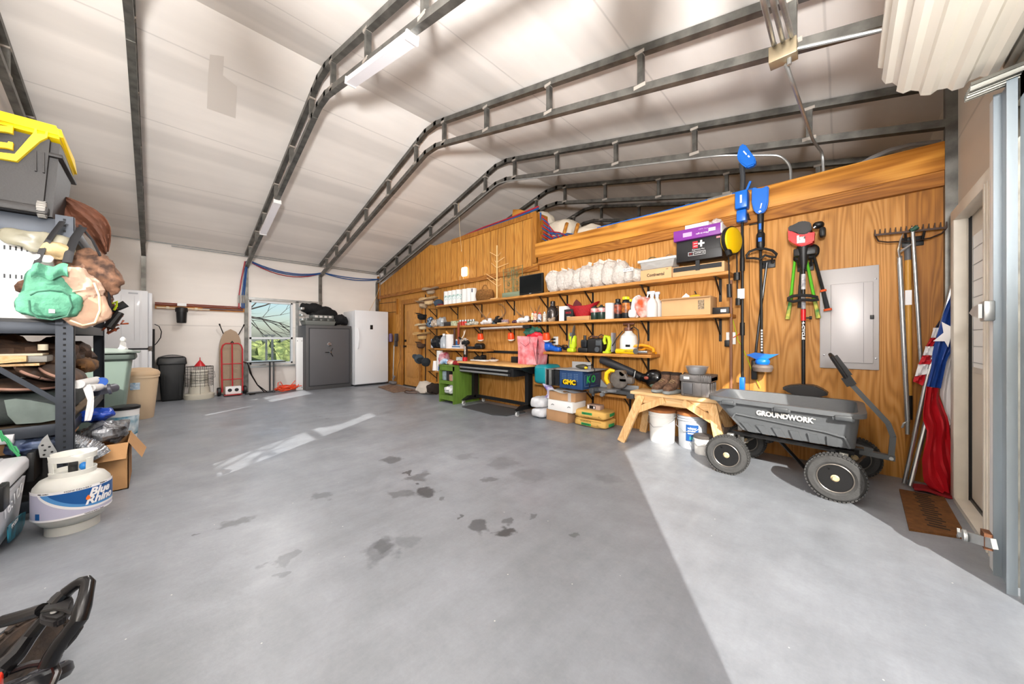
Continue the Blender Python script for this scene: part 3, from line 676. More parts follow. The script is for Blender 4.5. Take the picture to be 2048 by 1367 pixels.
for k in range(20):a=2*math.pi*k/20;g.cyl((hx+math.cos(a)*.21,hy+math.sin(a)*.21,.24 if k%5 else .1),(hx+math.cos(a)*.21,hy+math.sin(a)*.21,.63),.0025,seg=4)
for k in range(6):a=math.pi*k/6;g.cyl((hx+math.cos(a)*.21,hy+math.sin(a)*.21,.628),(hx-math.cos(a)*.21,hy-math.sin(a)*.21,.628),.0025,seg=4)
part('wire_guard',g,m_wire,t)
g=G();g.tube([(hx+.05,hy-.22,.52),(hx+.2,hy-.22,.42),(hx+.24,hy,.36),(hx+.2,hy+.22,.42),(hx+.05,hy+.22,.52)],.004,6);part('bail_handle',g,m_wire,t)
g=G();g.lathe([(.085,0),(.08,.012),(.022,.10),(.008,.115),(.006,.17)],(hx,hy+.01,.632),20);solo('red_funnel',g,mat('red_plastic','#c0242a',.35),'red funnel upside down on top of the kerosene heater','funnel')
# ironing board
t=thing('ironing_board','ironing board with a tan cover standing on end against the wall','ironing board',(-9.28,1.10,0),0)
g=G();bh=1.34
out_=[]
for k in range(25):
    v=k/24;w=.185*(1-max(0,(v-.60)/.40)**2.6)**.5 if v>.6 else .185-.03*max(0,(.2-v)/.2)**2;out_.append((w,v))
poly=[(1.085-w,.03+v*bh)for w,v in out_]+[(1.085+w,.03+v*bh)for w,v in out_[::-1]]
g.prism(poly,'X',-9.31,-9.27);part('padded_board',g,mat('tan_cover','#a58f79',.9,bump=.3,bs=60),t)
for y0,y1 in((.98,.90),(1.22,1.31)):g=G();g.cyl((-9.33,y0,1.25),(-9.25,y1,1.47),.009,seg=8);g.cyl((-9.26,y1+(.012 if y1<1 else-.012),1.44),(-9.25,y1,1.475),.014,seg=8);part('leg',g,m_blkm,t)
g=G();g.tube([(-9.345,.97,.3),(-9.345,.97,1.2),(-9.345,1.2,1.2),(-9.345,1.2,.3)],.01,8);part('support_frame',g,m_blkm,t)
# red hand truck and the box between its rails
m_red=mat('red_tube_paint','#b5222a',.35)
t=thing('hand_truck','red tubular hand truck in front of the ironing board','hand truck',(-9.12,1.1,0));hx=-9.12
g=G();P_=[(hx+.02,.93,.08)]+[(hx-.04,.925,.95)]+[(hx-.045,.945,1.03),(hx-.048,.99,1.07)]+[(hx-.048,1.20,1.07),(hx-.045,1.245,1.03),(hx-.04,1.265,.95)]+[(hx+.02,1.26,.08)]
g.tube(P_,.014,10);part('frame',g,m_red,t)
g=G();g.tube([(hx+.02,1.095,.08),(hx-.048,1.095,1.07)],.012,8);part('centre_bar',g,m_red,t)
for z in(.33,.65):g=G();x=hx+.02-.068*z;g.tube([(x,.93,z),(x,1.26,z)],.011,8);part('crossbar',g,m_red,t)
g=G();g.box(hx-.0,hx+.17,.95,1.24,.02,.032,.003);part('toe_plate',g,m_red,t)
for y in(.885,1.305):g=G();g.lathe([(.02,-.025),(.075,-.03),(.085,-.02),(.085,.02),(.075,.03),(.02,.025)],(hx-.04,y,.09),24,'Y');g.m(1).lathe([(.001,-.028),(.035,-.028),(.035,.028),(.001,.028)],(hx-.04,y,.09),16,'Y');part('wheel',g,[m_blk,m_red],t)
g=G();g.tube([(hx-.03,1.075,1.08),(hx-.03,1.095,1.115),(hx-.03,1.115,1.08)],.012,8);part('grip',g,m_blk,t)
g=G();g.box(hx-.02,hx+.12,.97,1.225,.035,.19,.008);t2=thing('twin_socket_box','white appliance box with two dark round ports on the hand truck','box',(hx+.05,1.1,.035));part('case',g,m_white,t2)
for y in(1.04,1.15):g=G();g.lathe([(.001,.0),(.03,0),(.034,.006),(.034,.01),(.001,.01)],(hx+.115,y,.12),16,'X');part('port',g,m_gs,t2)
# water board: plank, copper/red pipe, filter
g=G();a=PX(310,607,XL+.04);b=PX(494,625,XL+.04);zz=1.80
g.box(XL,XL+.035,-.02,1.38,zz-.06,zz+.03);solo('pipe_board',g,wood('bare_pine_strip','#cf9250','#b97a3c','#85502a',along='Y',sc=6),'narrow wooden strip on the window wall carrying the water pipes','board')
m_copp=mat('red_brown_pipe','#7d3226',.4,.2);m_pexb=mat('blue_pex','#1f4f8c',.4);m_pexr=mat('red_pex','#a3212f',.4)
for k,(z,r,m_,l)in enumerate(((zz+.045,.012,m_copp,'upper red brown water pipe along the wooden strip'),(zz+.015,.011,m_copp,'middle red brown water pipe along the wooden strip'),(zz-.02,.010,mat('violet_grey_pipe','#5b4a5c',.4),'lower violet grey water pipe along the wooden strip'))):
    g=G();g.tube([(XL+.06,-.02 if k<2 else .65,z),(XL+.06,1.30,z-.0)],r,8);solo('water_pipe',g,m_,l,'pipe')
t=thing('water_filter','black cylindrical water filter hanging from the pipe board','water filter',(XL+.12,.34,1.48));fx=XL+.13
g=G();g.lathe([(.001,1.47),(.065,1.475),(.07,1.49),(.078,1.69),(.001,1.69)],(fx,.34,0),24);part('housing',g,m_blk,t)
g=G();g.lathe([(.09,1.69),(.092,1.74),(.085,1.77),(.03,1.78)],(fx,.34,0),24);part('cap',g,m_blk,t)
g=G();g.box(XL+.06,XL+.16,.28,.41,1.80,1.86,.004);part('mount_bracket',g,m_white,t)
g=G();g.cyl((fx,.0,1.755),(fx,.75,1.755),.013,seg=8);g.cyl((fx,.13,1.755),(fx,.17,1.755),.028,seg=8);g.cyl((fx,.53,1.755),(fx,.57,1.755),.028,seg=8);part('inlet_pipe',g,mat('cream_pipe','#d9cbb2',.4),t)
# pex lines from the board up to the eave and along it
for k,(u0,u1,m_,l)in enumerate(((489,478,m_pexr,'red water line rising left of the window'),(492,484,m_pexb,'outer blue water line rising left of the window'),(494,488,m_pexb,'inner blue water line rising left of the window'))):
    g=G();g.tube([PX(u0+1,522,XL+.13),PX((u0+u1)/2-(1 if k==0 else 0),560,XL+.10),PX(u1,592,XL+.08),PX(u1,616,XL+.08)],.013,8);g.m(1).tube([PX(u1,590,XL+.08),PX(u1,606,XL+.08)],.017,8);solo('water_line',g,[m_,m_galvl],l,'water line')
def sag(pts,r,m_,l):
    g=G();P2=[]
    for(a,b,dp)in pts:
        for q in range(9):w=q/9;p=a.lerp(b,w);p.z-=dp*4*w*(1-w);P2.append(p)
    P2.append(pts[-1][1]);g.tube(P2,r,8);solo('water_line',g,m_,l,'water line')
A0,A1,A2=PX(504,523,XL+.12),PX(646,545,XL+.12),PX(760,558,XL+.12)
sag([(A0,A1,.13),(A1,A2,.05)],.012,m_pexb,'upper blue water line sagging above the window')
sag([(A0-Vector((0,0,.025)),A1-Vector((0,0,.02)),.14),(A1,A2+Vector((0,0,-.0)),.10)],.012,m_pexb,'lower blue water line sagging above the window')
sag([(A0-Vector((0,0,.03)),A1-Vector((0,0,.0)),.19)],.010,m_pexr,'red water line sagging above the window')
# black folding table in front of the window
t=thing('drafting_table','thin topped table with a black frame under the window','table',(-9.0,1.65,0))
g=G();g.box(-9.30,-8.9,1.31,1.98,.675,.69,.003);part('table_top',g,mat('pale_table_top','#aebcc0',.2),t)
g=G();g.bar((-8.9,1.30,.672),(-8.9,1.99,.672),.02,.02);g.bar((-9.3,1.30,.672),(-9.3,1.99,.672),.02,.02);g.bar((-8.9,1.30,.672),(-9.3,1.30,.672),.02,.02);g.bar((-8.9,1.98,.672),(-9.3,1.98,.672),.02,.02);part('top_frame',g,m_blkm,t)
for x in(-8.92,-9.28):g=G();g.bar((x,1.77,0),(x,1.77,.66),.028,.028,(1,0,0));part('leg',g,mat('grey_leg','#4e5052',.4,.5),t)
g=G();g.tube([(-8.92,1.32,.66),(-8.92,1.36,.45),(-8.92,1.48,.2),(-8.92,1.66,.02)],.011,6);g.tube([(-9.0,1.33,.66),(-9.0,1.40,.40),(-9.0,1.5,.18),(-9.0,1.62,.02)],.011,6);part('curved_leg',g,m_blkm,t)
g=G();g.bar((-8.95,1.28,.02),(-8.95,1.80,.02),.03,.02);g.tube([(-8.85,1.34,.02),(-8.9,1.44,.02)],.016,8);part('floor_bar',g,m_blkm,t)
# orange cord heap
m_or=mat('orange_cord','#e8481a',.5);g=G();rnd=random.Random(3)
for L_ in range(9):
    P2=[];cx_,cy_=-9.0+rnd.uniform(-.07,.07),2.02+rnd.uniform(-.06,.06);ra,rb=rnd.uniform(.09,.17),rnd.uniform(.13,.24);ph=rnd.uniform(0,6)
    for k in range(26):a=ph+k*.27;P2.append((cx_+math.cos(a)*ra,cy_+math.sin(a)*rb,.012+L_*.011+.05*abs(math.sin(a*1.5+L_))*rnd.uniform(.3,1)))
    g.tube(P2,.0085,6)
g.tube([(-8.95,1.85,.06),(-9.0,1.87,.2),(-9.02,1.92,.21),(-9.0,1.97,.1)],.0085,6);g.tube([(-9.0,2.1,.1),(-9.0,2.2,.22),(-9.0,2.26,.18),(-9.0,2.24,.05)],.0085,6)
solo('extension_cord',g,m_or,'heap of orange extension cord on the floor under the window','cord')
# white folded table top leaning
g=G();g.box(-9.0,-8.93,2.20,2.34,.0,1.20,.008)
for z in(.06,1.12):
    for y in(2.225,2.315):g.m(1).lathe([(.001,0),(.009,0),(.009,.004),(.001,.004)],(-8.93,y,z),8,'X')
solo('shelf_upright',g,[m_white,m_blk],'narrow white panel standing upright beside the safe','panel')
for q_,(u,v0,v1)in enumerate(((533,671,722),)):
    a=PX(u,v0,XL-.9);b=PX(u+12,v0,XL-.9)
    g=G();
    for yy in(a.y,b.y):g.box(XL-.95,XL-.9,yy-.02,yy+.02,-.16,a.z)
    g.box(XL-.97,XL-.88,a.y-.06,b.y+.06,a.z,a.z+.03);solo('outdoor_post',g,m_galvl,'galvanised twin post standing outside the window','post')
# gun safe
m_safe=mat('charcoal_safe','#504f50',.5,.1,bump=.25,bs=260);m_chr=mat('chrome','#c9ccd0',.15,.95)
t=thing('gun_safe','wide charcoal grey safe between the window and the white freezer','safe',(-9.0,2.84,0))
g=G();g.box(-8.71,-9.36,2.335,3.335,0,1.48,.012);part('cabinet',g,m_safe,t)
g=G();g.box(-8.712,-8.69,2.41,3.27,.10,1.40,.006);dr=part('door',g,mat('safe_door','#58575a',.5,.1,bump=.3,bs=260),t)
g=G();
for a_ in((2.395,2.408,.085,1.415),(3.272,3.285,.085,1.415),(2.395,3.285,.085,.098),(2.395,3.285,1.402,1.415)):g.box(-8.712,-8.707,*a_)
part('door_gap',g,m_gs,t)
cy_,cz_=PX(659,688,-8.69).y,PX(659,688,-8.69).z
g=G();g.lathe([(.055,0),(.055,.012),(.04,.03),(.001,.032)],(-8.69,cy_,cz_),24,'X');part('combination_dial',g,m_chr,dr)
c2=PX(660,704,-8.69);g=G();g.lathe([(.025,0),(.025,.03),(.001,.035)],(-8.69,c2.y,c2.z),16,'X')
for a in(R(90),R(210),R(330)):
    g.m(1).tube([(-8.665,c2.y,c2.z),(-8.66,c2.y+math.sin(a+math.pi/2*0+math.pi)*.11*1,c2.z+math.cos(a+math.pi)*.0+.11*math.cos(a+math.pi))],.009,8)
part('spoke_handle',g,[m_chr,m_blkm],dr)
# cases and bag on the safe
m_case=mat('grey_case','#6c6f6c',.5);m_bagk=mat('black_nylon','#111012',.8,bump=.5,bs=40)
t=thing('parts_organizer','grey parts organizer with latches, lying on the safe','tool case',(-8.95,2.65,1.485))
g=G();frustum(g,-8.92,2.65,1.482,1.58,.18,.30,.20,.33,.01);part('base',g,m_case,t)
g=G();g.box(-9.1,-8.74,2.34,2.96,1.58,1.635,.01);
for k in range(4):g.m(1).box(-8.742,-8.735,2.37+k*.155,2.48+k*.155,1.585,1.64,.004)
part('lid',g,[m_case,mat('darker_latch','#3a3c3a',.5)],t)
t=thing('clear_lid_organizer','small organizer with four pale square windows on top of the larger one','tool case',(-8.95,2.7,1.65))
g=G();g.box(-9.08,-8.78,2.50,2.95,1.645,1.72,.01);part('case_body',g,m_case,t)
for k in range(4):g=G();g.box(-8.782,-8.775,2.54+k*.10,2.60+k*.10,1.66,1.705,.003);part('window',g,mat('pale_label','#c9c6c4',.4),t)
for k,z in enumerate((1.60,1.70,1.85)):
    g=G();g.box(-9.0,-8.8,2.28-.01*k,2.335,z-.02,z+.03,.006);solo('buckled_strap_clip',g,m_galvl,'%s of the three pale clips at the left edge above the safe'%('lowest','middle','highest')[k],'clip')
g=G();c_=PX(645,625,-9.0)
g.blob((-9.2,2.60,1.88),(.13,.24,.13),2.6,.05,5,1);g.blob((-9.21,2.85,1.80),(.13,.30,.15),2.6,.05,5,2);g.blob((-9.03,3.16,1.62),(.2,.19,.13),2.6,.05,5,3)
solo('duffel_bag',g,m_bagk,'lumpy black soft bag slumped over the cases on top of the safe','bag')
# upright freezer
t=thing('upright_freezer','tall white upright freezer beside the timber wall','freezer',(-8.95,3.78,0))
g=G();g.box(-8.64,-9.34,3.37,4.20,.03,1.86,.012);part('cabinet',g,m_wht,t)
g=G();g.box(-8.635,-8.57,3.36,4.21,.05,1.87,.012);dr=part('door',g,m_wht,t)
g=G();a=PX(712,655,-8.57);b=PX(712,694,-8.57)
g.tube([(-8.57,3.43,1.42),(-8.53,3.43,1.36),(-8.52,3.44,1.18),(-8.53,3.43,.98),(-8.57,3.43,.92)],.014,8);part('handle',g,m_wht,dr)
q=PX(743,654,-8.57);g=G();g.box(-8.572,-8.566,q.y-.035,q.y+.035,q.z-.055,q.z+.055,.003);part('control_display',g,m_blk,dr)
g=G();g.box(-8.66,-9.3,3.4,4.17,0,.04);part('plinth',g,m_gs,t)
# stick vacuum on the wall
vx=PY(786,700,YW-.06).x;t=thing('stick_vacuum','cordless stick vacuum docked beside the pine door','vacuum',(vx,YW-.06,.05))
g=G();
p0,p1=PY(788,690,YW-.07),PY(786,765,YW-.07);g.cyl(p0,p1+Vector((0,0,.02)),.014,seg=8);part('wand',g,m_galvl,t)
q=PY(782,676,YW-.09);g=G();g.lathe([(.001,-.12),(.05,-.11),(.05,.06),(.035,.1),(.001,.11)],(q.x-.01,q.y,q.z+.02),16);part('dust_bin',g,mat('violet_clear_bin','#5b4a6a',.25),t)
q=PY(793,680,YW-.08);g=G();g.box(q.x-.045,q.x+.035,q.y-.04,q.y+.04,q.z-.03,q.z+.17,.015);g.box(q.x-.06,q.x+.0,q.y-.04,q.y+.04,q.z-.16,q.z-.02,.015);part('handle_and_battery',g,mat('dark_grey_plastic','#3a3639',.4),t)
q=PY(786,760,YW-.12);g=G();g.cyl((q.x,q.y,.13),(q.x,q.y+.04,.22),.03,seg=10);g.box(q.x-.13,q.x+.13,q.y-.06,q.y+.05,.01,.09,.03);part('floor_head',g,mat('clear_grey_head','#6d6a6b',.3),t)
g=G();g.tube([PY(800,690,YW-.02),PY(801,715,YW-.02),PY(796,735,YW-.02),PY(793,760,YW-.02)],.004,6);part('charger_cord',g,m_gs,t)
# peg rail top-left
t=thing('wall_rod_hanger','small wooden upright with two thin rods left of the pine door','hanger',PY(794,610,YW-.03))
g=G();a=PY(795,588,YW);g.box(a.x-.03,a.x+.03,YW-.04,YW,1.80,2.20);part('upright',g,m_trimv,t)
for z in(2.12,1.86):g=G();g.cyl((a.x,YW-.05,z),(a.x-.75,YW-.13,z),.007,seg=6);part('rod',g,m_bronze,t)
g=G();g.tube([PX(760,572,XL+.2),PX(750,600,XL+.5),PX(739,621,-8.75)],.006,6);solo('tan_power_cord',g,MATS['tan_cord'],'tan cord running from the eave corner down to the freezer','cord')
g=G();g.tube([(XL+.10,YW-.12,2.94),(XL+.2,YW-.08,2.98),(XL+.30,YW-.10,2.90),(XL+.22,YW-.06,2.6),(XL+.2,YW-.05,2.2)],.010,6);solo('grey_cable_loop',g,m_galvl,'grey cable curving around the corner beside the timber wall','cable')
# rug, apron on the floor
g=G();g.raw([(-8.1,3.72,.001),(-6.98,3.55,.001),(-7.02,4.10,.001),(-8.3,4.15,.001),(-8.1,3.72,.012),(-6.98,3.55,.012),(-7.02,4.10,.012),(-8.3,4.15,.012)],[(3,2,1,0),(4,5,6,7),(0,1,5,4),(1,2,6,5),(2,3,7,6),(3,0,4,7)])
solo('patterned_rug',g,mat('brown_pattern','#8a6f5a',.95,col2='#5e4b40',sc=14),'small brown patterned rug in front of the pine door','rug')
t=thing('canvas_bag','pale canvas bag with brown straps lying on the floor beside the green cabinet','bag',(-6.45,4.0,0))
g=G();g.blob((-6.45,4.02,.11),(.22,.17,.12),2.6,.06,6,5,flatz=-.105);part('bag_body',g,mat('pale_canvas','#c2b8ac',.9,bump=.4,bs=60),t)
g=G();g.blob((-6.21,4.05,.12),(.09,.16,.11),2.6,.04,6,6,flatz=-.115);part('dark_lining',g,mat('dark_brown_cloth','#2c211c',.9),t)
g=G();g.tube([(-6.5,3.83,.02),(-6.7,3.72,.012),(-6.85,3.74,.012),(-6.93,3.8,.03),(-6.8,3.82,.03),(-6.6,3.88,.05)],.014,6,flat=.5);part('strap',g,mat('brown_leather','#4a3026',.7),t)
# hat rack and hats
t=thing('hat_rack_stand','dark upright pole holding the hats beside the shelves','hat rack',PY(853,780,4.1));hx_=PY(847,700,4.1).x
g=G();g.cyl((hx_,4.15,0),(hx_,4.15,2.15),.012,seg=8);g.box(hx_-.05,hx_+.05,4.13,YW,2.05,2.09);part('pole',g,m_bronze,t)
def hat(u,v,kind,col,label,s=1.0,rz=0,tilt=0,Y=4.05):
    p=PY(u,v,Y);t=thing('hat',label,'hat',p,group='hats on the rack',local=True,rot=(R(tilt),0,rz))
    m_=mat('hat_'+col[1:],col,.9,var=.15,sc=20,bump=.2,bs=120)
    if kind=='brim':   # hanging crown down: rim above
        g=G();g.lathe([(.001,-.11*s),(.05*s,-.112*s),(.085*s,-.09*s),(.095*s,0)],(0,0,0),24,sy=1.15,sx=.95);part('crown',g,m_,t)
        g=G();g.sheet(lambda a,b:((.092+.09*b)*s*math.cos(a*6.2832)*.95,(.092+.09*b)*s*math.sin(a*6.2832)*1.15,(.05*b*b*math.cos(a*6.2832)**2*1.0)*s),28,4,.006);part('brim',g,m_,t)
        g=G();g.lathe([(.0965*s,-.03*s),(.0975*s,-.004*s)],(0,0,0),24,sy=1.15,sx=.95);part('hat_band',g,mat('hat_band_brown','#6d4c33',.8),t)
    else:
        g=G();g.lathe([(.001,-.105*s),(.05*s,-.1*s),(.085*s,-.07*s),(.092*s,0)],(0,0,0),24);part('crown',g,m_,t)
        g=G();g.sheet(lambda a,b:(-(.06+.13*b*math.sin(math.pi*(.15+.7*a))**.5)*s,(a-.5)*.17*s*(1-.25*b),(.01+.03*b)*s),10,5,.006);part('visor',g,m_,t)
    return t
hat(861,578,'brim','#a2917b','top grey straw hat on the rack, near the header board',.95,.3,12)
hat(857,598,'brim','#d8b98b','tan straw hat second from the top of the rack',1.05,.1,10)
hat(847,606,'brim','#b39a7c','dull brown hat just under the tan straw hat',1.0,.4,-8)
hat(844,629,'cap','#0e0e10','black baseball cap on the rack',1.1,.2,0)
hat(845,650,'brim','#d6c3a0','cream straw hat below the black cap',.85,0,4)
hat(844,668,'brim','#cfa86d','wide golden straw hat below the cream one',1.05,.2,3)
hat(842,687,'cap','#4a3426','brown leather cap below the straw hats',1.0,.1,-4)
hat(840,716,'cap','#3f4a52','blue grey cap hanging lowest at the front of the rack',1.15,.5,-60)
hat(852,722,'cap','#23282d','dark cap hanging behind the lowest blue grey cap',1.05,.9,-55)
# ================================================================== shelves on the timber wall
S1,S2,S3,S4=1.858,1.421,.973,.50
YF_=4.05
def ux(u,Y):return PY(u,600,Y).x
def shelf(name_label,u0,u1,z,brk,depth=.28,th=.036):
    x0,x1=ux(u0,YF_),ux(u1,YF_)
    t=thing('wall_shelf',name_label,'shelf',((x0+x1)/2,YW-depth/2,z-th),group='plank shelves on the timber wall')
    g=G();g.box(x0,x1,YF_,YW-.002,z-th,z,.003);part('board',g,m_shelf,t)
    for u in brk:
        x=ux(u,YW);g=G();g.box(x-.014,x+.014,YW-.006,YW-.001,z-th-.25,z-th);g.box(x-.014,x+.014,YW-.24,YW-.001,z-th-.006,z-th)
        g.bar((x,YW-.21,z-th-.006),(x,YW-.008,z-th-.17),.012,.014);part('bracket',g,m_blkm,t)
    return t
shelf('top shelf, carrying the bags of shells and the stacked boxes',872,1457,S1,(874,916,964,1029,1096,1135,1186,1297,1441))
shelf('second shelf, carrying antlers, canisters and spray bottles',868,1460,S2,(874,965,1029,1096,1134,1186,1297,1441))
shelf('left third level shelf with the black bag and jug',868,966,S3,(874,928,965))
shelf('right third level shelf with the yellow green tools and white sprayer',1078,1302,S3,(1096,1186,1297))
shelf('low left shelf behind the green cabinet',870,910,S4,(874,))
shelf('low right shelf holding the blue generator box and cases',1068,1200,S4,(1186,))
def item(nm,label,cat,g,m,group=None):return solo(nm,g,m,label,cat,group)
# --- cap and paper towels
p=PY(875,592,4.12);t=thing('baseball_cap','navy and red baseball cap at the left end of the top shelf','hat',(p.x,4.12,S1))
g=G();g.blob((p.x,4.15,S1+.06),(.10,.10,.085),2.2,flatz=-.058);part('crown',g,mat('navy_cloth','#34404f',.9),t)
g=G();g.sheet(lambda a,b:(p.x+.06+.10*b*math.sin(math.pi*a)**.5,4.08+.14*a,S1+.02+.01*b),10,4,.006);part('visor',g,mat('red_cloth','#a5202c',.9),t)
g=G();g.box(p.x-.105,p.x-.098,4.09,4.13,S1+.06,S1+.10);part('white_patch',g,m_white,t)
m_pap=mat('paper_towel','#dddcda',.95,bump=.3,bs=90);m_pkg=mat('green_print','#5a8d86',.5,col2='#e9eeee',sc=30)
us=[889,897,905,913,922,931,939]
for k,u in enumerate(us):
    x=ux(u+(4 if k>3 else 4),4.12);g=G();h=.27 if k!=6 else .26;yy=4.13 if k<4 else 4.17
    g.lathe([(.02,0),(.062,0),(.062,h),(.02,h),(.02,0)],(x,yy,S1),20)
    t=thing('paper_towel_roll',['printed paper towel roll, leftmost on the top shelf','second printed paper towel roll from the left','third printed paper towel roll from the left','fourth printed paper towel roll, last with green print','plain paper towel roll right after the printed ones','plain paper towel roll in the middle of the plain ones','plain paper towel roll with a dark tag, beside the basket'][k],'paper towels',(x,yy,S1),group='paper towel rolls on the top shelf')
    part('roll',g,m_pap,t)
    if k<4:g=G();g.lathe([(.0635,.08),(.0635,.18)],(x,yy,S1),20);part('printed_band',g,m_pkg,t)
    if k==6:g=G();g.box(x+.02,x+.045,yy-.068,yy-.06,S1+.18,S1+.25,.004);part('tag',g,mat('navy_tag','#2b3150',.5),t)
# --- wicker basket
x=ux(968,4.15);m_wick=mat('wicker','#a5743c',.8,col2='#7a4f24',sc=40,bump=1.2,bs=130)
t=thing('wicker_basket','round brown wicker basket with a hoop handle on the top shelf','basket',(x,4.17,S1))
g=G();g.lathe([(.001,0),(.10,.0),(.155,.05),(.175,.12),(.16,.19),(.15,.195),(.16,.12),(.14,.06),(.001,.02)],(x,4.17,S1),28,sx=1.15,sy=.72);part('bowl',g,m_wick,t)
g=G()
for j in range(9):z=.02+.02*j;r=.155+.02*math.sin(j/8*math.pi);g.tube([(x+math.cos(a)*r*1.16,4.17+math.sin(a)*r*.73+.003*(-1)**k,S1+z+.004*(-1)**k)for k,a in enumerate([2*math.pi*q/40 for q in range(40)])],.007,5,closed=True)
part('weave',g,m_wick,t)
g=G();g.tube([(x+math.cos(a)*.085,4.17,S1+.17+math.sin(a)*.12)for a in[math.pi*k/14 for k in range(15)]],.008,6);part('handle',g,m_wick,t)
# --- wooden tree
x=ux(994,4.15);zt=PY(992,491,4.15).z
m_dow=mat('pale_dowel','#dcb27a',.6);t=thing('wooden_jewelry_tree','pale wooden branch stand like a small bare tree on the top shelf','display stand',(x,4.15,S1))
g=G();g.tube([(x,4.15,S1),(x,4.15,zt)],[.016,.012],8);part('trunk',g,m_dow,t)
g=G();g.box(x-.10,x+.06,4.08,4.20,S1,S1+.018,.004);part('base',g,m_dow,t)
for u,v,zv in((984,505,512),(1006,506,513),(985,519,526),(1005,513,524),(979,525,536),(1013,525,535),(976,548,561),(1006,556,562),(978,556,571),(1006,569,573)):
    g=G();a=PY(u,v,4.15);b=PY(994,zv,4.15);a.y+=.05*(1 if u%2 else-1);g.tube([b,a],[.007,.005],6);part('branch',g,m_dow,t)
# --- floral mesh screen
m_moss=mat('mossy_metal','#77805a',.6,.3,var=.3,sc=30)
x0,x1=ux(1008,4.18),ux(1045,4.18);z1=PY(1025,533,4.18).z
t=thing('floral_metal_screen','greenish metal screen with floral wirework beside the monitor','ornament',((x0+x1)/2,4.18,S1))
for a,b in((x0+.02,(x0+x1)/2),((x0+x1)/2,x1-.02)):
    g=G();yy=4.16;g.tube([(a+.02,yy,S1),(a-.02,yy,z1-.03),(b,yy+.04,z1),(b,yy+.04,S1)],.006,6,closed=True)
    for fz in(.1,.24,.38):
        cxx,czz=(a+b)/2,S1+fz
        for q in range(6):an=q*math.pi/3;g.tube([(cxx+math.cos(an)*.012,yy+.02,czz+math.sin(an)*.012),(cxx+math.cos(an+.3)*.035,yy+.01,czz+math.sin(an+.3)*.035),(cxx+math.cos(an-.3)*.035,yy+.01,czz+math.sin(an-.3)*.035)],.004,5,closed=True)
        g.tube([(a,yy,czz+.07),(cxx,yy+.02,czz+.05),(b,yy+.03,czz+.09)],.004,5)
    for q in range(9):xx=a+(b-a)*q/8;g.tube([(xx,yy+.02,S1),(xx+.02*math.sin(q),yy+.02,z1-.02)],.0015,4)
    part('wire_panel',g,m_moss,t)
g=G();g.box(x0+.01,x1-.01,4.12,4.22,S1,S1+.09,.01);part('base_box',g,mat('grey_green_tin','#7d8a72',.5,.3),t)
# --- monitor
a,b=ux(1045,4.2),ux(1094,4.2)
t=thing('flat_monitor','black flat screen monitor on the top shelf','monitor',((a+b)/2,4.18,S1))
zt=PY(1093,541,4.12).z
g=G();g.box(a+.02,b-.01,4.10,4.14,S1+.01,zt-.02,.008);part('housing',g,m_blk,t)
g=G();g.box(a+.035,b-.025,4.097,4.101,S1+.04,zt-.035);part('screen',g,mat('dark_screen','#101314',.12),t)
g=G();g.box((a+b)/2-.02,(a+b)/2+.02,4.096,4.10,S1+.018,S1+.026);part('maker_badge',g,m_galvl,t)
g=G();g.box(a+.12,b-.12,4.09,4.2,S1,S1+.012,.004);part('foot',g,m_blk,t)
# --- bags of white shells
m_shell=mat('white_shells_in_bag','#cdc5bd',.5,var=.22,sc=45,bump=1.2,bs=55);m_clr=mat('clear_bag_film','#efeae6',.15,alpha=.45)
bags=[(1091,1117,543),(1112,1133,540),(1127,1147,539),(1143,1163,538),(1158,1184,531),(1178,1206,527),(1201,1229,521),(1222,1251,523),(1248,1266,535),(1262,1282,538)]
ords=['first','second','third','fourth','fifth','sixth','seventh','eighth','ninth','tenth']
for k,(u0,u1,v)in enumerate(bags):
    yy=4.16 if k<8 else 4.17;x0,x1=ux(u0,yy-.08),ux(u1,yy-.08);zt=PY((u0+u1)/2,v,yy-.05).z;xc=(x0+x1)/2;w=(x1-x0)/2;h=(zt-S1)
    t=thing('bag_of_shells','clear bag of white shells, %s from the left on the top shelf'%ords[k],'bag',(xc,yy,S1),group='clear bags of white shells')
    g=G();g.blob((xc,yy,S1+h/2),(w*1.02,.12,h/2),2.8,.02,9,k,nu=28,nv=18,M=Matrix.Rotation(.10 if k>3 else-.08,3,'Y'));part('filled_bag',g,m_shell,t)
    g=G();hh=.05+.012*(k%3)
    g.sheet(lambda a,b:(xc-w*.2+(a-.5)*w*(1.1+.3*b)+.02*(k%2),yy+.02*math.sin(a*9+k),S1+h-.02+b*hh*(.8+.3*math.sin(a*5+k))),10,4,.002);part('bag_top',g,m_clr,t)
    if k==8:g=G();g.box(xc-.05,xc+.08,yy-.125,yy-.12,zt-.06,zt-.02,0,None);part('printed_tag',g,m_white,t);txt('FLEXON',.03,(xc+.015,yy-.127,zt-.04),'-Y',m_blk,t)
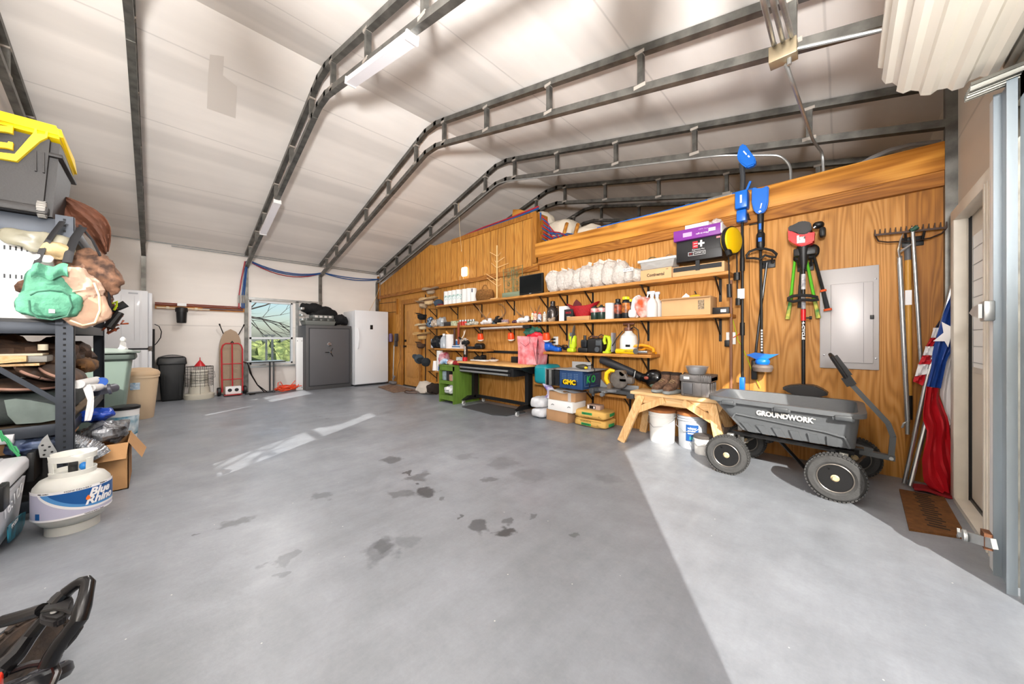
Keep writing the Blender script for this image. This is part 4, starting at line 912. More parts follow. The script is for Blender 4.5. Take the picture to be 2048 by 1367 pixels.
# --- plastic bin, cartons
def ibox(nm,label,cat,u0,u1,v1,zb,yf,dep,m,v_at=None,group=None,bev=.004):
    x0,x1=ux(u0,yf),ux(u1,yf);zt=PY((u0+u1)/2,v1,yf).z
    t=thing(nm,label,cat,((x0+x1)/2,yf+dep/2,zb),group=group);g=G();g.box(x0,x1,yf,yf+dep,zb,zt,bev);part('carton',g,m,t);return t,x0,x1,zt
m_card=mat('cardboard','#b98d5f',.85,var=.1,sc=4,bump=.1,bs=80);m_cardl=mat('light_cardboard','#cfa678',.85,var=.08,sc=5)
t,x0,x1,zt=ibox('printed_carton','tan carton printed with a word, under the clear bin','box',1281,1343,537,S1,4.06,.25,m_cardl);zc1=zt
txt('Continental',.05,((x0+x1)/2-.0,4.058,S1+(zt-S1)*.45),'-Y',m_blk,t,wid=.20,bold=.001)
txt('YTI',.02,(x1-.05,4.058,zt-.02),'-Y',m_blk,t)
xa,xb=ux(1276,4.07),ux(1353,4.07);zb,zt=zc1+.004,PY(1315,516,4.07).z
t=thing('clear_storage_bin','clear plastic bin with cables on the tan carton','storage bin',((xa+xb)/2,4.17,zb))
g=G()
m_bin=mat('cloudy_plastic','#c3c1bd',.3,alpha=.55)
frustum(g,(xa+xb)/2,4.18,zb,zt-.02,(xb-xa)/2-.045,.10,(xb-xa)/2-.02,.115,.01);part('bin_body',g,m_bin,t)
g=G();g.box(xa,xb,4.05,4.31,zt-.03,zt,.008);part('lid_rim',g,mat('frosted_rim','#d2d0cc',.35),t)
g=G()
g.tube([(xa+.08+.03*k,4.1,zb+.05+.025*math.sin(k*.9))for k in range(9)],.006,6);part('white_cable',g,m_white,t)
for k,(u0,u1,v)in enumerate(((1290,1316,505),(1325,1350,504))):
    g=G();a,b=ux(u0,4.15),ux(u1,4.15);g.tube([(a+(b-a)*q/8,4.17,zt+.0+(.045)*math.sin(math.pi*q/8))for q in range(9)],.006,6);solo('cable_loop',g,mat('olive_cable','#5a5740',.5)if not k else mat('brown_cable','#8a6a4c',.5),['olive cable arching out of the left of the clear bin','brown cable arching out of the right of the clear bin'][k],'cable')
t,x0,x1,zb2=ibox('flat_carton','long tan carton with a black mesh stripe, under the black box','box',1345,1449,528,S1,4.06,.25,m_cardl)
zb2=PY(1345,527,4.06).z-.0;g=G();zm=(S1+zb2)/2;g.box(x0+.01,x1-.025,4.054,4.06,zm-.026,zm+.022);g.box((x0+x1)/2-.015,(x0+x1)/2+.025,4.05,4.06,zm-.034,zb2-.004);part('black_mesh_stripe',g,mat('black_mesh','#232427',.6,var=.4,sc=120),t)
zt2=PY(1345,470,4.06).z
t=thing('black_product_box','black carton with a red and white cross emblem','box',((x0+x1)/2,4.19,zb2));x0b,x1b=ux(1353,4.06),ux(1444,4.06);zbk=PY(1353,482,4.06).z
zbk=zb2+(PY(1353,486,4.06).z-PY(1353,527,4.06).z)*1.0
g=G();g.box(x0b,x1b,4.06,4.32,zb2+.003,zbk,.003);g.box(x0b+.0,x1b,4.0585,4.06,zb2+(zbk-zb2)*.44,zb2+(zbk-zb2)*.45);part('carton',g,mat('black_carton','#19181a',.45),t)
xm=(x0b+x1b)/2;zq=zb2+(zbk-zb2)*.74
m_redp=mat('red_print','#c4202c',.4);m_wp=mat('white_print','#eceaea',.4)
g=G();g.box(xm-.055,xm-.005,4.056,4.06,zq-.04,zq+.035);part('red_letter_block',g,m_redp,t)
g=G();[g.box(xm-.045,xm-.005,4.0545,4.056,zq+d,zq+d+.005)for d in(-.02,.008)];g.box(xm+.0,xm+.06,4.055,4.06,zq-.006,zq+.012);g.box(xm+.02,xm+.038,4.0545,4.06,zq-.032,zq+.038);part('white_cross',g,m_wp,t)
txt('Ergonomic Plus',.02,(xm,4.057,zq-.055),'-Y',m_wp,t,wid=.12)
g=G();[g.box(*a,4.055,4.06,*b)for a,b in(((xm-.10,xm+.07),(zb2+.055,zb2+.058)),((xm-.10,xm+.07),(zb2+.092,zb2+.095)),((xm-.10,xm-.097),(zb2+.055,zb2+.095)),((xm+.067,xm+.07),(zb2+.055,zb2+.095)),((xm-.05,xm-.047),(zb2+.055,zb2+.095)))];part('outlined_label',g,m_wp,t)
txt('E+',.026,(xm-.073,4.056,zb2+.075),'-Y',m_redp,t);txt('SUPPORT HB',.018,(xm+.012,4.056,zb2+.075),'-Y',m_wp,t,wid=.095)
g=G();g.box(x1b-.05,x1b-.015,4.056,4.06,zbk-.03,zbk-.012);part('corner_sticker',g,mat('pink_sticker','#e2878a',.4),t)
g=G();g.box(x1b,x1b+.002,4.12,4.19,zb2+.09,zb2+.17);part('side_emblem',g,mat('orange_print','#d0562c',.4),t)
# purple box, resting on the black one, a little askew
px0,px1=ux(1347,4.03),ux(1441,4.03);pz0=zbk+.003;pz1=pz0+.115
t=thing('purple_box','purple and white carton lying on the black carton','box',((px0+px1)/2,4.16,pz0))
g=G();g.box(px0,px1,4.03,4.30,pz0,pz1,.003);part('carton',g,mat('purple_carton','#7b2a8f',.45),t)
g=G();g.box(px1-.006,px1+.012,4.035,4.295,pz0+.01,pz1-.004,.002);part('white_end_flap',g,m_wp,t)
g=G();g.box(px0+.10,px0+.19,4.027,4.03,pz0+.03,pz0+.075);part('lilac_photo',g,mat('lilac_print','#c9a0d2',.5),t)
g=G();g.box(px1-.11,px1-.045,4.027,4.03,pz0+.045,pz0+.08,.0014);part('white_badge',g,m_wp,t)
txt('Fiber-bright',.022,(px1-.17,4.027,pz0+.04),'-Y',m_wp,t,wid=.12,rot=math.pi);txt('100% Care',.018,(px1-.16,4.027,pz0+.085),'-Y',mat('lilac_print','#c9a0d2',.5),t,wid=.09)
g=G();wx0,wx1=ux(1370,4.08),ux(1417,4.08);g.box(wx0,wx1,4.08,4.2,pz1+.002,pz1+.055,.003);t=thing('white_carton','small white carton on the purple carton','box',((wx0+wx1)/2,4.14,pz1));part('carton',g,m_wp,t)
txt('7.5 inch',.018,((wx0+wx1)/2+.02,4.079,pz1+.03),'-Y',mat('grey_blue_print','#7b8a9c',.5),t)
g=G();g.blob((wx1+.05,4.17,pz1+.04),(.06,.07,.035),2.2,.03,12,3);part('crumpled_wrap',g,m_clr,t)
# --- yellow retractable cord reel and hanging leads
m_yel=mat('safety_yellow','#e2b90c',.35);q=PY(1463,481,3.98)
t=thing('cord_reel','yellow retractable cord reel hanging beside the purple box','cord reel',(q.x,q.y,q.z-.12))
g=G();M_=Matrix.Rotation(R(20),4,'Z');g.lathe([(.001,-.045),(.09,-.045),(.125,-.03),(.135,0),(.125,.03),(.09,.045),(.001,.045)],(0,0,0),32,'Y',sx=1,M=None);g.xf(Matrix.Translation(q)@Matrix.Rotation(R(70),4,'Z'));part('housing',g,m_yel,t)
g=G();g.lathe([(.13,-.016),(.141,-.016),(.141,.016),(.13,.016)],(0,0,0),32,'Y');g.lathe([(.001,.04),(.05,.04),(.05,.052),(.001,.055)],(0,0,0),20,'Y');g.xf(Matrix.Translation(q)@Matrix.Rotation(R(70),4,'Z'));part('black_band',g,m_blk,t)
g=G();g.cyl(q+Vector((-.02,-.06,-.10)),q+Vector((-.0,-.07,-.16)),.028,seg=12);part('cord_outlet',g,m_blk,t)
g=G();g.bar(q+Vector((0,.03,0)),(q.x,YW,q.z),.03,.05);part('wall_bracket',g,m_blkm,t)
g=G();g.tube([PY(u,v,4.05)for u,v in((1457,500),(1458,540),(1459,575))],.006,6);part('supply_cord',g,m_blk,t)
g=G();e1,e2=PY(1458,568,4.05),PY(1459,594,4.05);g.cyl(e1,e2,.022,seg=10);part('inline_box',g,m_blk,t)
g=G();g.tube([PY(u,v,4.12)for u,v in((1472,480),(1474,520),(1474,550),(1475,590),(1476,610))],.006,6);g.cyl(PY(1474,545,4.12),PY(1474,560,4.12),.03,seg=10);g.cyl(PY(1477,596,4.12),PY(1477,610,4.12),.026,seg=10);part('plug_cord',g,m_blk,t)
g=G();a=PY(1482,587,4.1);g.box(a.x-.03,a.x+.03,4.1,4.103,a.z-.05,a.z+.05,0,None);part('white_tag',g,m_wp,t)
g=G();a,b=PY(1462,560,4.12),PY(1461,778,4.12);g.tube([a,Vector((a.x,4.12,.35))],.014,8);solo('brown_pole',g,mat('brown_pole_paint','#7a5138',.5),'thin brown pole standing against the wall by the shelf ends','pole')
# --- wall outlets
def outlet(u,v,label,plugs=0):
    p=PY(u,v,YW);t=thing('wall_outlet',label,'outlet',p)
    g=G();g.box(p.x-.045,p.x+.045,YW-.008,YW,p.z-.065,p.z+.065,.003);part('cover_plate',g,m_white,t)
    g=G();[g.box(p.x-.018,p.x+.018,YW-.011,YW-.007,p.z+d-.015,p.z+d+.015,.004)for d in(-.025,.025)];part('sockets',g,mat('cream_socket','#cfcdc8',.4),t);return t,p
t,p=outlet(1462,676,'white wall outlet behind the brown pole with a black adapter')
g=G();g.box(p.x-.05,p.x+.0,YW-.06,YW-.01,p.z-.09,p.z-.02,.006);part('black_adapter',g,m_blk,t)
t,p=outlet(1112,681,'white wall outlet with two black plugs above the blue tool')
for d in(-.025,.025):g=G();g.box(p.x-.05,p.x+.0,YW-.05,YW-.01,p.z+d-.012,p.z+d+.012,.004);g.tube([(p.x-.04,YW-.04,p.z+d),(p.x-.09,YW-.08,p.z+d-.02),(p.x-.14,YW-.1,p.z-.10),(p.x-.15,YW-.12,p.z-.2)],.005,6);part('plug',g,m_blk,t)
outlet(930,682,'white wall outlet left of the workbench behind the vise')
# --- second shelf
y2=4.12
g=G();x=ux(861,4.1);g.blob((x,4.10,S2+.10),(.06,.07,.10),2.2,.05,10,2);item('hanging_foil_pouch','blue and silver foil pouch at the left end of the second shelf','pouch',g,mat('blue_silver_foil','#8fa6bd',.2,.6,col2='#1c2a45',sc=20))
g=G();x=ux(871,4.15);g.blob((x,4.16,S2+.075),(.09,.08,.075),3,.03,10,4);item('clear_pouch','clear pouch of brown bits beside the foil pouch','pouch',g,mat('brown_bits_pouch','#8c7357',.3,col2='#cfc4b8',sc=30))
g=G();x=ux(882,4.12);g.blob((x,4.14,S2+.09),(.085,.06,.09),3.2,.04,8,9);item('silver_bag','crumpled silver bag standing on the second shelf','bag',g,mat('crumpled_silver','#b9bec1',.25,.5,bump=.8,bs=30))
g=G();a,b=ux(889,y2),ux(903,y2);g.box(a,b,4.1,4.25,S2,S2+.09,.006);item('dark_tin','dark flat tin right of the silver bag','tin',g,mat('dark_tin','#2c2626',.4))
g=G();a,b=ux(903,y2),ux(914,y2);g.box(a,b,4.1,4.2,S2,S2+.10,.006);item('pale_printed_box','small pale green printed box on the second shelf','box',g,mat('pale_green_print','#c9cdb0',.5,col2='#7e8a62',sc=25))
spice=[('#a33c22','orange topped spice jar at the left of the jar row'),('#b3261e','red spice jar second in the jar row'),('#c23a2a','red spice jar third in the jar row'),('#5d6b52','green spice jar fourth in the jar row'),('#4e5d4a','dark green spice jar fifth in the jar row'),('#6a7560','grey green spice jar sixth in the jar row')]
for k,(c_,l)in enumerate(spice):
    x=ux(919+k*5.3,4.1);t=thing('spice_jar',l,'jar',(x,4.12,S2),group='row of spice jars')
    g=G();g.lathe([(.001,0),(.03,0),(.03,.075),(.024,.085)],(x,4.12,S2),14);part('glass',g,mat('jar_'+c_[1:],c_,.3),t)
    g=G();g.lathe([(.029,.082),(.029,.11),(.001,.112)],(x,4.12,S2),14);part('lid',g,m_galvl,t)
g=G();a,b=ux(928,4.07),ux(954,4.07);g.blob(((a+b)/2,4.1,S2+.03),((b-a)/2,.05,.03),2.6,.03,12,3);item('white_cloth_bundle','low pale cloth bundle in front of the green jars','cloth',g,mat('speckled_cloth','#d8d2c6',.9,col2='#8f8d7c',sc=25))
# deer skulls
m_ant=mat('antler','#a07c55',.6,col2='#6d4c30',sc=6);m_bone=mat('bleached_bone','#e4e4e6',.6,var=.12,sc=25)
def skull(u,label,s=1.0,seed=1,mir=1,tines=None):
    x=ux(u,4.12);t=thing('antlered_skull',label,'skull',(x,4.14,S2),group='antlered skulls')
    g=G();g.blob((x,4.14,S2+.055),(.12,.06,.05),2.0,.02,12,seed);g.blob((x-.10,4.13,S2+.035),(.08,.035,.03),2.0,.01,12,seed);g.blob((x+.06,4.14,S2+.08),(.05,.05,.035),2.0,.01,10,seed);part('skull_bone',g,m_bone,t)
    for side,pts in tines:
        g=G();P0=[PY(uu,vv,4.12+side)for uu,vv in pts[0]];g.tube(P0,[.016-.010*k/(len(P0)-1)for k in range(len(P0))],8)
        for br in pts[1:]:P1=[PY(uu,vv,4.12+side+.02*k)for k,(uu,vv)in enumerate(br)];g.tube(P1,[.009-.006*k/(len(P1)-1)for k in range(len(P1))],6)
        part('antler',g,m_ant,t)
skull(973,'bleached antlered skull left of the centre of the second shelf',tines=[(-.03,[[(975,640),(968,632),(960,622),(955,610)],[(974,637),(976,630),(980,624),(983,621)]]),(.04,[[(985,639),(995,637),(1006,632),(1011,624),(1010,616),(1004,609),(996,607)],[(1006,632),(1004,622),(1001,615)],[(993,637),(993,630)]])])
skull(1046,'second antlered skull near the dark growler jug',tines=[(-.03,[[(1048,634),(1040,629),(1033,622),(1030,613)],[(1046,632),(1046,625),(1045,621)]]),(.04,[[(1056,636),(1066,632),(1073,628),(1076,618),(1079,610)],[(1070,629),(1064,620),(1060,610)],[(1073,628),(1070,615)]])])
g=G();a=ux(988,4.2);g.box(a-.04,a+.05,4.18,4.26,S2,S2+.07,.01);item('blue_grey_box','small blue grey box behind the left skull','box',g,mat('blue_grey_box','#4a6473',.5))
g=G();a=ux(997,4.2);g.blob((a,4.2,S2+.06),(.09,.06,.06),2.2,.05,10,5);item('black_gloves','dark bunched glove between the skull and picture frame','glove',g,m_bagk)
g=G();a,b=ux(1001,4.1),ux(1014,4.1);g.box(a,b,4.12,4.15,S2,S2+.075,.004);g.m(1).box(a+.012,b-.012,4.117,4.121,S2+.012,S2+.063);item('small_photo_frame','small pinkish photo frame on the second shelf','frame',g,[mat('rose_frame','#a37b74',.5),mat('dark_photo','#4a3a4a',.4,col2='#b0a0a8',sc=30)])
g=G();a,b=ux(994,4.04),ux(1012,4.04);g.box(a,b,4.04,4.09,S2,S2+.02,.003);item('wooden_ruler_block','flat pale wooden block on the shelf edge','block',g,m_lumber)
g=G();a=ux(1030,4.1);g.blob((a,4.12,S2+.03),(.06,.05,.03),2.6,.02,12,8);item('purple_sunglasses_case','small dark purple case between the skulls','case',g,mat('dark_purple','#4a2a3a',.5))
g=G();rnd=random.Random(4)
for k in range(12):a=ux(1058+k*1.7,4.07);g.tube([(a+rnd.uniform(-.03,.03),4.06+rnd.uniform(0,.06),S2+.012+rnd.uniform(0,.03))for q in range(6)],.007,5)
item('black_clamps','tangle of black clips on the second shelf edge','clips',g,m_blk)
def bottle(nm,label,u,Y,zb,r,h,body,cap=None,capc=None,band=None,prof=None,group=None,bandz=(.25,.7)):
    x=ux(u,Y-r*.5);t=thing(nm,label,'bottle',(x,Y,zb),group=group)
    g=G();P0=prof or[(.001,0),(r*.92,0),(r,.008),(r,h*.72),(r*.75,h*.82),(r*.42,h*.86),(r*.42,h*.9)]
    g.lathe(P0,(x,Y,zb),20);part('body',g,body,t)
    if band:g=G();g.lathe([(r*1.015,h*bandz[0]),(r*1.015,h*bandz[1])],(x,Y,zb),20);part('label',g,band,t)
    if capc:g=G();c0=P0[-1];cr=capc[1]if len(capc)>1 else r*.5;g.lathe([(cr,h*.86),(cr,h*.98),(cr*.8,h),(.001,h)],(x,Y,zb),16);part('cap',g,capc[0],t)
    return t,x
m_orp=mat('orange_plastic','#d9541e',.4);m_ylw=mat('yellow_cap','#e0cf1c',.35);m_gdark=mat('bottle_dark','#1c1e22',.3)
for k,(u,r,h,b_,c_,l)in enumerate(((1064,.026,.15,'#c2b23a',m_white,'small yellow paint bottle beside the right skull'),(1069,.033,.17,'#b5714a',m_orp,'brown bottle with an orange top beside the right skull'),(1078,.032,.15,'#6e7fa6',m_redp,'blue labelled bottle with a red top'),(1088,.030,.155,'#a59884',m_galvl,'grey clear bottle left of the growler jug'))):
    bottle('craft_paint_bottle',l,u,4.12-.02*(k%2),S2,r,h,mat('paint_'+b_[1:],b_,.35,col2='#d9cfc4',sc=35),capc=(c_,r*.6),group='paint bottles by the growler')
t,x=bottle('growler_jug','dark steel growler jug with a narrow neck on the second shelf',1102,4.15,S2,.085,.31,mat('pewter','#4b4645',.25,.8),capc=(mat('dark_cap','#33302f',.3,.6),.038),prof=[(.001,0),(.08,0),(.088,.02),(.09,.15),(.075,.2),(.04,.235),(.036,.27)])
g=G();g.tube([(x+.05,4.13,S2+.22),(x+.11,4.13,S2+.23),(x+.115,4.13,S2+.12),(x+.085,4.13,S2+.07)],.009,8);part('handle',g,mat('pewter','#4b4645'),t)
for k,du in enumerate((0,7)):g=G();a=ux(1097+du,4.05);g.blob((a,4.07,S2+.03),(.03,.03,.028),2.5,.02,14,k);item('shell_piece',['left one of two pale shells in front of the jug','right one of two pale shells in front of the jug'][k],'shell',g,mat('pale_shell','#a8917a',.6,var=.3,sc=30))
m_dkp=mat('black_red_print','#2a2426',.4,col2='#a3443e',sc=22)
t,a,b,z_=ibox('white_software_box','tall white box left of the red basket','box',1118,1132,612,S2,4.08,.2,m_white)
t,a,b,z_=ibox('black_red_box','black box with red lettering, partly behind the flat carton','box',1128,1146,618,S2,4.06,.12,mat('black_carton','#19181a'))
txt('RACK',.04,((a+b)/2,4.058,z_-.05),'-Y',m_redp,t,wid=.09);txt('120V',.03,((a+b)/2,4.058,z_-.11),'-Y',m_wp,t)
t,a,b,zcb=ibox('shallow_carton','shallow brown carton under the red basket','box',1133,1178,632,S2,4.05,.2,m_card)
x=ux(1163,4.12);t=thing('red_wire_basket','red scalloped woven basket with flared ends on the shallow carton','basket',(x,4.15,zcb));m_rb=mat('red_woven','#b5121f',.35,var=.35,sc=70,bump=1,bs=120)
g=G();zb_=zcb+.003
g.sheet(lambda a,b:(x+math.cos(a*6.2832)*(.10+.11*b+.05*b*b*abs(math.cos(a*6.2832))**3),4.15+math.sin(a*6.2832)*(.07+.04*b),zb_+.14*b+.055*b*abs(math.cos(a*6.2832))**4),36,8,.006);g.lathe([(.001,0),(.10,0),(.10,.006),(.001,.006)],(x,4.15,zb_),24,sy=.7);part('basket_shell',g,m_rb,t)
g=G();a=ux(1156,4.18);g.prism([(a-.09,zb_+.12),(a+.08,zb_+.12),(a+.05,zb_+.19),(a-.02,zb_+.245),(a-.06,zb_+.2)],'Y',4.16,4.18);item('maroon_folder','maroon folder standing inside the red basket','folder',g,mat('maroon_card','#5c1f22',.6))
for k,(u,l)in enumerate(((1187,'left of the two green propane canisters'),(1201,'right of the two green propane canisters'))):
    bottle('propane_canister',l,u,4.14,S2,.052,.20,mat('dark_green_paint','#20352e',.3),band=mat('red_white_band','#d9c6c0',.4,col2='#b3303a',sc=25),bandz=(.5,.78),capc=(m_blk,.018),group='green propane canisters',prof=[(.001,0),(.045,0),(.052,.012),(.052,.15),(.04,.175),(.015,.185)])
g=G();x=ux(1218,4.12);g.lathe([(.015,0),(.058,0),(.058,.21),(.015,.21),(.015,0)],(x,4.14,S2),20);item('paper_roll','white paper roll right of the green canisters','paper roll',g,m_pap)
bottle('black_fuel_bottle','black bottle with an orange print beside the white roll',1234,4.13,S2,.05,.255,m_gdark,band=mat('orange_black_label','#c05a36',.4,col2='#1f1d20',sc=18),capc=(m_blk,.032))
bottle('yellow_capped_bottle','black bottle with a yellow cap, in front of its twin',1250,4.12,S2,.052,.275,m_gdark,band=mat('orange_yellow_label','#d07a2c',.4,col2='#3a2016',sc=18),capc=(m_ylw,.045),group='yellow capped bottles')
bottle('yellow_capped_bottle','black bottle with a yellow cap, mostly hidden behind its twin',1258,4.22,S2,.05,.25,m_gdark,capc=(m_ylw,.04),group='yellow capped bottles')
g=G();x=ux(1269,4.13);g.blob((x,4.18,S2+.14),(.06,.05,.14),3.5,.02,8,3);item('white_refill_pouch','tall white pouch left of the red and white bag','pouch',g,m_wp)
g=G();x=ux(1264,4.06);g.blob((x,4.07,S2+.05),(.045,.03,.05),3.5,.006,8,3);item('small_white_jar','small white jar on the front edge of the second shelf','jar',g,m_wp)
g=G();x=ux(1284,4.12);g.blob((x,4.15,S2+.13),(.085,.06,.13),3.0,.03,8,6);item('red_white_pouch','crumpled red and white pouch left of the spray bottles','pouch',g,mat('red_white_foil','#e8e0dc',.4,col2='#d4532c',sc=7))
for k,(u,yy,l,cc)in enumerate(((1302,4.10,'white spray bottle with a white trigger, in front','#eef0f0'),(1312,4.2,'white spray bottle with a pale blue trigger, behind the other','#c7d3e6'))):
    t,x=bottle('spray_bottle',l,u,yy,S2,.062,.26,mat('milky_plastic','#dcdcda',.35),prof=[(.001,0),(.058,0),(.062,.012),(.062,.15),(.05,.19),(.022,.225),(.018,.25)],group='white spray bottles')
    g=G();m_tr=mat('trigger_'+cc[1:],cc,.35);g.cyl((x,yy,S2+.245),(x,yy,S2+.275),.022,seg=12);g.box(x-.06,x+.035,yy-.014,yy+.014,S2+.275,S2+.31,.01);g.bar((x-.045,yy,S2+.28),(x-.06,yy,S2+.235),.012,.012,(0,1,0));part('trigger',g,m_tr,t)
t,a,b,zc2=ibox('large_open_carton','large open tan carton on the right of the second shelf','box',1323,1421,594,S2,4.06,.25,m_cardl)
g=G();g.box(b-.12,b-.06,4.055,4.06,S2+.06,S2+.16);part('shipping_label',g,mat('grey_printed_label','#a89478',.6,col2='#6b5a44',sc=60),t)
g=G();g.raw([(a,4.06,zc2),(b,4.06,zc2),(b,4.02,zc2-.02),(a,4.02,zc2-.022)],[(0,1,2,3)]);part('front_flap',g,m_cardl,t)
g=G();q=ux(1372,4.15);g.prism([(q-.06,zc2-.0),(q+.06,zc2-.0),(q,zc2+.055)],'Y',4.15,4.16);item('white_paper_corner','white paper corner sticking out of the open carton','paper',g,m_wp)
g=G();q=ux(1389,4.15);g.blob((q,4.16,zc2+.01),(.06,.05,.02),2,.02,9,1);item('yellow_rag','yellow rag showing over the edge of the open carton','rag',g,mat('yellow_cloth','#d9b32c',.8))
g=G();g.tube([(ux(1396,4.15),4.16,zc2-.01),(ux(1389,4.15),4.16,zc2+.07)],.006,6);item('black_rod_tip','black rod tip leaning out of the open carton','rod',g,m_blk)
t,a,b,z_=ibox('small_black_box','small black box with a white label at the right end of the second shelf','box',1425,1458,614,S2,4.10,.18,mat('black_carton','#19181a'))
g=G();g.box((a+b)/2+.0,(a+b)/2+.05,4.097,4.1,S2+.02,S2+.05);part('white_label',g,m_wp,t)
# --- third shelf, left
g=G();x=ux(864,4.1);g.box(x-.05,x+.03,4.1,4.22,S3,S3+.19,.01);item('white_mail_box','white narrow box at the left end of the third shelf','box',g,mat('off_white_box','#cfd0d4',.5))
g=G();x=ux(876,4.12);g.blob((x,4.14,S3+.115),(.14,.11,.115),2.8,.06,7,4);item('black_plastic_bag','crumpled black plastic bag on the left third shelf','bag',g,mat('black_film','#14181d',.25,bump=.8,bs=20))
t,x=bottle('gallon_jug','clear gallon jug with a white label beside the black bag',885,4.13,S3,.075,.30,mat('clear_jug','#b4bcc4',.15,alpha=.75),band=m_wp,bandz=(.1,.4),capc=(m_wp,.03),prof=[(.001,0),(.07,0),(.078,.012),(.078,.17),(.06,.22),(.025,.255),(.022,.27)])
g=G();x=ux(898,4.12);g.lathe([(.001,0),(.085,0),(.088,.01),(.088,.24),(.09,.245),(.09,.275),(.08,.285),(.001,.285)],(x,4.15,S3),24);item('white_wipes_tub','tall white cylindrical tub on the left third shelf','tub',g,m_wp)
t,a,b,z_=ibox('blue_white_carton','blue and white carton behind the vise on the left third shelf','box',904,920,678,S3,4.08,.2,mat('white_print','#eceaea'))
g=G();g.prism([(a+.02,S3+.07),(b-.02,S3+.07),((a+b)/2+.02,z_-.02)],'Y',4.076,4.08);g.box(a,b,4.077,4.08,S3+.03,S3+.05);part('blue_emblem',g,mat('blue_print','#2f6ea8',.4),t)
for k,(pts,l)in enumerate((((892,662,904,676),'upper wooden mallet leaning on the white tub'),((894,671,903,678),'lower wooden mallet leaning on the white tub'))):
    t=thing('wooden_mallet',l,'mallet',PY(pts[2],pts[3],4.2));g=G();a,b=PY(pts[0],pts[1],4.12),PY(pts[2],pts[3],4.2);g.tube([a,b],[.02,.028],10);part('handle',g,mat('honey_wood','#cf8f3e',.5),t)
    g=G();g.cyl(b,b+(b-a).normalized()*.07,.03,seg=10);part('head',g,mat('brown_leather','#4a3026'),t)
g=G();a,b=ux(936,4.1),ux(964,4.1);g.blob(((a+b)/2+.1,4.14,S3+.055),((b-a)/2-.1,.07,.055),3.4,.015,8,4);item('rolled_black_case','black rolled case at the right end of the left third shelf','case',g,m_blk)
g=G();g.box(ux(932,4.1),ux(950,4.1),4.06,4.2,S3,S3+.05,.01);item('black_sheath','flat black case with silver clip next to the rolled case','case',g,m_gdark)
# --- low left shelf
g=G();x=ux(866,4.05);g.lathe([(.055,0),(.038,.2),(.001,.2)],(x,4.1,S4),20);item('stack_of_paper_cups','stack of white paper cups upside down on the low left shelf','cups',g,m_wp)
g=G();x=ux(874,4.05);g.lathe([(.001,0),(.065,0),(.065,.42),(.001,.42)],(x,4.12,S4),20);item('tall_white_roll','tall white roll standing on the low left shelf','roll',g,m_pap)
g=G();x=ux(884,4.1);g.blob((x,4.15,S4+.19),(.10,.09,.19),3,.03,7,4);item('pink_print_package','pink and white printed package right of the tall roll','package',g,mat('pink_print','#d9b8c2',.4,col2='#a83a4c',sc=12))
g=G();x=ux(880,4.0);g.blob((x,4.07,S4+.06),(.14,.05,.06),3,.03,7,6);item('blue_tan_package','blue and tan package at the front of the low left shelf','package',g,mat('blue_tan_print','#c9a886',.4,col2='#2f6fae',sc=8))
# --- LED bar and the three orange clamp lamps
t=thing('under_shelf_light','silver light bar hung under the second shelf above the workbench','light',(ux(1005,4.0),4.03,S2-.06))
a,b=PY(962,657,4.02),PY(1046,653,4.02);g=G();g.tube([a,b],.02,12);part('tube',g,mat('silver_tube','#b9b2ad',.3,.4),t)
for q,q2 in((a,-1),(b,1)):g=G();g.bar(q+Vector((-.02,.02,0)),q+Vector((.10*q2+.04,.02,0)),.05,.05);part('end_mount',g,m_blk,t)
m_lor=mat('lamp_orange','#e0491c',.35)
for k,(u,v)in enumerate(((961,674),(1022,673),(1093,674))):
    p=PY(u,v,4.09);t=thing('orange_lamp',['left of the three orange clamp lamps under the second shelf','middle of the three orange clamp lamps, above the workbench','right of the three orange clamp lamps, beside the pink bag'][k],'lamp',p,group='orange clamp lamps',local=True,rot=(R(12),R(6),0))
    g=G();g.lathe([(.001,.07),(.045,.065),(.055,.02),(.06,-.035)],(0,0,0),20);part('shade',g,m_lor,t)
    g=G();g.lathe([(.058,-.03),(.056,-.05),(.035,-.068),(.001,-.072)],(0,0,0),20);part('bulb',g,mat('bulb_glass','#f2efe9',.2),t)
    g=G();g.cyl((0,0,.07),(0,.02,S2-.04-p.z),.006,seg=6);part('stem',g,m_blkm,t)
# knife strip
g=G();a,b=PY(975,702,YW),PY(1036,702,YW);g.box(a.x,b.x,YW-.02,YW,a.z-.025,a.z+.02,.002);item('magnetic_tool_strip','long black magnetic strip on the wall above the workbench','tool strip',g,m_blk)
# --- third shelf, right
m_blu=mat('tool_blue','#0f55b5',.35);m_lime=mat('tool_lime','#b7c921',.4)
x=ux(1092,4.1);t=thing('blue_glue_gun','blue power tool lying on the right third shelf','power tool',(x,4.15,S3))
g=G();g.blob((x-.02,4.15,S3+.07),(.09,.07,.07),3.2,.012,9,2);g.cyl((x+.03,4.15,S3+.06),(x+.16,4.15,S3+.04),.05,.04,16);part('body',g,m_blu,t)
g=G();g.blob((x+.19,4.14,S3+.035),(.06,.05,.035),3.5,0);part('battery',g,m_blu,t);g=G();g.tube([(x-.1,4.1,S3+.11),(x-.12,4.1,S3+.14),(x-.04,4.1,S3+.15),(x,4.1,S3+.13)],.012,8);part('handle',g,m_blu,t)
rnd=random.Random(9);g=G();x=ux(1122,4.15)
for k in range(5):g.tube([(x+rnd.uniform(-.13,.1)+.03*q,4.12+rnd.uniform(0,.12),S3+.015+.09*abs(math.sin(q+k)))for q in range(6)],.006,6)
item('black_cord_tangle','tangle of black cords between the blue tool and the chainsaw','cord',g,m_blk)
x=ux(1140,4.08);t=thing('mini_chainsaw','lime and grey pruning chainsaw standing on its battery','chainsaw',(x,4.12,S3))
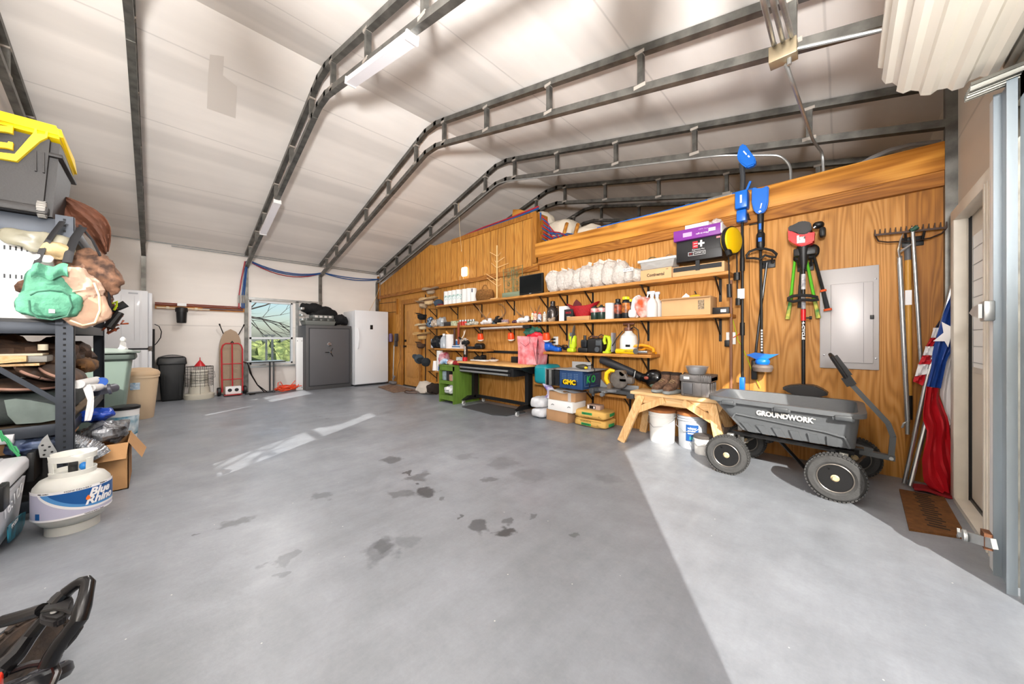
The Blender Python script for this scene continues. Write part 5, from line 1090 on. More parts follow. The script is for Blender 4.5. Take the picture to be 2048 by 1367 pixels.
g=G();g.blob((x,4.12,S3+.03),(.06,.05,.03),4,0);g.blob((x+.03,4.12,S3+.14),(.045,.045,.10),2.6,.02,9,2);g.blob((x-.02,4.12,S3+.22),(.03,.03,.06),2.4,.01);part('body',g,m_lime,t)
g=G();g.cyl((x-.035,4.12,S3+.05),(x-.02,4.12,S3+.24),.022,seg=10);g.box(x-.02,x+.05,4.09,4.15,S3+.22,S3+.28,.012);part('grip',g,mat('tool_grey','#5f6063',.5),t)
g=G();a,b=PY(1145,672,4.1),PY(1149,655,4.1);g.tube([PY(1144,688,4.1),PY(1146,672,4.1),PY(1148,658,4.1),PY(1149,650,4.1)],[.03,.036,.034,.015],12,flat=.25);part('guide_bar_cover',g,mat('bar_cover','#55524f',.5),t)
x=ux(1166,4.1);t=thing('battery_charger','black battery charger with stacked pack on the right third shelf','charger',(x,4.14,S3))
g=G();g.box(x-.08,x+.08,4.08,4.22,S3,S3+.07,.02);part('charger_base',g,m_blk,t);g=G();g.box(x-.045,x+.055,4.10,4.2,S3+.07,S3+.18,.02);g.cyl((x,4.15,S3+.18),(x,4.15,S3+.24),.02);part('battery',g,m_gdark,t)
x=ux(1194,4.1);t=thing('black_air_pump','bulky black air compressor unit with cords over the top','air pump',(x,4.16,S3))
g=G();g.box(x-.14,x+.09,4.07,4.27,S3,S3+.20,.03,seg=4);part('body',g,m_blk,t);g=G();g.box(x+.0,x+.075,4.062,4.075,S3+.10,S3+.17,.008);g.lathe([(.001,0),(.035,0),(.035,.015),(.001,.02)],(x+.02,4.06,S3+.05),16,'Y');part('gauge_panel',g,mat('grey_panel','#4a4e52',.3),t)
g=G();g.tube([(x-.15,4.12,S3+.2),(x-.08,4.1,S3+.235),(x,4.12,S3+.215),(x+.06,4.1,S3+.25),(x+.13,4.1,S3+.22)],.008,6);g.tube([(x-.07,4.09,S3+.21),(x,4.1,S3+.22),(x+.03,4.1,S3+.205)],.012,6);part('wound_cord',g,mat('brown_black_cord','#4a2e24',.5),t)
x=ux(1216,4.08);t=thing('lime_work_light','lime green folding tool with a grey back plate','work light',(x,4.12,S3))
g=G();g.tube([(x-.03,4.1,S3+.02),(x+.0,4.1,S3+.06),(x+.015,4.1,S3+.15),(x-.0,4.1,S3+.21),(x-.05,4.1,S3+.225),(x-.065,4.1,S3+.17),(x-.05,4.1,S3+.12)],[.025,.03,.028,.028,.024,.024,.02],10);g.box(x-.07,x+.02,4.06,4.15,S3,S3+.03,.01);part('body',g,m_lime,t)
g=G();g.box(x+.03,x+.05,4.1,4.2,S3+.02,S3+.27,.005);part('back_plate',g,mat('grey_plate','#8d8b90',.5),t)
x=ux(1253,4.12);t=thing('pump_sprayer','white pump sprayer bottle with a bronze handle and black hose','sprayer',(x,4.18,S3));m_bro=mat('brown_handle','#6b4334',.4)
g=G();g.lathe([(.001,0),(.10,0),(.108,.012),(.108,.17),(.095,.23),(.055,.265),(.045,.28),(.045,.30)],(x,4.18,S3),28);part('tank',g,mat('milky_plastic','#dcdcda'),t)
g=G();g.lathe([(.05,.29),(.055,.31),(.05,.335),(.001,.335)],(x,4.18,S3),20);g.cyl((x,4.18,S3+.33),(x,4.18,S3+.38),.02);g.box(x-.075,x+.075,4.165,4.195,S3+.37,S3+.395,.008);part('pump_handle',g,m_bro,t)
g=G();g.tube([(x+.04,4.14,S3+.31),(x+.09,4.13,S3+.34),(x+.15,4.12,S3+.30),(x+.165,4.11,S3+.18),(x+.15,4.1,S3+.05)],.007,6);g.tube([(x-.05,4.12,S3+.29),(x-.12,4.1,S3+.2),(x-.18,4.09,S3+.1)],.007,6);part('hose',g,m_blk,t)
g=G();g.box(x+.01,x+.07,4.068,4.075,S3+.09,S3+.12,.002);part('oval_label',g,m_blk,t)
p0,p1=ux(1231,4.06),ux(1297,4.06);t=thing('grease_gun','yellow and black tubular tool with a gauge at the front of the shelf','tool',((p0+p1)/2,4.08,S3))
g=G();g.cyl((p0,4.085,S3+.035),(p1-.16,4.085,S3+.03),.032,seg=16);part('barrel',g,m_yel,t);g=G();g.cyl((p1-.16,4.085,S3+.03),(p1-.02,4.085,S3+.03),.022,seg=12);part('nozzle',g,m_chr,t);g=G();g.lathe([(.001,0),(.035,0),(.035,.012),(.001,.015)],(p1-.15,4.045,S3+.04),20,'Y');part('gauge',g,m_chr,t)
txt('HERCULA',.03,((p0+p1)/2-.03,4.052,S3+.036),'-Y',m_blk,t,wid=.13)
g=G();g.box(ux(1224,4.1),ux(1262,4.1),4.13,4.19,S3+.0,S3+.03,.008);item('black_foam_tube','black flat bar lying behind the yellow tubular tool','tool',g,m_blk)
g=G();g.tube([(ux(1258,4.1),4.12,S3+.075),(ux(1266,4.1),4.14,S3+.10),(ux(1280,4.1),4.16,S3+.115),(ux(1295,4.1),4.14,S3+.10),(ux(1307,4.1),4.1,S3+.07),(ux(1309,4.1),4.08,S3+.03)],.018,8);g.tube([(ux(1268,4.1),4.18,S3+.02),(ux(1285,4.1),4.2,S3+.075),(ux(1300,4.1),4.16,S3+.06),(ux(1311,4.1),4.12,S3+.02)],.014,8)
item('yellow_hose','thick yellow orange hose curled at the right end of the third shelf','hose',g,mat('yellow_hose','#e79a1c',.4))
# --- low right shelf
t=thing('teal_tool_case','large rounded teal case on the low right shelf','tool case',(ux(1085,4.0),4.1,S4));a,b=ux(1066,3.92),ux(1093,3.92)
g=G();zt=PY(1075,729,3.92).z;g.box(a,b,3.92,4.30,S4+.0,zt,.06,seg=4);part('shell',g,mat('teal_plastic','#12828c',.4),t)
a,b=ux(1090,3.93),ux(1107,3.93);t=thing('silver_edged_case','black case with silver edges standing beside the teal case','case',((a+b)/2,4.1,S4));zt=PY(1100,738,3.93).z
g=G();g.box(a,b,3.93,4.28,S4,zt,.01);part('shell',g,m_blk,t)
g=G();w_=(b-a)
for q in(0.06,.5,.66):g.box(a+w_*q,a+w_*q+.016,3.922,3.94,S4+.005,zt-.005,.004)
g.box(a,b,3.925,4.27,zt-.004,zt+.008,.004);part('metal_edging',g,m_galvl,t)
a,b=ux(1108,3.95),ux(1118,3.95);g=G();g.box(a,b,3.95,4.28,S4,zt-.01,.01);item('black_flat_case','slim black case between the silver edged case and blue box','case',g,m_gdark)
# blue generator style box
m_navy=mat('navy_enamel','#22406a',.35,var=.1,sc=6)
yf=3.80;a=PY(1119,776,yf);b=PY(1165,780,yf);c3=PY(1192,770,4.15);zt=PY(1120,739,yf).z;zb=S4+.0
t=thing('blue_steel_box','dark blue vented steel box with a yellow lettered emblem','metal box',((a.x+b.x)/2,4.0,zb))
g=G();g.box(a.x,b.x,yf,4.28,zb+.004,zt,.006);part('case',g,m_navy,t)
g=G()
for gx in(.12,.38,.64):
    for r_ in range(5):
        for c_ in range(2):xx=a.x+(b.x-a.x)*(gx+.10*c_);g.box(xx,xx+.028,yf-.004,yf+.001,zt-.05-.022*r_,zt-.044-.022*r_)
part('vent_louvres',g,mat('pale_louvre','#5f7590',.4),t)
xm=(a.x+b.x)/2-.02;zz=zb+.085
g=G();g.box(xm-.115,xm+.115,yf-.005,yf,zz-.03,zz+.035,.0024);part('emblem_plate',g,m_blk,t)
txt('GMC',.085,(xm,yf-.007,zz+.004),'-Y',m_yel,t,name='emblem_letters',wid=.20,bold=.004)
M3=Matrix(((0,0,1),(1,0,0),(0,1,0)))
g=G();[g.box(b.x,b.x+.002,*q)for q in((yf+.05,yf+.40,zb+.04,zb+.046),(yf+.05,yf+.40,zb+.19,zb+.196),(yf+.05,yf+.056,zb+.04,zb+.196))];part('side_press_line',g,mat('pale_louvre','#5f7590'),t)
txt('K.O',.13,(b.x+.003,yf+.20,zb+.125),'+X',mat('green_paint_pen','#35c25a',.5),t,name='painted_initials',shear=.1,bold=.004)
g=G();g.box(a.x-.05,b.x+.10,yf-.02,4.28,zt+.002,zt+.012,.002);g.box(a.x+.0,b.x-.06,4.1,4.11,zt+.01,zt+.10);solo('grey_sheet_panel',g,mat('grey_sheet','#9a9a9a',.5),'grey sheet with an upturned back edge lying on the blue steel box','panel')
q=PY(1162,731,3.95);t=thing('corded_sander','dark small tool with a yellow tip on the grey sheet','tool',(q.x,3.98,zt+.013))
g=G();g.blob((q.x-.02,3.98,zt+.045),(.09,.05,.03),2.6,.012);part('body',g,mat('dark_olive','#3d3c33',.4),t);g=G();g.blob((q.x+.07,3.96,zt+.035),(.025,.025,.018),2);part('yellow_tip',g,m_yel,t)
g=G();g.tube([(q.x+.06,3.98,zt+.06),(q.x+.16,3.95,zt+.07),(q.x+.24,3.9,zt+.02),(b.x+.09,3.86,zt-.06),(b.x+.06,3.87,zt-.2)],.006,6);part('cord',g,m_blk,t)
# ================================================================== workbench zone
m_top=wood('bench_top_wood','#e0b67c','#cf9f62','#a87640',along='X',sc=5,contrast=.5)
m_grn=mat('green_painted_wood','#5f7f2c',.6,var=.25,sc=7,stretch=(3,3,.4));m_grd=mat('green_inner','#4a6424',.7)
bx0,bx1,bz=-4.93,-3.40,.77
t=thing('workbench','black adjustable workbench with a wooden top and two silver drawer pulls','workbench',((bx0+bx1)/2,3.98,0))
g=G();g.box(bx0,bx1,3.70,4.28,bz-.03,bz,.004);part('wooden_top',g,m_top,t)
g=G();g.box(bx0+.03,bx1-.0,3.72,4.26,bz-.06,bz-.031);g.prism([(3.72,bz-.06),(4.24,bz-.06),(4.24,bz-.14),(3.95,bz-.14)],'X',bx1-.04,bx1-.02);part('apron',g,m_blkm,t)
for k,z in enumerate((bz-.095,bz-.155)):
    g=G();g.box(bx0+.06+.02*k,bx1-.22,3.70,4.15,z-.025,z+.025,.004);d=part('drawer',g,m_blk,t)
    g=G();g.box(bx0+.09,bx1-.26,3.685,3.70,z-.012,z+.014,.003);part('drawer_pull',g,mat('silver_pull','#a9abab',.3,.7),d)
g=G();g.box(bx1-.23,bx1-.16,3.71,4.1,bz-.18,bz-.06,.006);part('control_box',g,m_blk,t)
for x in(bx0+.12,bx1-.12):
    g=G();g.box(x-.035,x+.035,3.96,4.06,.12,bz-.06);g.box(x-.025,x+.025,3.97,4.05,.1,.4);part('leg',g,m_blkm,t)
    g=G();g.prism([(3.72,.09),(4.24,.09),(4.10,.155),(3.86,.155)],'X',x-.035,x+.035);part('foot',g,m_blkm,t)
g=G();g.box(bx0+.12,bx1-.12,4.0,4.03,.12,.17);part('stretcher',g,m_blkm,t)
for x in(bx0+.12,bx1-.12):
    for y in(3.75,4.21):
        g=G();g.lathe([(.001,-.012),(.032,-.012),(.036,0),(.032,.012),(.001,.012)],(x,y,.037),18,'X');g.m(1).prism([(y-.022,.03),(y+.022,.03),(y+.02,.092),(y-.02,.092)],'X',x-.02,x-.014);g.prism([(y-.022,.03),(y+.022,.03),(y+.02,.092),(y-.02,.092)],'X',x+.014,x+.02)
        part('caster',g,[mat('clear_caster','#c9c9c9',.25),m_galvl],t)
g=G();g.prism([(-4.69,3.62),(-3.86,3.56),(-3.66,3.66),(-3.62,4.05),(-3.75,4.12),(-4.6,4.12),(-4.7,4.0)],'Z',.001,.014);item('anti_fatigue_mat','dark grey rubber mat on the floor under the workbench','mat',g,mat('dark_rubber','#3c3c3d',.8,bump=.3,bs=60))
# green cabinet
cx0,cx1,cy0,cy1,ch=-5.43,-4.985,3.66,4.26,.69
t=thing('green_cabinet','open fronted green wooden cabinet left of the workbench','cabinet',((cx0+cx1)/2,3.96,0))
for x in(cx0,cx1-.022):g=G();g.box(x,x+.022,cy0,cy1,0,ch-.02);part('side_panel',g,m_grn,t)
g=G();g.box(cx0-.01,cx1+.01,cy0-.01,cy1,ch-.02,ch,.003);g.box(cx0,cx1,cy0,cy0+.02,ch-.10,ch-.02);part('top_board',g,m_grn,t)
for z in(.40,.13):g=G();g.box(cx0+.022,cx1-.022,cy0,cy1,z-.055 if z>.2 else z-.075,z);part('shelf',g,m_grn,t)
g=G();g.box(cx0+.022,cx1-.022,cy1-.02,cy1,.1,ch-.02);part('back_panel',g,m_grd,t)
rnd=random.Random(5)
for k,(x,z,w,h,c_,l)in enumerate(((-5.34,.40,.05,.17,'#8fa0a8','clear bag hanging at the upper left inside the green cabinet'),(-5.22,.40,.04,.19,'#2b2a2c','black box on the upper shelf of the green cabinet'),(-5.13,.40,.045,.12,'#b78a78','pinkish tin on the upper shelf of the green cabinet'),(-5.05,.40,.03,.10,'#c7c6c2','pale can on the upper shelf of the green cabinet'),(-5.07,.40,.0,0,'',''))):
    if w:g=G();g.box(x-w,x+w,cy0+.04,cy0+.14,z+.001,z+h,.012);item('small_container',l,'container',g,mat('cont_'+c_[1:],c_,.35,var=.3,sc=20))
g=G();g.blob((-5.22,3.82,.235),(.17,.14,.10),2.4,.06,8,3);item('white_plastic_bag','white plastic bag on the lower shelf of the green cabinet','bag',g,mat('white_film','#dcdcde',.3,bump=.6,bs=25))
g=G();g.lathe([(.001,0),(.04,0),(.04,.14),(.001,.14)],(-5.06,3.76,.131),14);item('pale_can','pale can at the right of the lower green shelf','can',g,m_galvl)
g=G();g.box(-5.42,-5.24,3.78,3.9,ch,ch+.075,.008);item('green_white_box','green and white printed box on the green cabinet','box',g,mat('green_white_print','#dfe6e2',.5,col2='#3d8a52',sc=12))
g=G();g.box(-5.30,-5.16,3.95,4.05,ch+.0,ch+.13,.008);item('patterned_white_box','white box with small grey pattern at the back of the green cabinet','box',g,mat('white_grey_print','#e1e1dd',.5,col2='#8b8f92',sc=40))
g=G();g.blob((-5.34,3.73,ch+.05),(.12,.05,.05),2.6,.03,8,3);item('blue_package','blue shiny package at the front of the green cabinet top','package',g,mat('blue_package','#1d79bf',.3,col2='#e6eef2',sc=6))
g=G();g.blob((-5.19,3.76,ch+.045),(.09,.06,.045),2.8,.02,8,5);item('cream_red_package','cream and red package beside the blue one','package',g,mat('cream_red_print','#e5d9c2',.4,col2='#b5472e',sc=14))
g=G();g.blob((-5.02,3.78,ch+.035),(.11,.07,.045),2.2,.02,9,6,flatz=-.034);item('dark_red_cloth','dark red cloth bundle on the green cabinet beside the vise','cloth',g,mat('dark_red_cloth','#8c1620',.8))
# bench tool (red and black press)
x=ux(915,3.8);x=max(x,bx0+.05)
t=thing('reloading_press','black bench press with a red base clamped on the left end of the workbench','press',(x,3.85,bz))
g=G();g.lathe([(.001,0),(.045,0),(.045,.07),(.001,.07)],(x+.02,3.82,bz),16);part('red_base',g,mat('red_enamel','#b11722',.3),t)
g=G();g.box(x-.02,x+.02,3.84,3.88,bz,bz+.30,.006);g.cyl((x+.03,3.83,bz+.07),(x+.03,3.83,bz+.34),.012);part('column',g,m_blk,t)
g=G();g.blob((x+.01,3.84,bz+.33),(.09,.06,.04),2.4,.02,12,3);g.bar((x-.18,3.84,bz+.42),(x+.02,3.84,bz+.31),.03,.03);part('head',g,m_blk,t)
g=G();[g.lathe([(.001,0),(.016,0),(.016,.03),(.001,.035)],(x-.08+.045*k,3.82,bz+.355),10)for k in range(4)];g.cyl((x+.035,3.81,bz+.12),(x+.035,3.81,bz+.26),.02);part('chrome_fittings',g,m_chr,t)
g=G();g.tube([PY(u,v,3.9)for u,v in((926,673),(928,668),(928,661))],[.012,.010,.005],6);g.tube([PY(u,v,3.9)for u,v in((919,678),(924,676),(929,667),(931,659))],[.014,.012,.009,.004],6);item('small_antler','small pale antler standing in the bench press','antler',g,mat('pale_antler','#d9cbb8',.5))
for k,(u,v0,v1,m_)in enumerate(((909,657,690,'brown_leather'),(917,645,688,'rust_tube'))):
    g=G();g.cyl(PY(u,v0,4.0),PY(u,v1,4.0),.022,seg=8)
    solo('hanging_tube',g,mat('rust_tube','#8a3d22',.5)if k else MATS['brown_leather'],['dark brown tube hanging under the second shelf','rust red tube hanging from the second shelf above the vise'][k],'tube')
# small things on the bench top
x0,x1=ux(942,4.0),ux(972,4.0)
g=G();g.box(x0,x1,3.98,4.14,bz,bz+.02,.006);item('white_tray','white tray with black tools on the workbench','tray',g,m_white)
g=G();g.blob(((x0+x1)/2-.08,4.06,bz+.05),(.11,.05,.03),2.2,.03,12,3);item('black_hand_tool','lumpy black hand tool lying on the white tray','tool',g,m_blk)
x=ux(966,4.18);g=G();g.box(x-.05,x+.06,4.15,4.22,bz,bz+.10,.02);item('black_tape_holder','black upright holder behind the white tray','holder',g,m_blk)
x=ux(983,4.0);g=G();g.lathe([(.001,0),(.06,.004),(.09,.03),(.085,.034),(.055,.012),(.001,.01)],(x,4.05,bz),20);item('white_dish','shallow white dish on the workbench','dish',g,m_white)
g=G();g.blob((x-.06,4.1,bz+.05),(.06,.03,.02),2.2,.02,12,4);item('brown_leather_scrap','brown leather scrap beside the white dish','leather',g,MATS['brown_leather'])
x=ux(1030,4.15);g=G();g.box(x-.07,x+.07,4.12,4.2,bz,bz+.10,.01);item('black_radio','small black radio box left of the pink bag','radio',g,m_blk)
# pink bag
x0,x1=ux(1036,3.98),ux(1074,3.98);zt=PY(1050,672,3.98).z;xc=(x0+x1)/2+.02
t=thing('pink_shopping_bag','pink floral shopping bag with thin handles on the workbench','bag',(xc,4.05,bz))
m_pink=mat('pink_floral','#e3a0a6',.5,col2='#c85a62',sc=9)
g=G();w=(x1-x0)/2;g.sheet(lambda a,b:(xc+(a-.5)*2*w*(1.0-.04*math.sin(b*5)),3.96+.012*math.sin(a*9+b*4),bz+.003+(zt-bz)*b*(1-.03*a)),14,12,.004)
g.sheet(lambda a,b:(xc+w+.01+.03*math.sin(b*3),3.96+a*.20,bz+.003+(zt-bz)*b),8,10,.004);g.sheet(lambda a,b:(xc-w,3.96+a*.20,bz+.003+(zt-bz)*b),8,10,.004);g.sheet(lambda a,b:(xc+(a-.5)*2*w,4.16,bz+.003+(zt-bz)*b),10,10,.004);part('bag_body',g,m_pink,t)
g=G();g.tube([(xc-.12,3.955,zt),(xc-.13,3.945,zt-.10),(xc-.02,3.94,zt-.16),(xc+.06,3.945,zt-.10),(xc+.05,3.955,zt)],.003,5);g.tube([(xc+.05,3.955,zt),(xc+.12,3.95,zt-.1),(xc+.15,3.95,zt-.25),(xc+.20,3.94,bz+.02)],.004,5);part('handle',g,mat('maroon_string','#5d2a38',.6),t)
g=G();g.blob((xc+.04,4.06,zt-.02),(.16,.08,.07),2.6,.04,10,3);item('red_gift','bright red gift in the pink bag','gift',g,mat('red_gift','#c4132a',.4))
g=G();g.blob((xc+.0,4.10,zt+.06),(.17,.05,.06),2.2,.06,14,5);item('green_tinsel','dark green tinsel sticking out of the pink bag','tinsel',g,mat('green_tinsel','#23594a',.4,bump=1,bs=60))
# stack of boxes and packages on the floor
def crate(nm,l,cat,x0,x1,y0,y1,z0,z1,m,rz=0,bev=.004):
    t=thing(nm,l,cat,((x0+x1)/2,(y0+y1)/2,z0),rz,local=True);g=G();a,b=(x1-x0)/2,(y1-y0)/2;g.box(-a,a,-b,b,0,z1-z0,bev);part('carton',g,m,t);return t
m_brc=mat('brown_carton','#b08862',.85,var=.1,sc=5)
crate('bottom_brown_carton','brown carton at the bottom of the floor stack','box',-3.10,-2.72,3.92,4.22,0,.155,m_brc,-.04)
t=crate('white_carton','white carton with small dark marks in the middle of the floor stack','box',-3.06,-2.62,3.90,4.20,.158,.30,m_white,-.06)
for x in(-.13,.16):g=G();g.tube([(x-.025,-.152,.07),(x,-.152,.085),(x+.025,-.152,.075)],.004,5);part('handle_slot',g,m_blk,t)
t=crate('top_brown_carton','brown carton on top of the floor stack under the paper','box',-3.06,-2.62,3.93,4.22,.303,.42,m_brc,.03)
g=G();g.box(.10,.15,-.1455,-.145,0,.117);part('packing_tape',g,m_clr,t)
g=G();g.sheet(lambda a,b:(-3.07+.34*a,3.90+.26*b,.423+.012*math.sin(a*6)+.006*math.sin(b*8)),10,8,.002);item('printed_paper','loose printed paper lying on the top carton','paper',g,mat('printed_grey_paper','#d9d9d8',.6,col2='#a9abab',sc=22))
g=G();g.sheet(lambda a,b:(-2.86+.24*a+.06*b,3.92+.24*b,.439+.01*math.sin(a*5)),10,8,.002);item('printed_paper','second sheet overlapping the loose paper on the carton','paper',g,mat('printed_white_paper','#e4e5e6',.6,col2='#b9bfc4',sc=18))
for k,(z,l)in enumerate(((.075,'lower of the two white wrapped packages left of the stack'),(.225,'upper of the two white wrapped packages left of the stack'))):
    g=G();g.blob((-3.25-.015*k,4.02,z),(.125,.16,.073),3.6,.014,8,k+3);o=item('wrapped_package',l,'package',g,mat('white_wrap','#dddee2',.4,var=.25,sc=12),'white wrapped packages')
g=G();g.sheet(lambda a,b:(-3.20+.13*a+.04*math.sin(b*5),4.0+.03*math.sin(a*6+b*3),.30+.25*b),8,12,.02);item('standing_pouch','purple and white pouch standing on the wrapped packages','pouch',g,mat('purple_white_pouch','#e3e0ea',.35,col2='#7a6aa8',sc=9))
# concrete bags
m_bag=mat('yellow_paper_sack','#d9ad5e',.75,var=.1,sc=6);m_bgr=mat('sack_green_print','#2f9a56',.6);m_bgo=mat('sack_brown_print','#8a6a2a',.7)
for k,(z,rz,l,s1)in enumerate(((0,-.03,'bottom yellow paper sack of concrete mix in the pair','CONCRETE MIX'),(.112,.05,'top yellow paper sack of concrete mix, under the small box','FENCE POST'))):
    t=thing('cement_sack',l,'sack',(-2.43,4.12,z),rz,group='yellow paper sacks',local=True)
    g=G();g.blob((0,0,.055),(.245,.17,.055),5.5,.008,9,k,nu=36);part('sack',g,m_bag,t)
    g=G();g.box(-.10,.05,-.173,-.169,.02+.03*k,.052+.03*k,.0015);g.box(.243,.247,-.06,.08,.02+.02*k,.06+.02*k,.0015);part('green_label',g,m_bgr,t)
    g=G();g.box(-.20,.20,-.1725,-.169,.012+.075*(1-k),.016+.075*(1-k));g.box(.05,.18,-.1725,-.169,.03,.034);part('brown_stripe',g,m_bgo,t)
    txt(s1,.022,(-.025,-.175,.036+.03*k),'-Y',m_blk,t,name='label_lettering',wid=.12)
    txt(['QUIKRETE','CONCRETE'][k],.03,(-.03,-.174,.078-.058*k),'-Y',m_bgo,t,name='sack_lettering',wid=.17)
    txt('50',.022,(.15,-.174,.045),'-Y',m_bgo,t,name='weight_lettering')
t=crate('small_grey_box','small box with a black and white label on the top sack','box',-2.50,-2.31,4.04,4.16,.224,.285,mat('pinkish_grey_box','#b59a8c',.6),.05)
g=G();g.box(-.06,.03,-.0615,-.06,.008,.05);part('black_label',g,m_blk,t);g=G();g.box(-.09,-.062,-.062,-.06,.008,.05);g.box(.0,.02,-.0625,-.06,.015,.042);part('white_label',g,m_wp,t)
# ------------------------------------------------------------------ sawhorse bench
m_lumx=m_lumber
m_lumz=wood('pale_lumber_upright','#ebc794','#dcae76','#b48550',along='Z',sc=6,contrast=.6)
t=thing('wooden_sawhorse','low pale wooden sawhorse bench holding the boots and the rugged case','sawhorse',(-1.3,3.95,0));zt_=.565
g=G();g.box(-1.78,-.83,3.80,4.12,zt_-.035,zt_,.004);g.prism([(-1.78,zt_-.035),(-1.70,zt_-.125),(-.88,zt_-.125),(-.83,zt_-.035)],'Y',3.83,3.868);g.prism([(-1.78,zt_-.035),(-1.70,zt_-.125),(-.88,zt_-.125),(-.83,zt_-.035)],'Y',4.055,4.09);part('top_beam',g,m_lumx,t)
for(x0,x1)in((-1.66,-1.82),(-.95,-.80)):
    for(y0,y1)in((3.84,3.66),(4.08,4.25)):
        g=G();g.bar((x0,y0,zt_-.04),(x1,y1,.0),.085,.038,(0,1,0));part('leg',g,m_lumz,t)
    s_=1 if x0<-1.3 else-1
    for y in(3.82,4.10):g=G();g.bar((x0-.03*s_,y-.03*(1 if y<4 else-1),.36),(x0+.26*s_,y,zt_-.06),.03,.07,(0,0,1));part('brace',g,m_lumz,t)
# boots
m_boot=mat('mossy_brown_boot','#7a5b46',.85,col2='#4a3529',sc=25,bump=.6,bs=60);m_sole=mat('grey_sole','#8b8f8e',.7,var=.2,sc=20)
for k,(x,y,rz,l)in enumerate(((-1.47,3.93,-.35,'left camouflage brown work boot on the sawhorse'),(-1.35,3.90,-.2,'right brown work boot on the sawhorse, beside the case'))):
    t=thing('work_boot',l,'boot',(x,y,zt_+.001),rz,group='pair of work boots',local=True)
    g=G();g.prism([(-.135,.0),(.135,0),(.14,.03),(-.14,.045)],'X',-.045,.045)
    g=G();g.blob((0,0,.022),(.052,.145,.024),3.2,.002);part('sole',g,m_sole,t)
    g=G();g.tube([(0,-.12,.055),(0,-.06,.068),(0,.0,.08),(0,.05,.09)],[.035,.05,.05,.045],14);g.tube([(0,.05,.06),(0,.06,.12),(0,.07,.17),(0,.075,.215)],[.05,.05,.05,.056],16);part('upper',g,m_boot,t)
    g=G();g.lathe([(.058,.20),(.062,.225),(.045,.225),(.04,.17)],(0,.075,0),16);part('collar',g,mat('dark_boot_lining','#2d211c',.9),t)
    g=G();[g.tube([(-.03,-.035+.022*q,.112+.014*q),(0,-.045+.022*q,.122+.014*q),(.03,-.035+.022*q,.112+.014*q)],.004,5)for q in range(5)];part('laces',g,mat('tan_lace','#a58a66',.8),t)
g=G();g.blob((-1.24,4.04,zt_+.17),(.10,.06,.05),2.2,.04,10,3);g.box(-1.32,-1.27,4.04,4.1,zt_,zt_+.16,.02);item('dark_leather_gloves','dark leather glove heap between the boots and the case','gloves',g,mat('dark_glove','#2a1f1a',.8))
# rugged case + bowl
m_rug=mat('muddy_grey_case','#7b7877',.4,.25,var=.3,sc=9,bump=.2,bs=50)
kx0,kx1,ky0,ky1=-1.245,-.965,3.84,4.08
t=thing('rugged_case','dusty grey rugged case with ribbed corners on the sawhorse','case',((kx0+kx1)/2,3.96,zt_))
kz=zt_+.225
g=G();g.box(kx0,kx1,ky0,ky1,zt_+.001,zt_+.155,.018,seg=3);[g.box(x-.006,x+.006,ky0-.008,ky0+.01,zt_+.01,zt_+.15,.003)for x in(kx0+.03,kx0+.13,kx0+.2,kx1-.03)];[g.box(kx1-.008,kx1+.008,y-.008,y+.008,zt_+.01,zt_+.15,.003)for y in(ky0+.05,ky0+.12,ky0+.19)];part('base',g,m_rug,t)
g=G();g.box(kx0-.01,kx1+.01,ky0-.01,ky1+.01,zt_+.15,kz,.02,seg=3);[g.box(kx0+.17+.016*k,kx0+.178+.016*k,ky0-.016,ky1+.016,zt_+.165,kz+.004,.004)for k in range(8)];part('lid',g,m_rug,t)
g=G();g.box(kx0+.03,kx0+.12,ky0-.02,ky0-.008,zt_+.03,zt_+.14,.004);part('latch_panel',g,mat('darker_case_grey','#5f6063',.4,.3),t)
g=G();g.box(kx0+.035,kx0+.09,ky0-.014,ky0-.009,kz-.045,kz-.02,.002);part('white_label',g,m_wp,t)
g=G();g.lathe([(.001,.0),(.075,0),(.078,.004),(.108,.075),(.113,.078),(.108,.081),(.1,.075),(.072,.008),(.001,.008)],(-1.12,3.96,kz+.005),32);item('steel_bowl','stainless steel bowl on top of the rugged case','bowl',g,mat('stainless','#c9cacd',.32,.7))
# buckets
m_plw=mat('white_bucket_plastic','#e8e7e4',.4,var=.06,sc=6);m_plg=mat('grey_bucket_plastic','#a3a7ad',.4);m_orl=mat('orange_brown_dust','#a5683a',.9,var=.3,sc=20)
def bucket(x,y,r,h,body,lid,l,ribs=3,nm='paint_bucket',grp='five gallon buckets under the sawhorse'):
    t=thing(nm,l,'bucket',(x,y,0),group=grp);g=G();k=r*.88
    g.lathe([(.001,0),(k,0),(k+.004,.01),(r*.97,h*.80),(r*.97,h),(.001,h)],(x,y,0),32);b=part('bucket_body',g,body,t)
    for q in range(ribs):g=G();z=h*(.80+.07*q);g.lathe([(r*.96,z-.006),(r*1.04,z-.004),(r*1.04,z+.004),(r*.96,z+.006)],(x,y,0),32);part('rim_rib',g,body,t)
    g=G();g.lathe([(.001,h+.004),(r*1.0,h+.004),(r*1.05,h),(r*1.05,h-.025),(r*.98,h-.025)],(x,y,0),32);part('lid',g,lid,t)
    g=G();g.tube([(x-r*1.05,y-.0,h*.8),(x-r*.98,y-r*.5,h*.60),(x-r*.3,y-r*1.05,h*.48),(x+r*.5,y-r*1.0,h*.55),(x+r*1.0,y-r*.4,h*.72),(x+r*1.05,y,h*.8)],.003,5);part('bail_handle',g,m_galvl,t)
    return t
bucket(-1.50,4.02,.142,.365,m_plw,m_orl,'white five gallon bucket with a dusty orange lid, left under the sawhorse')
t=bucket(-1.185,4.03,.145,.375,m_plg,m_orl,'grey five gallon bucket with a blue paint label, middle under the sawhorse')
def cylw(x,y,r,z0,a0):return lambda p:Vector((x+math.sin(a0+p.x/r)*(r+p.z),y-math.cos(a0+p.x/r)*(r+p.z),z0+p.y))
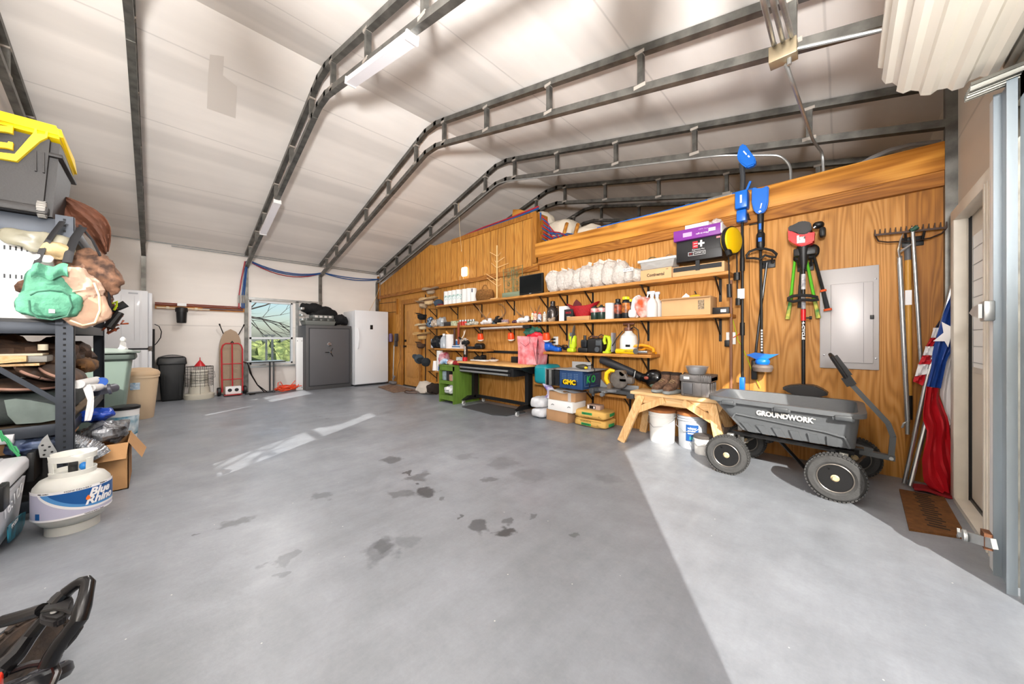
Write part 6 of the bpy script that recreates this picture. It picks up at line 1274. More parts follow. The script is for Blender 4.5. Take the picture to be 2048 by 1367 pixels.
m_val=mat('deep_blue_label','#174a86',.4)
g=G();rr_=.1385;g.sheet(lambda a,b:(-1.185+math.sin(-.15+a*.85)*(rr_+.001),4.03-math.cos(-.15+a*.85)*(rr_+.001),.09+b*.17),10,2,.002);part('label',g,m_val,t)
txt('valspar',.036,(0,0,0),'-Y',m_wp,t,wid=.085,warp=cylw(-1.185,4.03,rr_+.004,.225,.27),name='label_lettering')
g=G();[g.sheet(lambda a,b,z=z,w=w:(-1.185+math.sin(-.02+a*w)*(rr_+.005),4.03-math.cos(-.02+a*w)*(rr_+.005),z+b*.012),6,1,.001)for z,w in((.19,.5),(.165,.42))];part('label_bars',g,m_wp,t)
g=G();g.sheet(lambda a,b:(-1.185+math.sin(.1+a*.25)*(rr_+.005),4.03-math.cos(.1+a*.25)*(rr_+.005),.105+b*.035),6,1,.001);part('label_teal_patch',g,mat('teal_patch','#2c7f86',.4),t)
bucket(-1.035,3.86,.083,.185,m_plw,mat('dark_lid_rim','#4a4542',.6),'small white paint pail in front of the grey bucket',1,'paint_pail',None)
g=G();g.lathe([(.001,0),(.075,0),(.085,.25),(.08,.25),(.07,.01)],(-.93,4.16,0),20);item('stained_clear_pail','streaky brown stained clear pail behind the sawhorse leg','pail',g,mat('stained_pail','#9a8d84',.5,col2='#5a4638',sc=12,stretch=(3,3,.4)))
# ------------------------------------------------------------------ miter saw (on an angled stand board off the low shelf) and leaf blower
m_msg=mat('cast_grey','#77797c',.5,.3,var=.2,sc=9);m_msd=mat('dark_cast','#3f4144',.5,.2)
sx0,sx1=-2.29,-1.80;sz=.47
t=thing('support_board','short pine board on a bracket carrying the miter saw','shelf',(-2.05,4.1,sz-.04))
g=G();g.box(-2.40,-1.86,3.98,YW-.002,sz-.036,sz-.002,.003);part('board',g,m_shelf,t);g=G();g.box(-2.04,-2.012,YW-.006,YW-.001,sz-.28,sz-.036);g.bar((-2.026,YW-.2,sz-.04),(-2.026,YW-.01,sz-.2),.012,.014);part('bracket',g,m_blkm,t)
t=thing('miter_saw','yellow handled miter saw with a grey cast base','miter saw',(-2.05,3.95,sz))
g=G();g.prism([(-2.27,3.84),(-1.76,3.84),(-1.74,4.08),(-2.29,4.08)],'Z',sz+.035,sz+.075);g.box(-1.83,-1.74,3.80,4.06,sz-.0,sz+.075,.012);g.box(-2.34,-2.27,3.82,4.0,sz+.0,sz+.07,.012);g.cyl((-2.30,3.86,sz-.03),(-2.30,3.86,sz+.02),.02,seg=10);part('base',g,m_msd,t)
g=G();g.lathe([(.001,0),(.13,0),(.135,.012),(.135,.03),(.001,.034)],(-2.09,3.90,sz+.05),32);g.box(-2.11,-2.05,3.72,3.9,sz+.04,sz+.07,.01);g.cyl((-2.08,3.72,sz+.03),(-2.08,3.68,sz+.03),.025,seg=12);part('turntable',g,m_msg,t)
g=G();g.prism([(-2.28,sz+.075),(-2.14,sz+.075),(-2.22,sz+.12),(-2.27,sz+.17)],'Y',4.0,4.02);g.box(-1.99,-1.77,4.0,4.02,sz+.075,sz+.13,.003);part('fence',g,mat('pale_cast','#8f9194',.45,.3),t)
g=G();g.lathe([(.001,-.03),(.10,-.03),(.115,-.02),(.115,.02),(.10,.03),(.001,.03)],(-1.98,3.93,sz+.20),32,'Y');g.box(-1.99,-1.80,3.9,4.0,sz+.15,sz+.24,.03);part('motor_and_guard',g,mat('dusty_motor','#6c6661',.6,.2,var=.35,sc=14),t)
g=G();g.tube([(-2.10,3.88,sz+.14),(-2.125,3.87,sz+.20),(-2.115,3.87,sz+.27),(-2.07,3.88,sz+.31),(-2.02,3.89,sz+.30)],[.024,.027,.027,.025,.018],12);part('handle',g,m_yel,t)
g=G();g.bar((-2.08,3.88,sz+.08),(-2.08,3.88,sz+.15),.04,.05);g.cyl((-1.93,3.9,sz+.28),(-1.93,3.96,sz+.28),.035);part('arm',g,mat('brown_arm','#66584a',.5),t)
t=thing('leaf_blower','black leaf blower with its long tube pointing up left','leaf blower',(-1.58,4.17,zt_))
a,b,c_=PY(1203,718,4.17),PY(1268,746,4.17),PY(1284,755,4.16)
g=G();g.tube([a,b],[.055,.048],16);part('blower_tube',g,mat('matte_black_tube','#2c2d31',.5),t);g=G();g.tube([b,c_],[.045,.055],16);part('coupling',g,m_blk,t)
g=G();q=PY(1309,757,4.17);g.blob((q.x,q.y,q.z),(.12,.08,.115),2.1,0);g.tube([c_,q],[.05,.08],16);hs=part('fan_housing',g,mat('gloss_black','#101012',.18),t)
g=G();g.blob((q.x-.07,q.y-.07,q.z+.01),(.03,.015,.02),2.2);part('red_badge',g,mat('dull_red','#8d4436',.4),hs)
g=G();g.blob((q.x+.03,q.y-.045,q.z-.075),(.07,.03,.035),2.2);part('green_intake',g,mat('green_grey','#53695f',.4),hs)
g=G();p=PY(1269,749,4.1);g.tube([p+Vector((.01,0,.05)),p,p+Vector((-.012,0,-.05))],.006,6);part('clamp_ring',g,m_galvl,t)
# ------------------------------------------------------------------ garden cart
m_tub=mat('grey_poly_tub','#55585b',.42,var=.12,sc=5,bump=.08,bs=40);m_tubd=mat('grey_poly_dark','#3f4245',.45);m_tire=mat('tyre_rubber','#3d3d3d',.8,var=.2,sc=14,bump=.3,bs=70)
t=thing('garden_cart','grey plastic dump cart with four knobbly tyres and a folding handle','garden cart',(-.36,3.74,0));cxm,cym=-.375,3.755
g=G()
RIM=[(-.90,3.44,.655),(.115,3.41,.630),(.115,4.09,.645),(-.90,4.10,.655)];BOT=[(-.655,3.52,.375),(.055,3.49,.365),(.055,4.0,.375),(-.655,4.0,.375)]
def rrect(P4,k,n=5):
    """rounded quad outline"""
    out=[];P4=[Vector(p)for p in P4]
    for i in range(4):
        p,a,b=P4[i],P4[i-1],P4[(i+1)%4];A=p+(a-p).normalized()*k;B=p+(b-p).normalized()*k
        for q in range(n):w=q/(n-1);out.append(A*(1-w)**2+p*2*w*(1-w)+B*w*w)
    return out
def ins(P4,d,dz=0):
    c=sum((Vector(p)for p in P4),Vector())/4;return[Vector((p[0]-math.copysign(d,p[0]-c.x),p[1]-math.copysign(d,p[1]-c.y),p[2]+dz))for p in P4]
rings=[rrect(ins(BOT,.06),.03),rrect(BOT,.06),rrect(ins(RIM,.035,-.035),.10),rrect(ins(RIM,.0,-.035),.12),rrect(RIM,.12),rrect(ins(RIM,.045,0),.09),rrect(ins(BOT,.02,.02),.05),rrect(ins(BOT,.10,.02),.02)]
nn=len(rings[0]);vs=[v for r_ in rings for v in r_];fs=[(i*nn+k,i*nn+(k+1)%nn,(i+1)*nn+(k+1)%nn,(i+1)*nn+k)for i in range(len(rings)-1)for k in range(nn)]+[tuple(range(nn))[::-1],tuple((len(rings)-1)*nn+k for k in range(nn))]
g.raw(vs,fs);tub=part('tub',g,m_tub,t)
def nearpt(s,h,d=0):   # point on the near face of the tub: s along 0..1, h up 0..1
    a=Vector(BOT[0]).lerp(Vector(BOT[1]),s);b=Vector(ins(RIM,.035,-.035)[0]).lerp(Vector(ins(RIM,.035,-.035)[1]),s);return a.lerp(b,h)+Vector((0,-d,0))
g=G()
for s in(.13,.27,.41,.55,.69,.83):
    P_=[nearpt(s-.04,.0,.0),nearpt(s+.04,.0,.0),nearpt(s+.035,.30,.016),nearpt(s-.035,.30,.016)];Q_=[p+Vector((0,.03,0))for p in P_]
    P_[0].y-=.012;P_[1].y-=.012
    g.raw(P_+Q_,[(0,1,2,3),(7,6,5,4),(0,4,5,1),(1,5,6,2),(2,6,7,3),(3,7,4,0)])
part('moulded_ribs',g,m_tub,tub,kind='stuff')
g=G()
ln=[nearpt(.06,.05,.004),nearpt(.05,.42,.006),nearpt(.12,.60,.006),nearpt(.80,.44,.006),nearpt(.92,.36,.006),nearpt(.96,.03,.004)]
for a,b in zip(ln,ln[1:]):g.bar(a,b,.012,.022,(0,1,0))
part('raised_outline',g,m_tub,tub)
for s in(.17,.53,.88):
    p=Vector(RIM[0]).lerp(Vector(RIM[1]),s);g=G();g.box(p.x-.045,p.x+.045,p.y-.018,p.y+.01,p.z-.055,p.z-.02,.006);g.box(p.x-.06,p.x+.06,p.y-.006,p.y+.02,p.z-.06,p.z-.035,.004);part('rim_clip',g,m_tubd,tub)
p=nearpt(.52,.74,.012);d3=(nearpt(.7,.74)-nearpt(.3,.74)).normalized();up3=(nearpt(.5,1)-nearpt(.5,0)).normalized();nrm=d3.cross(up3).normalized()
M3=Matrix((d3,nrm.cross(d3),nrm)).transposed()
txt('GROUNDWORK',.056,p,None,mat('cream_print','#e9e6df',.5),t,name='maker_lettering',wid=.36,M3=M3,bold=.0022)
txt('TM',.012,p+d3*.19+up3*.015,None,MATS['cream_print'],t,name='trademark_lettering',M3=M3)
g=G();g.bar((-.72,3.60,.33),(.05,3.56,.325),.04,.03);g.bar((-.72,3.94,.33),(.05,3.96,.33),.04,.03);g.bar((-.65,3.58,.32),(-.65,3.96,.32),.03,.04);g.bar((.0,3.56,.32),(.0,3.96,.32),.03,.04);g.box(-.30,.1,3.54,3.60,.355,.37);g.bar((-.45,3.76,.33),(-.25,3.95,.03),.022,.022);g.blob((-.48,3.78,.27),(.03,.03,.04),2.2,.02,20,3);part('chassis',g,m_blkm,t)
wheels=((-.733,3.44,.163,0),(-.05,3.40,.168,.02),(-.70,4.06,.163,0),(.06,4.11,.165,.02))
for k,(x,y,r,zz_)in enumerate(wheels):
    g=G();w=.045;pf=[(r*.58,-w*.7),(r*.70,-w),(r*.88,-w*.95),(r*.97,-w*.6),(r,0),(r*.97,w*.6),(r*.88,w*.95),(r*.70,w),(r*.58,w*.7)]
    g.lathe(pf,(x,y,r),48,'Y')
    for q in range(44):
        a=2*math.pi*q/44
        for sgn in(-1,1):g.box(-.008,.008,-.010,.010,0,.0085,0,Matrix.Translation((x,y,r))@Matrix.Rotation(a+(.05 if sgn>0 else 0),4,'Y')@Matrix.Translation((0,sgn*w*.66,r*.955)))
    tire=part('tyre',g,m_tire,t)
    g=G();g.lathe([(r*.60,-w*.75),(r*.56,-w*.8),(r*.50,-w*.35),(r*.30,-w*.25),(r*.18,-w*.55),(.001,-w*.55),(.001,w*.55),(r*.18,w*.55),(r*.5,w*.35),(r*.60,w*.75)],(x,y,r),40,'Y');part('rim',g,m_blkm,tire)
    g=G();[g.tube([(x+math.cos(a)*r*q,y-w*s,r+math.sin(a)*r*q)for a in[2*math.pi*n_/40 for n_ in range(40)]],.004,6,closed=True)for q,s in((.585,.82),(.46,.42))];part('rim_lip',g,mat('worn_rim_edge','#77716b',.3,.6),tire)
    g=G();g.lathe([(.001,-w*1.05),(.014,-w*1.05),(.016,-w*.9),(.024,-w*.75),(.024,-w*.5),(.001,-w*.5)],(x,y,r),20,'Y');part('hub',g,mat('brass_hub','#c9b58e',.4,.3),tire)
    g=G();g.cyl((x-.03,y-w*.6,r+.05),(x-.032,y-w*1.1,r+.075),.004,seg=6);part('valve',g,m_blk,tire)
for x,y0,y1 in((-.72,3.44,4.06),(.0,3.40,4.11)):g=G();g.cyl((x-.01,y0+.03,.165),(x-.01,y1-.03,.165),.012,seg=10);[g.box(x-.03,x+.02,yy-.02,yy+.02,.15,.33,.004)for yy in(y0+.09,y1-.1)];g.bar((x+.02,y0+.14,.20),(x+.14,y1-.2,.27),.014,.014);part('axle',g,m_galvl if x<-.5 else m_galv,t)
hp=[PY(1782,915,3.75),PY(1786,872,3.75),PY(1776,846,3.75),PY(1700,765,3.75)]
g=G();[g.bar(a,b,.032,.022,(0,1,0))for a,b in zip(hp,hp[1:])];g.bar((.08,3.75,.30),hp[0]+Vector((.02,0,.0)),.05,.035);g.bar((.05,3.74,.34),(.15,3.75,.315),.02,.04);hd=part('pull_handle',g,mat('charcoal_bar','#4d5052',.45),t)
d=(PY(1662,712,3.75)-hp[3]).normalized();e0=hp[3]-d*.02;e1=e0+d*.07;e2=PY(1664,713,3.75)
n_=Vector((0,1,0));s_=d.cross(n_).normalized()
g=G();g.bar(e0,e1,.06,.07,(0,1,0));w2=.065
g.tube([e1+n_*w2,e2+n_*w2,e2+d*.02,e2-n_*w2,e1-n_*w2,e1],.014,8);g.bar(e1+n_*.03,e2+n_*.04,.02,.02);g.bar(e1-s_*.02,e2-s_*.012,.045,.02,(0,1,0));part('grip',g,m_blk,hd)
g=G();g.lathe([(.001,-.03),(.012,-.03),(.012,.03),(.001,.03)],hp[0],12,'Y');part('pivot_bolt',g,m_galvl,hd)
# ------------------------------------------------------------------ tools on the plywood
m_bat=mat('strimmer_blue','#1266c4',.32);m_pole=mat('black_pole','#191a1c',.3,.2)
def hook(x,z,y=YW,l='black double hook',nm='tool_hook'):
    t=thing(nm,l,'hook',(x,y,z));g=G();g.box(x-.06,x+.06,YW-.02,YW,z-.05,z+.03,.005);[g.tube([(x+s*.045,YW-.01,z),(x+s*.045,YW-.11,z-.01),(x+s*.05,YW-.14,z+.04)],.008,8)for s in(-1,1)];part('hook_body',g,m_blk,t);return t
hook(-.66,2.40,l='black double hook on the header beam holding the blue pole tools')
x=-.757
t=thing('blue_pole_saw','tall black pole tool with blue head reaching above the beam','pole tool',(x,4.19,.65))
g=G();g.cyl((x,4.19,.74),(x,4.19,2.36),.013,seg=10);g.cyl((x,4.19,1.86),(x,4.19,1.99),.022,seg=10);g.cyl((x,4.19,1.20),(x,4.19,1.33),.022,seg=10);g.tube([(x,4.19,1.99),(x,4.19,2.22)],[.02,.014],10);part('pole',g,m_pole,t)
g=G();g.box(x-.022,x+.022,4.16,4.22,.64,.77,.006);part('foot_cap',g,m_bat,t)
g=G();g.box(x-.045,x+.04,4.14,4.24,2.36,2.48,.012);g.box(x-.055,x+.055,4.12,4.25,2.49,2.67,.015);g.bar((x+.03,4.19,2.66),(x+.07,4.19,2.76),.014,.02);g.box(x-.012,x+.012,4.118,4.121,2.53,2.63);part('battery_body',g,m_bat,t)
g=G();g.box(x-.007,x+.009,4.114,4.12,2.54,2.62);part('white_mark',g,m_wp,t)
g=G();g.tube([(x,4.19,2.67),(x+.005,4.19,2.82),(x-.008,4.19,2.97)],.024,10);part('neck',g,mat('dark_neck','#35373a',.4),t)
q=[PY(u,v,4.19)for u,v in((1477,305),(1482,291),(1491,290),(1500,303),(1513,320),(1512,331),(1494,338),(1482,329),(1475,318))]
g=G();g.prism([(p.x,p.z)for p in q],'Y',4.15,4.22);bmesh.ops.bevel(g.b,geom=g.b.edges[:],offset=.012,segments=2,affect='EDGES');hd=part('power_head',g,m_bat,t)
g=G();[g.bar(PY(1487,302,4.148),PY(1493,309,4.148),.01,.004,(0,1,0))];g.bar(PY(1496,311,4.148),PY(1499,314,4.148),.012,.004,(0,1,0));part('white_mark',g,m_wp,hd)
x=-.60
t=thing('blue_string_trimmer','blue and black string trimmer hung head down with a loop handle','string trimmer',(x,4.17,.8))
q=[PY(u,v,4.16)for u,v in((1504,376),(1504,405),(1507,420),(1514,428),(1524,428),(1533,420),(1537,405),(1538,372),(1527,374),(1526,379),(1516,380),(1515,375))]
g=G();g.prism([(p.x,p.z)for p in q],'Y',4.14,4.19);bmesh.ops.bevel(g.b,geom=g.b.edges[:],offset=.01,segments=2,affect='EDGES');part('battery_hood',g,m_bat,t)
g=G();c_=PY(1521,413,4.138);g.bar(c_+Vector((.01,0,.03)),c_+Vector((0,0,-.02)),.008,.02,(0,1,0));g.bar(c_+Vector((-.01,0,-.04)),c_+Vector((0,0,-.055)),.02,.01,(0,1,0));part('white_mark',g,m_wp,t)
g=G();g.tube([(x,4.17,2.40),(x,4.17,2.22)],[.028,.024],12);g.tube([(x,4.17,2.22),(x,4.17,2.20),(x,4.17,2.08),(x,4.17,2.04)],[.024,.036,.036,.018],12);part('trigger_grip',g,m_blk,t);g=G();g.box(x-.010,x+.010,4.135,4.145,2.24,2.30);g.box(x-.014,x+.014,4.128,4.135,2.12,2.16);part('blue_inlay',g,m_bat,t)
g=G();g.tube([(x,4.17,2.04),(x+.005,4.17,1.5),(x+.012,4.17,.93)],.012,10);part('shaft',g,m_pole,t)
g=G();L_=[PY(u,v,4.12)for u,v in((1494,516),(1493,510),(1499,503),(1512,498),(1530,497),(1545,501),(1553,508),(1551,514),(1540,513),(1530,510),(1520,518),(1508,516))];g.tube(L_,.012,8,closed=True);part('loop_handle',g,m_blk,t)
c_=PY(1525,728,4.17)
g=G();g.lathe([(.001,-.075),(.075,-.07),(.088,-.03),(.08,-.01),(.05,.0),(.001,0)],c_,24);part('spool_cover',g,mat('grey_brown_spool','#6b5f58',.6,var=.3,sc=12),t)
g=G();g.blob(c_+Vector((0,0,.025)),(.06,.06,.045),2.2);g.prism([(c_.x-.13,c_.z+.09),(c_.x-.06,c_.z+.115),(c_.x+.06,c_.z+.10),(c_.x+.13,c_.z+.105),(c_.x+.04,c_.z+.05),(c_.x-.05,c_.z+.05)],'Y',c_.y-.03,c_.y+.03);part('blue_motor_head',g,m_bat,t)
g=G();[g.box(x+.006-.002,x+.018,4.156,4.158,z,z+.018)for z in[1.04+.028*k for k in range(8)]];part('shaft_lettering',g,m_wp,t)
x=-.55;t=thing('black_edger_pole','second black shaft leaning beside the blue string trimmer','pole tool',(x,4.26,.7))
g=G();g.tube([PY(1534,525,4.26),PY(1524,600,4.27),PY(1513,690,4.28),PY(1508,752,4.28)],.012,8);part('shaft',g,m_pole,t);g=G();q=PY(1508,735,4.27);g.box(q.x-.02,q.x+.03,4.24,4.30,q.z-.12,q.z+.08,.01);part('lower_guard',g,m_blk,t)
hook(-.56,1.93,l='black plastic wall hook behind the trimmer loop handle')
g=G();g.tube([PY(u,v,YW-.02)for u,v in((1466,640),(1476,680),(1484,692),(1498,725),(1505,745),(1521,775))],.004,5);item('lime_string','thin lime green string hanging down the plywood','string',g,m_lime)
g=G();g.tube([PY(u,v,YW-.02)for u,v in((1466,675),(1478,668),(1484,660))],.005,6);item('orange_lead','orange lead going into the outlet behind the brown pole','cord',g,m_orp)
# red trimmer
x=-.275;t=thing('red_string_trimmer','red and black four stroke string trimmer hung engine up','string trimmer',(x,4.16,.63));m_re=mat('engine_red','#cf1a22',.3)
g=G();q=[PY(u,v,4.12)for u,v in((1576,455),(1577,482),(1586,487),(1600,494),(1616,490),(1628,484),(1630,462),(1620,468),(1592,470))];g.prism([(p.x,p.z)for p in q],'Y',4.09,4.21);bmesh.ops.bevel(g.b,geom=g.b.edges[:],offset=.01,segments=2,affect='EDGES');part('engine_shroud',g,m_re,t)
g=G();q=[PY(u,v,4.12)for u,v in((1577,454),(1590,452),(1594,446),(1608,443),(1622,446),(1624,462),(1612,470),(1596,470),(1591,463),(1578,464))];g.prism([(p.x,p.z)for p in q],'Y',4.08,4.22);bmesh.ops.bevel(g.b,geom=g.b.edges[:],offset=.008,segments=2,affect='EDGES');g.blob(PY(1637,450,4.15),(.04,.05,.03),2.4);g.box(-.165,-.12,4.1,4.2,2.07,2.16,.02);part('engine_cover',g,m_blk,t)
g=G();g.cyl(PY(1627,456,4.12),PY(1634,450,4.12),.012);p=PY(1605,479,4.085);g.box(p.x-.03,p.x+.02,4.082,4.09,p.z-.03,p.z+.03,.003);part('silver_plate',g,m_chr,t)
g=G();p=PY(1598,478,4.08);g.box(p.x-.015,p.x+.0,4.079,4.09,p.z-.035,p.z+.035);p=PY(1588,474,4.04);part('white_mark',g,m_wp,t)
g=G();g.tube([(x,4.16,2.02),(x,4.16,1.93),(x,4.16,1.80)],[.05,.04,.02],12);g.box(x-.07,x+.09,4.13,4.2,1.93,2.0,.01);part('throttle_grip',g,m_blk,t)
g=G();g.cyl((x,4.16,.65),(x,4.16,1.82),.0145,seg=12);part('shaft',g,m_pole,t)
g=G();g.cyl((x,4.16,1.62),(x,4.16,1.76),.0165,seg=12);g.cyl((x,4.16,1.44),(x,4.16,1.56),.0165,seg=12);part('printed_sleeve',g,mat('white_printed_sleeve','#d4d4d6',.4,col2='#8b8b92',sc=40),t)
g=G();g.cyl((x,4.16,1.33),(x,4.16,1.435),.019,seg=12);part('red_coupler',g,m_re,t);g=G();g.cyl((x+.02,4.16,1.355),(x+.055,4.16,1.355),.008);g.lathe([(.001,0),(.016,0),(.016,.02),(.001,.02)],(x+.04,4.16,1.355),10,'X');part('knob',g,m_blk,t)
txt('4-CYCLE',.026,(x,4.142,1.24),'-Y',m_wp,t,rot=-math.pi/2,wid=.17,name='shaft_lettering',bold=.001)
g=G();L_=[PY(u,v,4.08)for u,v in((1577,600),(1577,596),(1584,592),(1600,590),(1620,591),(1634,594),(1636,599),(1626,600),(1606,599),(1586,603))];g.tube(L_,.014,8,closed=True);part('loop_handle',g,m_blk,t)
g=G();q=[PY(u,v,4.1)for u,v in((1563,775),(1575,770),(1600,768),(1630,770),(1650,780),(1659,788),(1640,793),(1600,792),(1580,785))];g.prism([(p.x,p.z)for p in q],'Y',4.05,4.20);bmesh.ops.bevel(g.b,geom=g.b.edges[:],offset=.012,segments=2,affect='EDGES');part('string_guard',g,mat('black_guard','#201f20',.35),t)
hook(-.27,1.86,l='black plastic wall hook behind the red trimmer')
# loppers
def lopper(P_,m_h,gripm,l,bypass=False):
    t=thing('loppers',l,'loppers',P_[0]);
    for k,(a,b,c)in enumerate((P_[1:4],P_[4:7])):
        g=G();g.tube([a,b],[.017,.02],10,flat=.7);hd=part('handle',g,m_h,t);g=G();g.tube([b,c],[.022,.028],10,flat=.7);part('grip',g,gripm,hd)
    g=G();g.blob(P_[0],(.06,.03,.07),2.2,.01,12,2);part('blade_head',g,m_blkm,t);return t
m_lgh=mat('lime_handle','#5fbf2a',.4);m_lgg=mat('green_yellow_grip','#2e8a4a',.5,col2='#dcd465',sc=14)
lopper([PY(1602,510,4.26),PY(1590,518,4.27),PY(1581,603,4.27),PY(1575,638,4.27),PY(1613,518,4.27),PY(1630,603,4.27),PY(1637,636,4.27)],m_lgh,m_lgg,'lime green handled loppers hanging behind the red trimmer')
lopper([PY(1622,503,4.24),PY(1626,505,4.24),PY(1646,580,4.24),PY(1655,618,4.24),PY(1605,505,4.28),PY(1601,570,4.28),PY(1600,615,4.28)],m_blk,mat('dark_grip','#25272b',.6),'black handled loppers with orange rings, right of the red trimmer')
g=G();a,b=PY(1646,579,4.24),PY(1647,583,4.24);g.tube([a,b],.024,10);a,b=PY(1655,617,4.24),PY(1656,621,4.24);g.tube([a,b],.03,10);bpy_l=[o for o in bpy.data.objects if o.name=='loppers.001'][0];part('orange_ring',g,m_orp,bpy_l)
# electrical panel
ex0,ex1,ez0,ez1=-.168,.212,.893,1.800
m_pan=mat('panel_grey','#b9b6b6',.45,.2);t=thing('breaker_box','grey breaker box with a hinged cover set in the plywood','breaker box',((ex0+ex1)/2,YW,ez0))
g=G();g.box(ex0,ex1,YW-.018,YW,ez0,ez1,.004);part('trim_plate',g,m_pan,t)
g=G();g.box(ex0+.075,ex1-.035,YW-.03,YW-.017,ez0+.055,ez1-.14,.006);d=part('panel_door',g,mat('panel_door_grey','#c3c0c1',.4,.2),t)
g=G();g.box(ex1-.055,ex1-.03,YW-.036,YW-.029,ez0+.44,ez0+.475,.002);part('latch',g,m_blk,d);g=G();g.box(ex1-.095,ex1-.092,YW-.032,YW-.029,ez0+.06,ez1-.145);part('door_seam',g,mat('seam_grey','#8d8b8c',.5),d)
for xx,zz in((ex0+.03,ez0+.12),(ex0+.03,ez1-.3),(ex1-.02,ez1-.12),(ex1-.02,ez0+.1)):g=G();g.lathe([(.001,-.008),(.007,-.006),(.008,0)],(xx,YW-.018,zz),10,'Y');part('screw',g,m_chr,t)
# rake, pole pruner, yellow handle tool
m_steel=mat('dark_rake_steel','#3a2a22',.5,.5);m_alu=mat('aluminium_pole','#b9bbbd',.25,.85)
rz0=PY(1750,470,4.24);rz1=PY(1893,455,4.24)
t=thing('garden_rake','bow rake with its toothed head up and an aluminium handle','rake',PY(1843,730,4.22))
g=G();g.bar(rz0,rz1,.014,.016);[g.tube([rz0.lerp(rz1,k/13),rz0.lerp(rz1,k/13)+Vector((0,-.01,.045))],[.006,.003],6)for k in range(14)];g.tube([rz0,PY(1757,482,4.24),PY(1775,484,4.24),PY(1822,482,4.22),PY(1860,476,4.24),PY(1884,466,4.24),rz1],.006,6);part('rake_head',g,m_steel,t)
g=G();g.cyl(PY(1825,455,4.20),PY(1842,730,4.24),.0125,seg=12);part('handle',g,m_alu,t)
g=G();g.cyl(PY(1821,462,4.2),PY(1835,453,4.2),.018);part('green_socket',g,mat('dark_green_cap','#1f4a3a',.5),t)
t=thing('pole_pruner','long aluminium pole pruner with a hooked cutting head','pole tool',PY(1815,868,4.2))
g=G();g.cyl(PY(1799,512,4.22),PY(1815,845,4.22),.016,seg=12);part('pole',g,m_alu,t)
g=G();g.tube([PY(1799,515,4.2),PY(1797,500,4.2),PY(1801,480,4.19),PY(1806,467,4.19)],[.018,.02,.016,.006],8,flat=.5);g.tube([PY(1798,504,4.2),PY(1812,496,4.2),PY(1823,488,4.2)],[.012,.008,.006],6);part('cutting_head',g,m_chr,t)
g=G();g.tube([PY(1815,843,4.2),PY(1808,846,4.2),PY(1804,855,4.2)],.008,6);g.cyl(PY(1815,842,4.2),PY(1815,868,4.2),.012);part('end_hook',g,m_galvl,t)
t=thing('yellow_handled_hoe','tool with a yellow fibreglass handle and grey neck','garden tool',PY(1818,836,4.28))
g=G();g.cyl(PY(1816,520,4.28),PY(1818,790,4.28),.019,seg=12);part('handle',g,mat('mustard_handle','#c9933f',.45),t);g=G();g.cyl(PY(1815,490,4.28),PY(1816,520,4.28),.02);part('grey_neck',g,mat('tool_grey','#5f6063'),t);g=G();g.cyl(PY(1818,790,4.28),PY(1818,838,4.28),.02);part('black_end_grip',g,m_blk,t);g=G();p=PY(1817,597,4.255);g.box(p.x-.018,p.x+.018,4.256,4.262,p.z-.05,p.z+.07);part('white_sticker',g,m_wp,t)
hook(.40,1.97,l='black double hook holding the rake and pole pruner')
# flags
def drape(Lp,Rp,Y,amp=.012,n=12,fr=14,th=.003):
    def ev(P_,w):
        k=w*(len(P_)-1);i=min(int(k),len(P_)-2);f=k-i;return(P_[i][0]*(1-f)+P_[i+1][0]*f,P_[i][1]*(1-f)+P_[i+1][1]*f)
    def f(a,b):
        l,r=ev(Lp,b),ev(Rp,b);u,v=l[0]*(1-a)+r[0]*a,l[1]*(1-a)+r[1]*a;p=PY(u,v,Y);p.y+=amp*math.sin(a*fr+b*3);return p
    g=G();g.sheet(f,n,16,th);return g
m_fb,m_fr,m_fw=mat('flag_blue','#173d86',.55),mat('flag_red','#b3121f',.55),mat('flag_white','#e3e1e2',.6)
t=thing('lone_star_flag','red white and blue lone star flag leaning in the corner','flag',(.5,4.1,0))
g=G();g.tube([PZ(1808,966,0.01),PY(1851,768,4.16),PY(1905,570,4.18)],.013,10);part('flagpole',g,m_alu,t)
part('blue_field',drape([(1906,585),(1893,612),(1880,650),(1866,700),(1862,740),(1853,772)],[(1908,585),(1909,620),(1910,660),(1908,690),(1892,720),(1880,776)],4.10),m_fb,t)
part('red_field',drape([(1854,773),(1846,835),(1856,866),(1845,920),(1847,962),(1862,978),(1880,984)],[(1880,776),(1878,790),(1898,840),(1899,868),(1903,900),(1910,930),(1910,984)],4.09,.022),m_fr,t)
part('white_field',drape([(1905,690),(1893,720),(1881,776),(1880,790),(1898,845)],[(1911,690),(1911,740),(1911,800),(1911,850),(1911,880)],4.12),m_fw,t)
g=G();P5=[PY(u,v,4.08)for u,v in((1883,643),(1906,655),(1899,683),(1896,694),(1889,682),(1866,682),(1887,665))];g.prism([(p.x,p.z)for p in P5],'Y',4.075,4.082);part('white_star',g,m_fw,t)
t=thing('striped_flag','red and white striped flag hanging behind the lone star flag','flag',(.42,4.2,0))
g=G();g.tube([PZ(1820,971,0.01),PY(1853,838,4.20),PY(1898,640,4.24)],.015,10);part('flagpole',g,m_alu,t)
ys=[(655,675),(675,692),(692,710),(710,728),(728,745),(745,770)]
L0=[(1868,655),(1862,675),(1852,692),(1846,710),(1837,728),(1830,752),(1826,762)]
R0=[(1880,655),(1876,675),(1872,692),(1876,710),(1874,728),(1866,745),(1856,776)]
for k in range(6):g=drape([L0[k],L0[k+1]],[R0[k],R0[k+1]],4.16,.012,8);part('stripe',g,m_fw if k%2==0 else m_fr,t)
part('dark_canton',drape([(1895,608),(1880,640),(1870,655)],[(1900,605),(1890,640),(1882,656)],4.18,.01,6),mat('flag_navy','#151c3a',.6),t)
